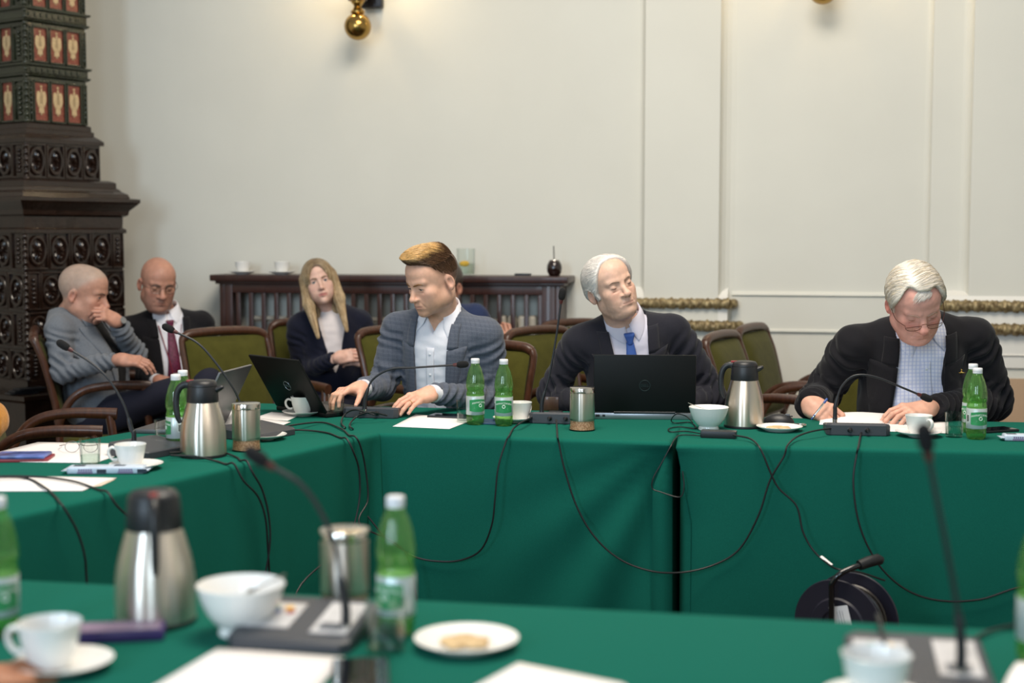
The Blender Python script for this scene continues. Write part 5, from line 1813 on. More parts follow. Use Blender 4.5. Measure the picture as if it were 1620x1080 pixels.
def hand_sdf(P, ch, side, plump=1.0):
    d = s_box(P, (0, .048, 0), (.0385, .046, .0130), .0125)
    d = smin(d, s_cone(P, (0, .0, 0), (0, .03, 0), .0255, .024), .02)
    d = smin(d, s_ell(P, (-.024 * side, .030, -.008), (.016, .026, .013)), .012)
    d = smin(d, s_ell(P, (.026 * side, .030, -.006), (.012, .028, .012)), .012)
    for i, pts in enumerate(ch[:4]):
        r = np.array([.0098, .0090, .0080, .0066]) * plump * (.88 if i == 3 else 1)
        f = s_cone(P, pts[0], pts[1], r[0], r[1])
        f = smin(f, s_cone(P, pts[1], pts[2], r[1], r[2]), .003)
        f = smin(f, s_cone(P, pts[2], pts[3], r[2], r[3]), .003)
        f = smin(f, s_ell(P, pts[0] + np.array([0, -.002, .005]), (.0085, .010, .0075)), .006)
        kk = .005
        # fingers melt into the palm but stay apart from each other
        if i == 0: fing = f
        else: fing = smin(fing, f, .0012)
    d = smin(d, fing, .007)
    t = ch[4]
    f = s_cone(P, t[0], t[1], .0150 * plump, .0110 * plump)
    f = smin(f, s_cone(P, t[1], t[2], .0108 * plump, .0095 * plump), .003)
    f = smin(f, s_cone(P, t[2], t[3], .0095 * plump, .0070 * plump), .003)
    return smin(d, f, .009)


def make_hand(wrist, fdir, back, side, curl, thumb, spread, forearm, plump=1.0, scale=1.0, h=.0022):
    """one hand with the start of its forearm, in the world; side=+1: thumb on the left of the fingers seen from the back"""
    fdir = nz(fdir); back = np.asarray(back, float); back = nz(back - fdir * (back @ fdir)); xr = np.cross(fdir, back)
    R = np.stack([xr, fdir, back], 1)
    ch = hand_chains(curl, thumb, spread, side)
    fa = (R.T @ (np.asarray(forearm, float) - wrist)) / scale
    fa = fa / np.linalg.norm(fa) * .10

    def f(P):
        d = hand_sdf(P, ch, side, plump)
        q = P * np.array([1, 1, 1.15])
        return smin(d, s_cone(P, (0, .008, 0), fa, .0250, .0320), .02)
    allp = np.array([q for c in ch for q in c] + [fa, np.array([-.045, 0, -.03]), np.array([.045, .0, .03])])
    V, F = sdf_mesh(f, allp.min(0) - .045, allp.max(0) + .045, h)
    V = relax(V, F, 1, .4)
    tips = [R @ (c[-1] * scale) + wrist for c in ch]
    nails = []
    for i, c in enumerate(ch):
        a, b = c[-2], c[-1]
        t = nz(b - a)
        up = np.array([0, 0, 1.]) if i < 4 else nz([-.6 * side, -.2, .6])
        up = nz(up - t * (up @ t)); sx = np.cross(t, up)
        r = (.0066 if i < 3 else .0060) * plump * (1.1 if i == 4 else 1)
        cc = b - t * .001 + up * (r * .80)
        vv, ff = ball((0, 0, 0), 1, 12, 8)
        Mx = np.stack([sx * .0050, t * .0062, up * .0016], 1)
        nails.append((( (vv @ Mx.T + cc) * scale) @ R.T + wrist, ff))
    return (V * scale) @ R.T + wrist, F, nails, tips


M['sclera'] = mat('eye_white', '#D9D2CC', .15)
M['iris'] = mat('iris', '#4A5560', .1, noise=.3, nscale=300)
M['pupil'] = mat('pupil', '#08080A', .05)
M['lash'] = mat('dark_lash', '#2A1C18', .7)
M['lash_pale'] = mat('pale_lash', '#7A5A4C', .7)
M['nail'] = mat('fingernail', '#D8A898', .25)
M['skin'] = attr_mat('skin', .48, .10, .12, 350, .4)


# ------------------------------------------------------------------ one seated person with clothes
def torso_sdf(P, c):
    """torso in its own frame, origin at the hips, z along the spine to the base of the neck"""
    L = c['L']; k = L / .52; sw = c['sw']; b = c.get('belly', 0.); ch = c.get('chest', 0.)
    S = P.copy(); S[:, 0] = np.abs(S[:, 0])
    d = s_ell(P, (0, .01, .06 * k), (.160 + b * .6, .125 + b * .4, .13 * k))
    d = smin(d, s_ell(P, (0, -.012 - b * .7, .22 * k), (.145 + b, .108 + b, .18 * k)), .06)
    d = smin(d, s_ell(P, (0, .0, .365 * k), (.150 + ch + b * .3, .112 + ch, .155 * k)), .05)
    d = smin(d, s_cone(S, (.0, .020, L - .055), (sw - .035, .012, L - .085), .050, .052), .05)
    d = smin(d, s_cone(P, (0, .022, L - .06), (0, .010, L + .0), .062, .050), .04)
    return d


def vwidth(z, v):
    """half width of the jacket opening at height z along the spine"""
    return np.interp(z, v[0], v[1])


def march(f, X, Z, y0=-.42):
    P = np.stack([X, np.full_like(X, y0), Z], 1)
    for _ in range(70):
        d = f(P); P[:, 1] += np.clip(d, -.02, .03) * .75
    return P


def strip_mesh(rows, thick, N):
    """rows: list of equally long lists of points; N: offset direction"""
    R = np.array(rows); nr, nc = R.shape[:2]
    top = R.reshape(-1, 3); bot = top + np.asarray(N) * thick
    V = np.concatenate([top, bot]); F = []; m = nr * nc
    for j in range(nr - 1):
        for i in range(nc - 1):
            a = j * nc + i
            F.append([a, a + nc, a + nc + 1, a + 1]); F.append([m + a, m + a + 1, m + a + nc + 1, m + a + nc])
    loop = [i for i in range(nc)] + [j * nc + nc - 1 for j in range(1, nr)] + [(nr - 1) * nc + i for i in range(nc - 2, -1, -1)] + [j * nc for j in range(nr - 2, 0, -1)]
    for q in range(len(loop)):
        a, b = loop[q], loop[(q + 1) % len(loop)]; F.append([a, b, m + b, m + a])
    return (V, F)


def strands(f, roots, dirf, nst, step, off, r, cols, seed=0, sides=3):
    """hairs that start on the surface f = 0 and follow it; off = (start, end) height above it"""
    rg = np.random.default_rng(seed)
    P = roots.copy(); n = len(P); path = []
    e = .002
    ln = rg.uniform(.6, 1.0, n)
    lift = rg.uniform(.4, 1.0, n)
    for k in range(nst):
        g = np.stack([f(P + np.eye(3)[i] * e) - f(P - np.eye(3)[i] * e) for i in range(3)], 1); g /= np.linalg.norm(g, axis=1)[:, None] + 1e-9
        want = (off[0] + (off[1] - off[0]) * (k / (nst - 1))) * lift
        P = P - g * (f(P) - want)[:, None]
        path.append(P.copy())
        d = dirf(P) + rg.normal(0, .10, (n, 3)); d -= g * (d * g).sum(1)[:, None]; d /= np.linalg.norm(d, axis=1)[:, None] + 1e-9
        P = P + d * (step * ln)[:, None]
    path = np.stack(path, 1)                                  # n, nst, 3
    return ribbon(path, r, cols, sides)


def ribbon(path, r, cols, sides=3):
    n, k, _ = path.shape
    tg = np.gradient(path, axis=1); tg /= np.linalg.norm(tg, axis=2)[..., None] + 1e-9
    a = np.cross(tg, np.array([.31, .53, .79])); a /= np.linalg.norm(a, axis=2)[..., None] + 1e-9
    b = np.cross(tg, a)
    w = r * np.interp(np.linspace(0, 1, k), [0, .15, .7, 1], [.7, 1, .9, .25])
    V = []
    for s in range(sides):
        an = 2 * PI * s / sides
        V.append(path + (math.cos(an) * a + math.sin(an) * b) * w[None, :, None])
    V = np.stack(V, 2).reshape(-1, 3)                         # n, k, sides
    idx = np.arange(n * k * sides).reshape(n, k, sides)
    F = []
    for s in range(sides):
        s2 = (s + 1) % sides
        F.append(np.stack([idx[:, :-1, s], idx[:, 1:, s], idx[:, 1:, s2], idx[:, :-1, s2]], -1).reshape(-1, 4))
    C = np.repeat(cols, k * sides, axis=0)
    return V, np.concatenate(F), C


M['hair'] = attr_mat('hair', .42, 0, .0, 300, .5)


def person(label, c):
    O = np.array(c['pelvis'], float); Nk = np.array(c['neck'], float)
    Zt = nz(Nk - O); L = float(np.linalg.norm(Nk - O)); c['L'] = L
    psi = math.radians(c['face']); fw = np.array([math.sin(psi), -math.cos(psi), 0]); Yt = -nz(fw - Zt * (fw @ Zt)); Xt = np.cross(Yt, Zt)
    B = np.stack([Xt, Yt, Zt], 1)
    loc = lambda P: (P - O) @ B
    wor = lambda Q: np.asarray(Q) @ B.T + O
    t = empty('person', (O[0], O[1], 0), 0, label, 'person')
    hd = c['head']; s = hd.get('s', 1.); Hc = np.array(c['headpos'], float); Rh = euler(*c['headrot'])
    hl = lambda P: ((P - Hc) @ Rh) / s
    skin = c.get('skin', '#C99A82')

    # ---------------- body: head, neck and hands
    nb = wor((0, .014, L - .06)); nt_ = Hc + Rh @ (np.array([0, .022, -.055]) * s); nr = c.get('neckr', .056)

    def fbody(P):
        d = head_sdf(hl(P), hd) * s
        d = smin(d, s_cone(P, nt_, nb, nr, nr + .004), .028)
        # the throat runs on into the chest
        return smin(d, s_cone(P, wor((0, .0, L - .04)), wor((0, .0, L - .12)), .055, .085), .03)
    pts = np.array([Hc + Rh @ (np.array(q) * s) for q in ((-.1, -.13, -.13), (.1, .125, .13), (-.1, .125, .13), (.1, -.13, -.13), (.1, .125, -.13), (-.1, .125, -.13), (-.1, -.13, .13), (.1, -.13, .13))] + [nb - .10, nb + .10])
    pts[-2:, 2] = nb[2] + np.array([-.06, .02])
    V, F = sdf_mesh(fbody, pts.min(0), pts.max(0), c.get('res', .0026))
    V = relax(V, F, 1, .3)
    Lc = hl(V)
    cols = skin_colours(Lc, skin, hd)
    # loose wrinkle relief
    Nn = vnormals(V, F); V = V + Nn * (vnoise(Lc, 55, 5) * .00025 * hd.get('age', .3))[:, None]
    parts = [(V, F.tolist())]; allc = [cols]; nails = []
    arms = {}
    for side, key in ((-1, 'armA'), (1, 'armB')):
        a = c.get(key)
        if not a: continue
        sh = wor((side * c['sw'], .012, L - .095)); el = np.array(a['elbow'], float); wr = np.array(a['wrist'], float)
        arms[side] = (sh, el, wr)
        hv, hf, nl, tips = make_hand(wr, a['fdir'], a['back'], 1 if side < 0 else -1, a.get('curl', (.2, .35, .2)), a.get('thumb', (.6, .2, .25)), a.get('spread', 1.), el, a.get('plump', 1.), c.get('hands', 1.0), c.get('hres', .0023))
        parts.append((hv, hf.tolist())); k = vnoise(hv, 30, 3)
        hc = np.array(lin(c.get('handskin', skin))[:3]) * np.array([1.0, .94, .93]) * (1 + .05 * k[:, None])
        allc.append(hc); nails += nl
        a['tips'] = tips
    # trunk and limbs under the clothes keep the figure whole
    inner = [tube([wor((0, .014, L - .05)), wor((0, .01, L * .55)), O], [.055, .08, .10], 12)]
    for side, (sh, el, wr) in arms.items():
        inner.append(tube([wor((0, .01, L - .10)), sh, el, wr], [.04, .04, .033, .024], 10))
    for v in inner:
        parts.append(v); allc.append(np.tile(np.array(lin(skin)[:3]), (len(v[0]), 1)))
    body = mk('body', join(*parts), M['skin'], t, True, True, auto=0)
    colour(body, np.concatenate(allc))
    for nv in nails: mk('fingernail', nv, M['nail'], body, True, True)
    if hd.get('eyes', 0) > 0: eyes(hd, Rh, Hc, s, body)
    lash(hd, Rh, Hc, s, body, hd.get('lash', 'lash'))
    brows(hd, Rh, Hc, s, body, lambda P: head_sdf(P, hd))

    # ---------------- shirt
    gs = .002
    ft = lambda Q: torso_sdf(Q, c)
    lo, hi = np.array([-.30, -.30, -.08]), np.array([.30, .22, L + .06])
    sv, sf = sdf_mesh(lambda Q: smax(ft(Q) - gs, -(s_cone(Q, (0, .010, L - .02), (0, -.01, L + .15), nr + .001, nr + .012)), .006) if not c.get('notch') else smax(smax(ft(Q) - gs, -(s_cone(Q, (0, .010, L - .02), (0, -.01, L + .15), nr + .001, nr + .012)), .006), -np.maximum((np.abs(Q[:, 0]) - .55 * (Q[:, 2] - L + c['notch'])) * .85, Q[:, 1] - .0), .004), lo, hi, .0075)
    sn = vnormals(sv, sf)
    fold = vnoise(sv * np.array([1, 1, .45]), 9, c.get('seed', 1)) * .0025 + vnoise(sv, 22, 4) * .0010
    sv = sv + sn * fold[:, None]
    shirt = mk('shirt', (wor(sv), sf.tolist()), c['shirt'], t, True, True, auto=0)
    shirt_f = lambda Q: ft(Q) - gs - .001

    if c.get('collar', True):
        cn = wor((0, .012, L - .008)); axn = nz(nz(nt_ - nb) * .55 + Zt * .45); xa = nz(Xt - axn * (Xt @ axn)); ya = np.cross(axn, xa)
        rc = nr + .0045
        opn = c.get('collar_open', .10)
        for sg in (-1, 1):
            rows = []
            n = 22
            for k in range(n + 1):
                u = k / n; ph = opn + (PI - opn) * u
                front = max(0, 1 - u * 2.6)
                hb = .034 - .014 * front                           # height of the stand
                drop = .030 + c.get('tip', .040) * front ** 1.6       # length of the fall
                dirn = math.sin(ph) * sg * xa - math.cos(ph) * ya
                el_ = 1.0 + .10 * abs(math.cos(ph))
                p0 = cn + dirn * rc * el_ + axn * (-.012)
                p1 = cn + dirn * (rc * el_ + .001) + axn * hb
                p2 = cn + dirn * (rc * el_ + .005) + axn * (hb + .002)
                p3 = cn + dirn * (rc * el_ + .010 + .004 * front) + axn * (hb - drop * .55)
                p4 = cn + dirn * (rc * el_ + .014 + .010 * front) + axn * (hb - drop) + sg * xa * .012 * front
                for q in (p3, p4):
                    qq = loc(q[None]); 
                    for _ in range(6):
                        dd = ft(qq)[0] - gs - .0045
                        if dd >= 0: break
                        e = 1e-3; g_ = np.array([ft(qq + np.eye(3)[i] * e)[0] - ft(qq - np.eye(3)[i] * e)[0] for i in range(3)]); g_[2] *= .3
                        qq = qq - nz(g_) * dd
                    q[:] = wor(qq)[0]
                rows.append([p0, p1, p2, p3, p4])
            mk('collar', strip_mesh(rows, .0001, -Zt), c.get('collar_mat', c['shirt']), shirt, True, True, auto=0)
    if c.get('placket'):
        zz = np.linspace(.05, L - .075 - .6 * c.get('notch', 0.), 26)
        rows = []
        for x in (-.016, -.010, 0, .010, .016):
            p = march(shirt_f, np.full_like(zz, x), zz); rows.append(wor(p + np.array([0, -.0025, 0])))
        mk('placket', strip_mesh(rows, .002, Yt), c['shirt'], shirt, True, True, auto=0)
        for z in np.linspace(.10, L - .10 - .6 * c.get('notch', 0.), 5):
            p = march(shirt_f, np.array([0.]), np.array([z]))[0]
            bv = rot(lathe([(0, 0), (.005, 0), (.0055, .001), (.004, .002), (0, .0018)], 12), 0, p + np.array([0, -.003, 0]), PI / 2)
            mk('button', (wor(bv[0]), bv[1]), 'cap', shirt, True, True)
    if c.get('tie'):
        z1 = L - .072; zz = np.concatenate([np.linspace(z1, z1 - .10, 8), np.linspace(z1 - .12, .06, 14)])
        wv = np.interp(zz, [.06, .12, z1 - .10, z1], [.040, .040, .026, .014]) * c.get('tiew', 1.)
        tx = c.get('tiex', 0.)
        rows = []
        for u in (-1, -.5, 0, .5, 1):
            p = march(shirt_f, tx * (z1 - zz) + u * wv, zz); rows.append(wor(p + np.stack([np.zeros_like(zz), -.006 + .0035 * abs(u) + 0 * zz, np.zeros_like(zz)], 1)))
        tie = mk('necktie', strip_mesh(rows, .004, Yt), c['tie'], t, True, True, auto=0)
        kp = march(shirt_f, np.array([0.]), np.array([z1 + .012]))[0]
        kv, kf = sdf_mesh(lambda Q: smax(s_box(Q, (0, 0, 0), (.030, .014, .024), .008), (np.abs(Q[:, 0]) - (.0145 + .30 * Q[:, 2])), .004), (-.04, -.03, -.04), (.04, .03, .04), .004)
        mk('knot', (wor(kv + kp + np.array([0, -.006, 0])), kf.tolist()), c['tie'], tie, True, True, auto=0)

    # ---------------- jacket
    if c.get('jacket'):
        g = .013
        v = c['vee']
        zcut = c.get('hem', -.06)

        def ftj(Q):
            d = ft(Q) - g
            return d

        def fj(P):
            Q = loc(P)
            d = ftj(Q)
            w = vwidth(Q[:, 2], v); x = Q[:, 0] - c.get('veex', 0.) * (L - Q[:, 2])
            cut = np.maximum((np.abs(x) - w) * .9, Q[:, 1] - .01)
            hole = s_cone(Q, (0, .014, L - .045), (0, -.012, L + .12), nr + .009, nr + .03)
            d = smax(d, -cut, .004)
            d = smax(d, -hole, .006)
            sl = None
            for side, (sh, el, wr) in arms.items():
                dn = nz(wr - el); cuff = wr - dn * c.get('cuffgap', .022)
                rr = c.get('sleeve', 1.)
                a = s_cone(P, sh, el, .064 * rr, .053 * rr)
                bq = s_cone(P, el, wr + dn * .05, .053 * rr, .036 * rr)
                bq = smax(bq, (P - cuff) @ dn, .003)
                a = smin(a, bq, .02)
                d = smin(d, a, .028)
            return d
        ap = np.array([wor((x, y, z)) for x in (-.28, .28) for y in (-.24, .2) for z in (-.08, L + .05)] + [q + dd for (sh, el, wr) in arms.values() for q in (sh, el, wr) for dd in (-.075, .075)])
        jv, jf = sdf_mesh(fj, ap.min(0), ap.max(0), c.get('jres', .0058))
        jv = relax(jv, jf, 2, .4)
        jn = vnormals(jv, jf)
        Q = loc(jv)
        amp = c.get('folds', 1.)
        dsp = vnoise(Q * np.array([1, 1, .5]), 5, c.get('seed', 1)) * .0040 + vnoise(Q, 13, 8) * .0016
        for side, (sh, el, wr) in arms.items():
            for A_, B_, cen, wid in ((sh, el, .82, .20), (el, wr, .15, .20), (el, wr, .8, .22), (sh, el, .22, .16)):
                ab = B_ - A_; Lq = np.linalg.norm(ab); tq = ((jv - A_) @ ab) / Lq ** 2
                dist = np.linalg.norm(jv - (A_ + np.clip(tq, 0, 1)[:, None] * ab), axis=1)
                m = np.exp(-((tq - cen) / wid) ** 2) * (dist < .095)
                bend = nz(np.cross(ab, (wr - sh))) if np.linalg.norm(np.cross(ab, wr - sh)) > 1e-6 else ZV
                sk = (jv - A_) @ nz(np.cross(ab, bend))
                dsp += m * .0062 * np.sin((tq * Lq + .6 * sk) * 2 * PI / .042 + vnoise(jv, 6, 2) * 1.2)
        jv = jv + jn * (dsp * amp)[:, None]
        jacket = mk('jacket', (jv, jf.tolist()), c['jacket'], t, True, True, auto=0)
        lapf = lambda Q: ftj(Q) - .0015
        if c.get('lapel', .07):
            lw = c.get('lapel', .07)
            zb = c.get('lapel_z', v[0][0]); zn = L - .125; zt = L - .030
            for sg in (-1, 1):
                rows = []
                zs = np.concatenate([np.linspace(zb, zn, 16), np.linspace(zn + .004, zt, 8)])
                for kz, z in enumerate(zs):
                    wi = float(vwidth(np.array([z]), v)[0]) - .004
                    if z <= zn: wo = wi + .006 + lw * ((z - zb) / (zn - zb)) ** .75
                    else:
                        q = (z - zn) / (zt - zn); wo = wi + lw * (.62 + .10 * q) - .012 * q
                    xs = np.linspace(wi, wo, 6)
                    p = march(lapf, sg * xs + c.get('veex', 0.) * (L - z), np.full(6, z) + (.014 * np.linspace(0, 1, 6) * (1 if z <= zn else 0)))
                    lift = .0035 + .0035 * np.sin(np.linspace(0, PI, 6))
                    rows.append(wor(p + np.stack([np.zeros(6), -lift, np.zeros(6)], 1)))
                mk('lapel', strip_mesh(rows[:16], .003, Yt), c.get('lapel_mat', c['jacket']), jacket, True, True, auto=0)
                mk('jacket_collar', strip_mesh(rows[16:], .003, Yt), c.get('lapel_mat', c['jacket']), jacket, True, True, auto=0)
        if c.get('pocket'):
            z0, x0 = c['pocket']
            rows = []
            for z in (z0 - .008, z0 + .008):
                xs = np.linspace(x0 - .045, x0 + .045, 8); p = march(lapf, xs, np.full(8, z) + (xs - x0) * .18); rows.append(wor(p + np.array([0, -.003, 0])))
            mk('breast_pocket', strip_mesh(rows, .003, Yt), c['jacket'], jacket, True, True, auto=0)
        if c.get('hip_pocket'):
            z0 = c['hip_pocket']
    # ---------------- shirt cuffs
    for side, (sh, el, wr) in arms.items():
        if c.get('cuffs', True):
            dn = nz(wr - el); a = wr - dn * .030; b = wr - dn * c.get('cuffend', .006)
            mk('cuff', tube([a, b, b, a], [.0335, .0325, .0300, .0300], 24, caps=False), c.get('cuff_mat', c['shirt']), shirt, True, True)
    # ---------------- legs
    if c.get('legs'):
        hipw = .095
        fs = []
        for side, (kn, an) in zip((-1, 1), c['legs']):
            fs.append((wor((side * hipw, -.01, .0)), np.array(kn, float), np.array(an, float)))

        def fl(P):
            d = s_ell(loc(P), (0, .02, .0), (.17, .125, .11))
            for h_, k_, a_ in fs:
                q = smin(s_cone(P, h_, k_, .088, .066), s_cone(P, k_, a_ + ZV * .06, .066, .052), .03)
                d = smin(d, q, .03)
            return d
        ap = np.array([q + e for f_ in fs for q in f_ for e in (-.12, .12)] + [O - .2, O + .2]); ap[:, 2] = np.maximum(ap[:, 2], .02)
        lv, lf = sdf_mesh(fl, ap.min(0), ap.max(0), .010)
        ln = vnormals(lv, lf); lv = lv + ln * (vnoise(lv, 6, 9) * .004)[:, None]
        mk('trousers', (lv, lf.tolist()), c['trousers'], t, True, True, auto=0)
        for h_, k_, a_ in fs:
            d = nz((a_ - k_) * np.array([1, 1, 0]) * .0 + np.array([fw[0], fw[1], 0]))
            q = np.array([a_[0], a_[1], 0])
            az = a_[2] if a_[2] > .15 else .0

            def fshoe(P, q=q, d=d):
                e = np.cross(ZV, d); R_ = np.stack([d, e, ZV], 1); Q = (P - q) @ R_
                f_ = s_box(Q, (.07, 0, .035), (.145, .046, .034), .03)
                f_ = smin(f_, s_cone(Q, (-.02, 0, .06), (-.015, 0, .11), .045, .042), .03)
                return smax(f_, -Q[:, 2] + .002, .003)
            if a_[2] < .2:
                vv, ff = sdf_mesh(fshoe, q + np.array([-.28, -.28, -.01]), q + np.array([.28, .28, .18]), .012)
                mk('shoe', (vv, ff.tolist()), 'black_plastic', t, True, True, auto=0)
    return dict(t=t, body=body, Rh=Rh, Hc=Hc, s=s, hd=hd, wor=wor, L=L, B=B, arms=arms, shirt_f=shirt_f, O=O, hl=hl)


def hair_cap(p, f, name, cols, res=.0035):
    """f: hair solid in the head frame; cols(L) gives the colour"""
    R_, H_, s = p['Rh'], p['Hc'], p['s']
    V, F = sdf_mesh(f, (-.13, -.15, -.34), (.13, .15, .17), res)
    V = relax(V, F, 1, .4)
    o = mk(name, ((V * s) @ R_.T + H_, F.tolist()), M['hair'], p['t'], True, True, auto=0)
    colour(o, cols(V))
    return o, V, F


def hair_strands(p, path_or, parent, name='hair_strands'):
    V, F, C = path_or
    R_, H_, s = p['Rh'], p['Hc'], p['s']
    # sub-part of the hair
    o = mk(name, ((V * s) @ R_.T + H_, F.tolist()), M['hair'], parent, True, True, auto=0)
    colour(o, C)
    return o


def pick(V, n, seed, mask=None):
    rg = np.random.default_rng(seed)
    idx = np.arange(len(V)) if mask is None else np.flatnonzero(mask)
    return V[rg.choice(idx, n, replace=len(idx) < n)]


def tones(n, cols, seed, var=.12):
    rg = np.random.default_rng(seed)
    C = np.array([lin(c)[:3] for c in cols])
    return C[rg.integers(0, len(C), n)] * rg.uniform(1 - var, 1 + var, (n, 1))


def glasses(p, label, m, y=-.100, z=-.004, rw=.024, rh=.017, half=False, dz=0., lens=True):
    """worn spectacles: two rims, bridge, temples over the ears"""
    R_, H_, s = p['Rh'], p['Hc'], p['s']; w = p['hd'].get('wide', 1.)
    W = lambda q: (np.asarray(q) * s) @ R_.T + H_
    g = None
    bits = []
    for sg in (-1, 1):
        cx = sg * .034 * w
        th = np.linspace(0, 2 * PI, 33)
        if half: th = np.linspace(PI, 2 * PI, 20)
        pts = np.stack([cx + rw * np.sign(np.cos(th)) * np.abs(np.cos(th)) ** .75, y + .006 * ((np.cos(th) * sg) > 0) * np.abs(np.cos(th)), z + rh * np.sign(np.sin(th)) * np.abs(np.sin(th)) ** .75], 1)
        if half: pts = pts[::-1]
        bits.append(('rim', tube(W(pts), .0009 * s, 6)))
        if half: bits.append(('top_bar', tube(W(np.array([(cx - rw, y, z), (cx, y - .001, z + .0015), (cx + rw, y + .004 * (sg > 0), z)])), .0010 * s, 6)))
        bits.append(('temple', tube(spline(W(np.array([(sg * (.034 * w + rw), y + .006, z + .003), (sg * .078 * w, -.055, z + .004), (sg * .0835 * w, .0, .008 + dz), (sg * .082 * w, .030, -.004)])), 6), .0011 * s, 6)))
        if lens:
            n = 24; th2 = np.linspace(0, 2 * PI, n, endpoint=False)
            zz_ = rh * np.sign(np.sin(th2)) * np.abs(np.sin(th2)) ** .75
            if half: zz_ = np.minimum(zz_, .0)
            ring = np.stack([cx + rw * np.sign(np.cos(th2)) * np.abs(np.cos(th2)) ** .75, np.full(n, y + .0005), z + zz_], 1)
            V = np.concatenate([W(ring), W(ring + np.array([0, .0012, 0]))])
            Fq = [list(range(n)), list(range(n, 2 * n))[::-1]] + [[i, (i + 1) % n, n + (i + 1) % n, n + i] for i in range(n)]
            bits.append(('lens', (V, Fq)))
    bits.append(('bridge', tube(spline(W(np.array([(-.034 * w + rw, y, z + .004), (0, y - .004, z + .009), (.034 * w - rw, y, z + .004)])), 6), .0010 * s, 6)))
    g = mk('spectacles', bits[-1][1], m, p['t'], True, True, label=label)
    for nm, vf in bits[:-1]:
        mk(nm, vf, 'glass' if nm == 'lens' else m, g, True, True)


# ------------------------------------------------------------------ the people in the room
M['plaid_grey'] = plaid_mat('grey_check_wool', '#535966', '#424957', '#646974', 62, .9, .3, .32, .2, ((.94, .34, 0), (.1, 0, 1)), .35)
M['suit_charcoal'] = mat('charcoal_suit', '#22222B', .85, noise=.15, nscale=200, bump=.15, bscale=400, sheen=.12, spec=.2)
M['suit_navy'] = mat('navy_blazer', '#15182A', .85, noise=.15, nscale=200, bump=.12, bscale=400, sheen=.12, spec=.2)
M['suit_black'] = mat('black_suit', '#141318', .85, noise=.1, nscale=200, bump=.12, bscale=400, sheen=.1, spec=.2)
M['suit_blue'] = mat('blue_suit', '#2A3658', .85, noise=.12, nscale=200, bump=.12, bscale=400, sheen=.12, spec=.2)
M['linen_grey'] = mat('light_grey_linen', '#72777F', .95, noise=.16, nscale=140, bump=.25, bscale=300, sheen=.15, spec=.15)
M['shirt_white'] = mat('white_shirt', '#E4E4EC', .8, bump=.12, bscale=90)
M['shirt_pale'] = plaid_mat('pale_blue_shirt', '#D6D2E0', '#BFC4DA', '#D6D2E0', 190, .8, .4, .35, .08)
M['shirt_check'] = plaid_mat('blue_check_shirt', '#E2E2F0', '#AAB3DA', '#B6BEE0', 75, .85, .34, .5, .12, ((1, .05, 0), (0, .25, .97)), 0.)
M['shirt_black'] = mat('black_top', '#0E0E11', .9, bump=.1, bscale=90)
M['blouse'] = mat('ivory_blouse', '#DFD6D6', .7, bump=.15, bscale=60)
M['tie_blue'] = mat('blue_tie', '#3F63B0', .55, noise=.1, nscale=300, bump=.15, bscale=500, stretch=(1, 1, 3))
M['tie_plum'] = mat('plum_tie', '#4E0E2A', .55, noise=.3, nscale=90, col2='#6E2044', bump=.15, bscale=400)
M['trouser_navy'] = mat('navy_trousers', '#15172A', .9, noise=.1, nscale=120, bump=.1, bscale=300)
M['trouser_dark'] = mat('dark_trousers', '#17171C', .9, noise=.1, nscale=120)
M['knit_ochre'] = mat('ochre_knit', '#B87A1C', .95, noise=.2, nscale=90, bump=.5, bscale=260, sheen=.3)
M['frame_brown'] = mat('brown_wire', '#5A2E22', .3, .5)
M['frame_grey'] = mat('grey_wire', '#4A4648', .25, .8)
M['ring_gold'] = mat('gold_ring', '#D9B463', .2, 1.)
M['lanyard'] = mat('red_lanyard', '#7E1B2C', .7)

cap_ell = lambda L, g, sc=(1, 1, 1): s_ell(L, (0, .016, .030), (.0765 + g, .0985 + g, .0870 + g))
fore_ell = lambda L, g: s_ell(L, (0, -.030, .045), (.063 + g, .062 + g, .058 + g))


def scalp(L, g, w=1.):
    Q = L / np.array([w, 1, 1])
    return smin(cap_ell(Q, g), fore_ell(Q, g), .03)


# ================= young man in the grey check blazer
c4 = dict(pelvis=(-.27, 5.66, .56), neck=D(698, 490, 5.53), face=-20, sw=.190, chest=.004, seed=3,
          headpos=D(684, 442, 5.44), headrot=(-50, 20, 2), neckr=.056,
          head=dict(s=1.045, jaw=1.06, nose=1.0, eyes=.0028, eyez=-.0035, gaze=(0, -.75, -.66), brow='#7A5530', lipcol='#B07468', rosy='#D09080', rosyk=.3,
                    shave='#3A2416', shavek=.95, shave_z=[.095, .074, .036, .002, -.018, -.042], age=.15, stubble='#B08462', browz=-.002),
          skin='#DFAF96', shirt='shirt_white', jacket='plaid_grey', vee=([-.1, .0, .12, .30, .5, .6], [.085, .08, .072, .068, .075, .08]), lapel=.062, lapel_z=.14, placket=True,
          collar_open=.46, tip=.050, notch=.075, res=.0024,
          armA=dict(elbow=D(606, 612, 5.58), wrist=D(573, 614, 5.27), fdir=D(515, 622, 5.16) - D(573, 614, 5.27), back=(.1, .25, 1), curl=(.35, .65, .45), thumb=(.75, .55, .2), spread=1.2),
          armB=dict(elbow=D(782, 632, 5.52), wrist=D(682, 622, 5.20), fdir=D(622, 641, 5.07) - D(682, 622, 5.20), back=(-.15, -.55, 1), curl=(.22, .38, .25), thumb=(.45, .35, .2), spread=.7),
          cuffend=-.008, legs=[(D(640, 700, 5.30) * np.array([1, 1, 0]) + np.array([-.02, .0, .50]), (-.36, 5.20, .10)), ((-.18, 5.22, .50), (-.16, 5.20, .10))], trousers='trouser_navy')
p4 = person('young man with blond swept-up hair in a grey check blazer and open white shirt', c4)


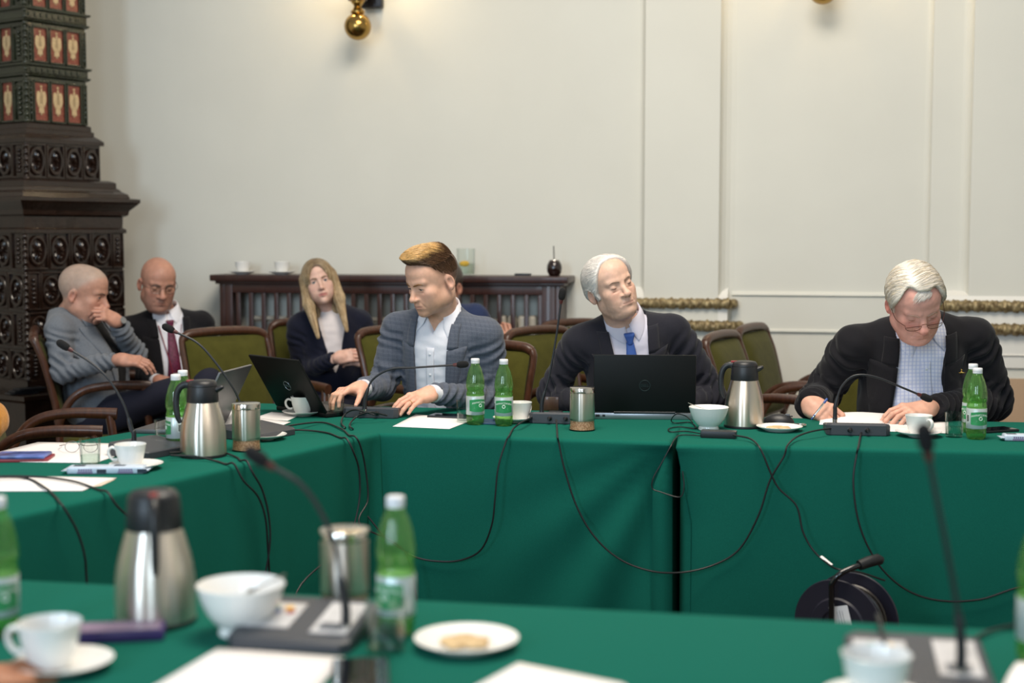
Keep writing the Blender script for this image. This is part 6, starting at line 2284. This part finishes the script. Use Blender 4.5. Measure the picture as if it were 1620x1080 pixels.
def hair4(L):
    ax = np.abs(L[:, 0])
    edge = .064 + .10 * np.clip(L[:, 1] - .03, 0, .1)
    rise = np.clip((L[:, 2] - edge) / .050, 0, 1) ** 1.4
    t = .0012 + rise * (.009 + .019 * np.clip((.03 - L[:, 1]) / .10, 0, 1)) * np.clip((.075 - ax) / .03, .15, 1)
    d = scalp(L, 0) - t
    front = -.080 - L[:, 1] - (L[:, 2] - .104) * .9 - .012 * np.cos(L[:, 0] * 40)
    side = edge - L[:, 2]
    return smax(smax(d, side, .006), front, .008)


def col4(V):
    top = np.clip((V[:, 2] - .084) / .02 - np.clip((V[:, 1] - .055) / .04, 0, 1) * 1.2 - np.clip((V[:, 0] - .052) / .02, 0, 1) * .9, 0, 1)[:, None]
    return top * np.array(lin('#D2AA6E')[:3]) + (1 - top) * np.array(lin('#553A24')[:3])


ho, hv, hf = hair_cap(p4, hair4, 'hair', col4)
m = (hv[:, 2] > .066)
rt = pick(hv, 2600, 1, m)
lightk = col4(rt)
cc = lightk * np.random.default_rng(2).uniform(.7, 1.35, (len(rt), 1))
hair_strands(p4, strands(hair4, rt, lambda P: np.tile(np.array([-.45, -1.0, .30]), (len(P), 1)), 7, .0085, (.000, .007), .00075, cc, 3), ho)
fq = np.random.default_rng(31)
rt = np.stack([np.where(fq.random(1500) < .5, -.078, .078), fq.uniform(-.035, .095, 1500), fq.uniform(.012, .075, 1500)], 1)
rt = rt[rt[:, 2] > np.interp(rt[:, 1], [-.055, -.02, .02, .06, .1], [.074, .045, .012, -.01, -.03])]
kk = np.clip((rt[:, 2] - .0) / .06, 0, 1)[:, None]
cc = (kk * np.array(lin('#33200F')[:3]) + (1 - kk) * np.array(lin('#6A4A30')[:3])) * fq.uniform(.7, 1.3, (len(rt), 1))
hair_strands(p4, strands(lambda L: scalp(L, 0), rt, lambda P: np.tile(np.array([0, -.5, 1.0]), (len(P), 1)), 5, .0045, (.000, .0025), .0005, cc, 32), ho, 'cropped_sides')
# wedding ring
a = c4['armB']; wr = a['wrist']; fd = nz(a['fdir']); bk = np.array(a['back'], float); bk = nz(bk - fd * (bk @ fd)); xr = np.cross(fd, bk)
ch = hand_chains(a['curl'], a['thumb'], a['spread'], -1)
q0, q1 = ch[2][0] * .35 + ch[2][1] * .65, ch[2][1] * .9 + ch[2][0] * .1
Rr = np.stack([xr, fd, bk], 1)
mk('ring', tube([Rr @ q0 + wr, Rr @ (q0 * .8 + q1 * .2) + wr], .0102, 16), 'ring_gold', p4['body'], True, True)

# ================= man with closed eyes and blue tie
c6 = dict(pelvis=(.50, 5.66, .56), neck=D(988, 500, 5.52), face=2, sw=.196, belly=.018, chest=.008, seed=5,
          headpos=D(966, 453, 5.42), headrot=(24, -7, -19), neckr=.058,
          head=dict(s=1.01, wide=1.0, jaw=.95, fat=.001, nose=1.12, eyes=0., brow='#8A7262', browt=.8, lash='lash', lipcol='#B5796C', lipk=.4, rosy='#C98A78', rosyk=.35, age=1.0, lips=.75),
          skin='#DCB39D', shirt='shirt_pale', jacket='suit_charcoal', vee=([0, .16, .26, .42, .6], [-.01, -.005, .034, .068, .088]), lapel=.078, lapel_z=.20,
          tie='tie_blue', collar_open=.10, tip=.042, res=.0024,
          armA=dict(elbow=D(872, 625, 5.60), wrist=D(958, 652, 5.32), fdir=(.35, -.6, -.05), back=(0, .1, 1), curl=(.3, .5, .3)),
          armB=dict(elbow=D(1128, 625, 5.58), wrist=D(1050, 652, 5.32), fdir=(-.35, -.6, -.05), back=(0, .1, 1), curl=(.3, .5, .3)),
          legs=[((.42, 5.20, .50), (.42, 5.18, .10)), ((.62, 5.20, .50), (.62, 5.18, .10))], trousers='trouser_dark')
p6 = person('white-haired man with closed eyes and tilted head in a dark suit and blue tie', c6)


def hair6(L):
    t = .008 + .012 * np.clip((-L[:, 0] - .02) / .05, 0, 1) * np.clip((.05 - L[:, 2]) / .06, .4, 1) + .006 * np.clip((L[:, 0] - .03) / .04, 0, 1)
    d = scalp(L, 0) - t
    hl_ = -.035 - L[:, 1] + .55 * np.clip(.055 - L[:, 2], -.06, .06) - .55 * np.clip(np.abs(L[:, 0]) - .035, 0, .05)      # receding, behind this line
    low = -.030 + .5 * np.clip(-.01 - L[:, 1], -.2, .2) * 0 - L[:, 2] - .35 * np.clip(L[:, 1] - .02, 0, .1)
    earc = -(s_ell(np.stack([np.abs(L[:, 0]), L[:, 1], L[:, 2]], 1), (.085, .012, -.016), (.03, .030, .036)))
    return smax(smax(smax(d, hl_, .008), low, .006), earc, .004)


ho, hv, hf = hair_cap(p6, hair6, 'hair', lambda V: np.tile(np.array(lin('#E2DCD6')[:3]), (len(V), 1)))
rt = pick(hv, 3600, 4)
hair_strands(p6, strands(hair6, rt, lambda P: np.stack([np.sign(P[:, 0]) * .25 + P[:, 0] * 3, np.full(len(P), .9), -.5 + P[:, 2] * 6], 1), 7, .0085, (.000, .0020), .0006, tones(len(rt), ['#ECE7E1', '#DCD6D2', '#F2ECE4'], 5), 6), ho)
# fine wisps over the bare front of the head
fr = np.random.default_rng(9)
sc6 = lambda L: scalp(L, .001)
rt = np.stack([fr.uniform(-.05, .055, 420), fr.uniform(-.045, -.005, 420), fr.uniform(.105, .125, 420)], 1)
hair_strands(p6, strands(sc6, rt, lambda P: np.stack([.7 + 0 * P[:, 0], .55 + 0 * P[:, 0], .1 + 0 * P[:, 0]], 1), 8, .008, (.001, .008), .0004, tones(420, ['#E6DDD0', '#D8CCC0'], 7), 8), ho, 'wisps')
mk('buttonhole', strip_mesh([p6['wor'](march(lambda Q: torso_sdf(Q, c6) - .0145, np.linspace(.088, .108, 5), np.full(5, p6['L'] - .155) + np.linspace(0, .004, 5)) + np.array([0, -.0085, dz])) for dz in (-.0012, .0012)], .001, p6['B'][:, 1]), 'lanyard', p6['t'], True, True)

# ================= white-haired man who reads and writes
c7 = dict(pelvis=(1.52, 5.46, .56), neck=D(1452, 506, 5.22), face=2, sw=.228, belly=.055, chest=.022, seed=7,
          headpos=D(1448, 478, 5.02), headrot=(4, 33, -9), neckr=.066,
          head=dict(s=1.07, wide=1.03, jaw=1.08, fat=.007, nose=1.25, eyes=0., lidz=-.001, brow='#B08E7E', browt=.8, lash='lash_pale', lipcol='#B3705F', lipk=.35, rosy='#CC7468', rosyk=.7, age=.9, lips=.7, browz=-.002),
          skin='#DBA192', handskin='#D2A48E', shirt='shirt_check', jacket='suit_black', veex=-.14, vee=([-.1, .0, .2, .42, .6], [.125, .122, .108, .088, .088]), lapel=.085, lapel_z=.12, placket=True,
          collar_open=.34, tip=.045, notch=.05, res=.0026, sleeve=1.22, cuffs=False, cuffgap=.030, hands=1.06,
          armA=dict(elbow=D(1296, 628, 5.36), wrist=D(1280, 640, 5.08), fdir=D(1322, 660, 4.98) - D(1280, 640, 5.08), back=(-.55, -.55, .75), curl=(.75, .85, .45), thumb=(.35, .75, .5), spread=.5),
          armB=dict(elbow=D(1574, 640, 5.32), wrist=D(1468, 646, 4.96), fdir=D(1405, 652, 4.90) - D(1468, 646, 4.96), back=(-.15, -.45, 1), curl=(.35, .5, .3), thumb=(.5, .5, .2), spread=1.),
          legs=[((1.42, 5.02, .50), (1.40, 5.0, .10)), ((1.64, 5.02, .50), (1.64, 5.0, .10))], trousers='trouser_dark', folds=1.2)
p7 = person('white-haired man in spectacles and black blazer bent over papers with a pen', c7)


def hair7(L):
    L = L / np.array([1.03, 1, 1])
    t = .009 + .006 * np.clip((L[:, 2] - .08) / .04, 0, 1) + .004 * np.clip(np.abs(L[:, 0]) / .08, 0, 1)
    d = scalp(L, 0) - t
    rec = .022 * np.exp(-((L[:, 0] + .040) / .018) ** 2) + .016 * np.exp(-((L[:, 0] - .042) / .016) ** 2)
    hl_ = -.058 + rec * 1.3 - L[:, 1] + .75 * np.clip(.075 - L[:, 2], -.06, .07) - .55 * np.clip(np.abs(L[:, 0]) - .05, 0, .05)
    low = -.022 - L[:, 2] - .35 * np.clip(L[:, 1] - .02, 0, .1)
    earc = -(s_ell(np.stack([np.abs(L[:, 0]), L[:, 1], L[:, 2]], 1), (.085, .012, -.016), (.03, .028, .034)))
    return smax(smax(smax(d, hl_, .007), low, .006), earc, .004)


ho, hv, hf = hair_cap(p7, hair7, 'hair', lambda V: np.tile(np.array(lin('#DED5C8')[:3]), (len(V), 1)))
rt = pick(hv, 3000, 14)


def dir7(P):
    top = np.clip((P[:, 2] - .06) / .04, 0, 1)[:, None]
    sweep = np.stack([np.where(P[:, 0] > -.030, 1.0, -1.0), .55 + 0 * P[:, 0], -.2 + 0 * P[:, 0]], 1)
    down = np.stack([P[:, 0] * 2, .45 + 0 * P[:, 0], -.9 + 0 * P[:, 0]], 1)
    return sweep * top + down * (1 - top)


hair_strands(p7, strands(hair7, rt, dir7, 7, .009, (.000, .0035), .00065, tones(len(rt), ['#EAE2D6', '#D6CCBE', '#F2ECE2', '#DCCCAE'], 15), 16), ho)
rt = np.stack([fr.uniform(-.012, .030, 160), fr.uniform(-.078, -.062, 160), fr.uniform(.075, .105, 160)], 1)
hair_strands(p7, strands(lambda L: scalp(L, .001), rt, lambda P: np.tile(np.array([-.75, -.45, -.5]), (len(P), 1)), 7, .0065, (.003, .004), .0006, tones(160, ['#E6DED4', '#F0E8E0'], 17), 18), ho, 'forelock')
glasses(p7, 'thin brown half-rim spectacles', 'frame_brown', -.1075, -.017, .0255, .016, True, dz=.006)
lp = p7['wor'](march(lambda Q: torso_sdf(Q, c7) - .0145, np.array([.135]), np.array([p7['L'] - .16])) + np.array([0, -.012, 0]))[0]
mk('lapel_pin', join(ball(lp, (.0045, .003, .006), 12, 8), ball(lp + np.array([0, 0, .009]), (.003, .002, .004), 10, 6), ball(lp + np.array([-.008, 0, -.001]), (.006, .002, .002), 10, 6), ball(lp + np.array([.008, 0, -.001]), (.006, .002, .002), 10, 6)), 'ring_gold', p7['t'], True, True, label='gold winged lapel pin')
pa, pb = D(1283, 664, 4.985), D(1309, 630, 5.00)
t = empty('ballpoint_pen', pa, 0, 'blue ballpoint pen in the hand of the writing man', 'pen')
mk('barrel', tube([pa + (pb - pa) * x for x in (.1, .12, .8)], [.003, .0042, .0042], 10), 'steel_plain', t, True, True)
mk('tip', tube([pa, pa + (pb - pa) * .1, pa + (pb - pa) * .22], [.0008, .0035, .0046], 10), 'blue_pen', t, True, True)
mk('push_cap', tube([pa + (pb - pa) * .78, pa + (pb - pa) * .97, pb], [.0047, .0045, .002], 10), 'blue_pen', t, True, True)

# ================= blonde woman in navy
c3 = dict(pelvis=(-.92, 7.32, .53), neck=D(521, 484, 7.26), face=14, sw=.165, seed=9,
          headpos=D(505, 447, 7.18), headrot=(9, -8, -13), neckr=.047,
          head=dict(s=.985, wide=.95, jaw=.84, nose=.85, eyes=.0050, gaze=(-.05, -1, .05), brow='#7A5C44', browt=.8, lips=1.35, lipcol='#A45A58', lipk=.85, rosy='#D49A8C', rosyk=.35, open=.0008),
          skin='#DDB4A2', shirt='blouse', jacket='suit_navy', vee=([0, .14, .22, .44, .6], [-.02, -.02, .015, .062, .075]), lapel=.0, collar=False, res=.0026, jres=.0065, sleeve=.86,
          armA=dict(elbow=D(474, 592, 7.28), wrist=D(533, 566, 7.02), fdir=(.75, .12, .12), back=(-.2, -1, .35), curl=(.35, .6, .4), thumb=(.3, .3, .3), spread=.4),
          armB=dict(elbow=D(588, 590, 7.36), wrist=D(578, 570, 7.08), fdir=(-.8, -.2, .1), back=(.2, -.9, .5), curl=(.5, .7, .4), thumb=(.3, .3, .3), spread=.4),
          cuffs=False, legs=[((-.80, 6.98, .52), (-.76, 6.95, .10)), ((-.64, 7.02, .53), (-.66, 6.95, .10))], trousers='trouser_navy', hands=.88)
p3 = person('blonde woman with long straight hair in a navy blazer and ivory blouse', c3)


def hair3(L):
    S = L.copy(); S[:, 0] = np.abs(S[:, 0])
    d = scalp(L / np.array([.95, 1, 1]), .010)
    face = s_ell(L, (0, -.085, -.030), (.052, .075, .108))
    cur = s_cone(S, (.070, -.005, .03), (.078, -.015, -.10), .026, .027)
    cur = smin(cur, s_cone(S, (.078, -.015, -.10), (.074, -.062, -.275), .027, .007), .02)
    cur = smin(cur, s_cone(S, (.050, .060, .0), (.052, .060, -.16), .04, .03), .02)
    d = smin(d, cur, .02)
    return smax(d, -face, .008)


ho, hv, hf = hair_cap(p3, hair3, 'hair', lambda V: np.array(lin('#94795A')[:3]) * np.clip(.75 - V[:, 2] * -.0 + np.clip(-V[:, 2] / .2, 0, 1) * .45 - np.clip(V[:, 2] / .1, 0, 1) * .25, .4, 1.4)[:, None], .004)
n = 3400
rt = pick(hv, n, 21)


def dir3(P):
    top = np.clip((P[:, 2] - .03) / .06, 0, 1)[:, None]
    side = np.stack([np.sign(P[:, 0]) * .9, np.full(len(P), .1), np.full(len(P), -.55)], 1)
    fall = np.stack([-P[:, 0] * .6, np.where(P[:, 2] < -.08, -.25, .0), np.full(len(P), -1.)], 1)
    return side * top + fall * (1 - top)


cc = tones(n, ['#C2A67E', '#CDB48E', '#A98C66', '#957852', '#DCC6A2'], 22, .15)
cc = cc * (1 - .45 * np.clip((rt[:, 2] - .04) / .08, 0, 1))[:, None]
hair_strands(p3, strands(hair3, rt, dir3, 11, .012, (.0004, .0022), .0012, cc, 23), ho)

# ================= bald man with spectacles and plum tie
c2 = dict(pelvis=(-1.78, 7.36, .53), neck=D(262, 490, 7.30), face=24, sw=.192, belly=.03, chest=.008, seed=11,
          headpos=D(250, 448, 7.22), headrot=(27, 14, 3), neckr=.058,
          head=dict(s=1.09, jaw=1.08, fat=.004, nose=1.2, eyes=0., brow='#5E4A40', lash='lash', lipcol='#9A5E52', lipk=.4, rosy='#B87060', rosyk=.4, age=.9, lips=.7, stubble='#8A6A60'),
          skin='#B88672', shirt='shirt_white', jacket='suit_black', vee=([-.1, .05, .15, .42, .6], [.045, .05, .058, .068, .082]), lapel=.07, lapel_z=.10, tie='tie_plum', tiex=.0, res=.0028, jres=.0065,
          armA=dict(elbow=D(198, 588, 7.36), wrist=D(250, 602, 7.06), fdir=(.7, -.2, -.1), back=(0, -.5, 1), curl=(.4, .5, .3)),
          armB=dict(elbow=D(334, 600, 7.40), wrist=D(285, 604, 7.08), fdir=(-.6, -.3, -.1), back=(0, -.5, 1), curl=(.4, .5, .3)),
          legs=[((-1.82, 6.98, .52), (-1.80, 6.95, .10)), ((-1.58, 7.02, .52), (-1.55, 6.98, .10))], trousers='trouser_dark')
p2 = person('bald man with spectacles, black suit and plum tie, looking down', c2)
glasses(p2, 'thin wire spectacles', 'frame_grey', -.104, -.003, .0235, .0175, False)
for sg in (-1, 1):
    zz = np.linspace(p2['L'] - .06, .20, 14); xx = sg * np.interp(zz, [.20, p2['L'] - .06], [.012, .058])
    q = march(p2['shirt_f'], xx, zz) + np.array([0, -.009, 0])
    if sg < 0: lan = mk('lanyard', tube(p2['wor'](q), .0032, 6, .4), 'lanyard', p2['t'], True, True)
    else: mk('lanyard', tube(p2['wor'](q), .0032, 6, .4), 'lanyard', p2['t'], True, True)
q = march(p2['shirt_f'], np.array([.03]), np.array([.17]))[0] + np.array([0, -.022, 0])
bv = box(q, (.085, .003, .058), .001); mk('name_badge', (p2['wor'](bv[0]), bv[1]), 'paper', p2['t'], False, True)

# ================= man in the light grey blazer, hand at his chin
wB = D(186, 508, 6.76)
c1 = dict(pelvis=(-2.00, 6.88, .53), neck=D(108, 484, 6.86), face=88, sw=.195, belly=.03, chest=.010, seed=13,
          headpos=D(133, 462, 6.80), headrot=(84, 13, -4), neckr=.062,
          head=dict(s=1.12, jaw=1.08, fat=.004, nose=1.15, eyes=.0035, gaze=(0, -1, -.1), brow='#6A5448', lipcol='#9A5E52', rosy='#BC7466', rosyk=.4, age=.7, shave='#A99A8E', shave_z=[.095, .072, .045, -.01, -.035, -.05]),
          skin='#BE8F7B', shirt='shirt_black', collar=False, jacket='linen_grey', vee=([-.1, .05, .2, .42, .6], [.07, .08, .085, .078, .082]), lapel=.072, lapel_z=.10, res=.0028, jres=.0065, cuffs=False, hem=-.1,
          armA=dict(elbow=D(98, 588, 6.62), wrist=D(190, 568, 6.56), fdir=(1, .05, -.12), back=(0, -.5, 1), curl=(.35, .5, .3), thumb=(.3, .5, .2), spread=.4),
          armB=dict(elbow=D(214, 560, 6.98), wrist=wB, fdir=D(147, 487, 6.66) - wB, back=(.35, -.65, .6), curl=(.75, .95, .5), thumb=(.5, .5, .3), spread=.4),
          legs=[((-1.43, 6.64, .72), (-1.28, 6.50, .26)), ((-1.45, 6.80, .52), (-1.42, 6.78, .10))], trousers='trouser_navy')
p1 = person('man with cropped grey hair in a light grey blazer, hand at his chin', c1)
sh, el, wr = p1['arms'][1]; dn = nz(wr - el)
wt = mk('watch_strap', tube([wr - dn * .030, wr - dn * .008], .0335, 20), 'black_plastic', p1['t'], True, True, label='black watch strap')
wc = wr - dn * .018 + nz(np.cross(dn, (-.6, -.2, -.6))) * .0 + np.array([.026, -.024, .014])
mk('watch_case', tube([wc, wc + nz(np.array([.6, -.6, .4])) * .008], .016, 18), 'steel_plain', wt, True, True)
bx = p1['wor'](march(lambda Q: torso_sdf(Q, c1) - .016, np.array([-.16, -.10, -.16, -.10]), np.array([.03, .03, .12, .12])))

# ================= man hidden behind the young man
c5 = dict(pelvis=(-.30, 7.28, .53), neck=D(690, 482, 7.22), face=-14, sw=.20, seed=15, headpos=D(701, 452, 7.16), headrot=(-30, 12, 4), neckr=.058,
          head=dict(s=1.05, eyes=0., nose=1.1, brow='#4A382C', age=.5, shave='#4A3A30', shave_z=[.09, .06, .02, -.02, -.04, -.05]), skin='#B98A74', shirt='shirt_white', jacket='suit_blue',
          vee=([0, .2, .42, .6], [-.02, .01, .06, .08]), lapel=.07, lapel_z=.16, res=.0034, jres=.008,
          armA=dict(elbow=D(620, 590, 7.40), wrist=D(660, 600, 7.10), fdir=(.6, -.3, 0), back=(0, -.3, 1), curl=(.4, .5, .3)),
          armB=dict(elbow=D(796, 610, 7.40), wrist=D(803, 554, 7.02), fdir=(-.12, -.18, 1), back=(.35, -1, .0), curl=(.5, 1.1, .7), thumb=(.3, .6, .4), spread=.4),
          legs=[((-.42, 7.0, .52), (-.42, 6.97, .10)), ((-.2, 7.0, .52), (-.2, 6.97, .10))], trousers='trouser_dark')
p5 = person('man in a blue suit almost hidden behind the young man, one hand raised', c5)


def hair5(L):
    d = scalp(L, .007); low = -.02 - L[:, 2] - .3 * np.clip(L[:, 1], 0, .1); hl_ = -.07 - L[:, 1] + .7 * np.clip(.08 - L[:, 2], -.06, .07)
    earc = -(s_ell(np.stack([np.abs(L[:, 0]), L[:, 1], L[:, 2]], 1), (.085, .012, -.016), (.03, .028, .034)))
    return smax(smax(smax(d, hl_, .007), low, .006), earc, .004)


hair_cap(p5, hair5, 'hair', lambda V: np.tile(np.array(lin('#3A2C24')[:3]), (len(V), 1)), .005)

# ================= persons cut by the left edge: ochre sleeve, and the hand at the near cup
c8 = dict(pelvis=(-2.12, 4.45, .56), neck=(-2.02, 4.42, 1.08), face=82, sw=.19, seed=17, headpos=(-1.97, 4.42, 1.24), headrot=(80, 10, 0), neckr=.052,
          head=dict(s=1.0, eyes=0., brow='#4A382C'), skin='#C99A82', shirt='knit_ochre', jacket='knit_ochre', collar=False, vee=([0, .6], [-.05, -.05]), lapel=0, cuffs=False, res=.004, jres=.0075, sleeve=1.15,
          armA=dict(elbow=D(-20, 664, 4.35), wrist=D(-130, 745, 4.15), fdir=(-.3, -.8, -.1), back=(0, -.2, 1)),
          armB=dict(elbow=(-2.05, 4.72, .84), wrist=(-1.82, 4.52, .80), fdir=(.0, -.6, 0), back=(0, 0, 1)), folds=.45,
          legs=[((-1.68, 4.33, .50), (-1.66, 4.33, .10)), ((-1.68, 4.53, .50), (-1.66, 4.53, .10))], trousers='trouser_dark')
p8 = person('person in an ochre sweater at the left edge, only the sleeve in view', c8)
hair_cap(p8, hair5, 'hair', lambda V: np.tile(np.array(lin('#3A2C24')[:3]), (len(V), 1)), .006)
chair(-2.10, 4.42, 84, 'armchair under the person in the ochre sweater, outside the left edge')

c9 = dict(pelvis=(-1.62, 1.62, .56), neck=(-1.52, 1.68, 1.08), face=118, sw=.19, seed=19, headpos=(-1.47, 1.70, 1.24), headrot=(118, 15, 0), neckr=.056,
          head=dict(s=1.0, eyes=0., brow='#4A382C'), skin='#A8704F', shirt='shirt_white', jacket='suit_navy', vee=([0, .2, .42, .6], [-.02, .01, .06, .08]), lapel=0, res=.004, jres=.0075,
          armA=dict(elbow=(-1.30, 1.62, .84), wrist=D(-48, 1082, 2.02), fdir=D(60, 1066, 2.08) - D(-48, 1082, 2.02), back=(-.1, -.25, 1), curl=(.15, .25, .15), thumb=(.3, .2, .2), spread=.3),
          armB=dict(elbow=(-1.55, 2.02, .84), wrist=(-1.28, 2.12, .80), fdir=(.7, .1, 0), back=(0, 0, 1)),
          legs=[((-1.22, 1.70, .50), (-1.20, 1.70, .10)), ((-1.30, 1.90, .50), (-1.28, 1.90, .10))], trousers='trouser_dark')
p9 = person('person at the lower left corner, only the hand at the cup in view', c9)
hair_cap(p9, hair5, 'hair', lambda V: np.tile(np.array(lin('#3A2C24')[:3]), (len(V), 1)), .006)
chair(-1.62, 1.60, 118, 'armchair under the person at the lower left corner, outside the picture')
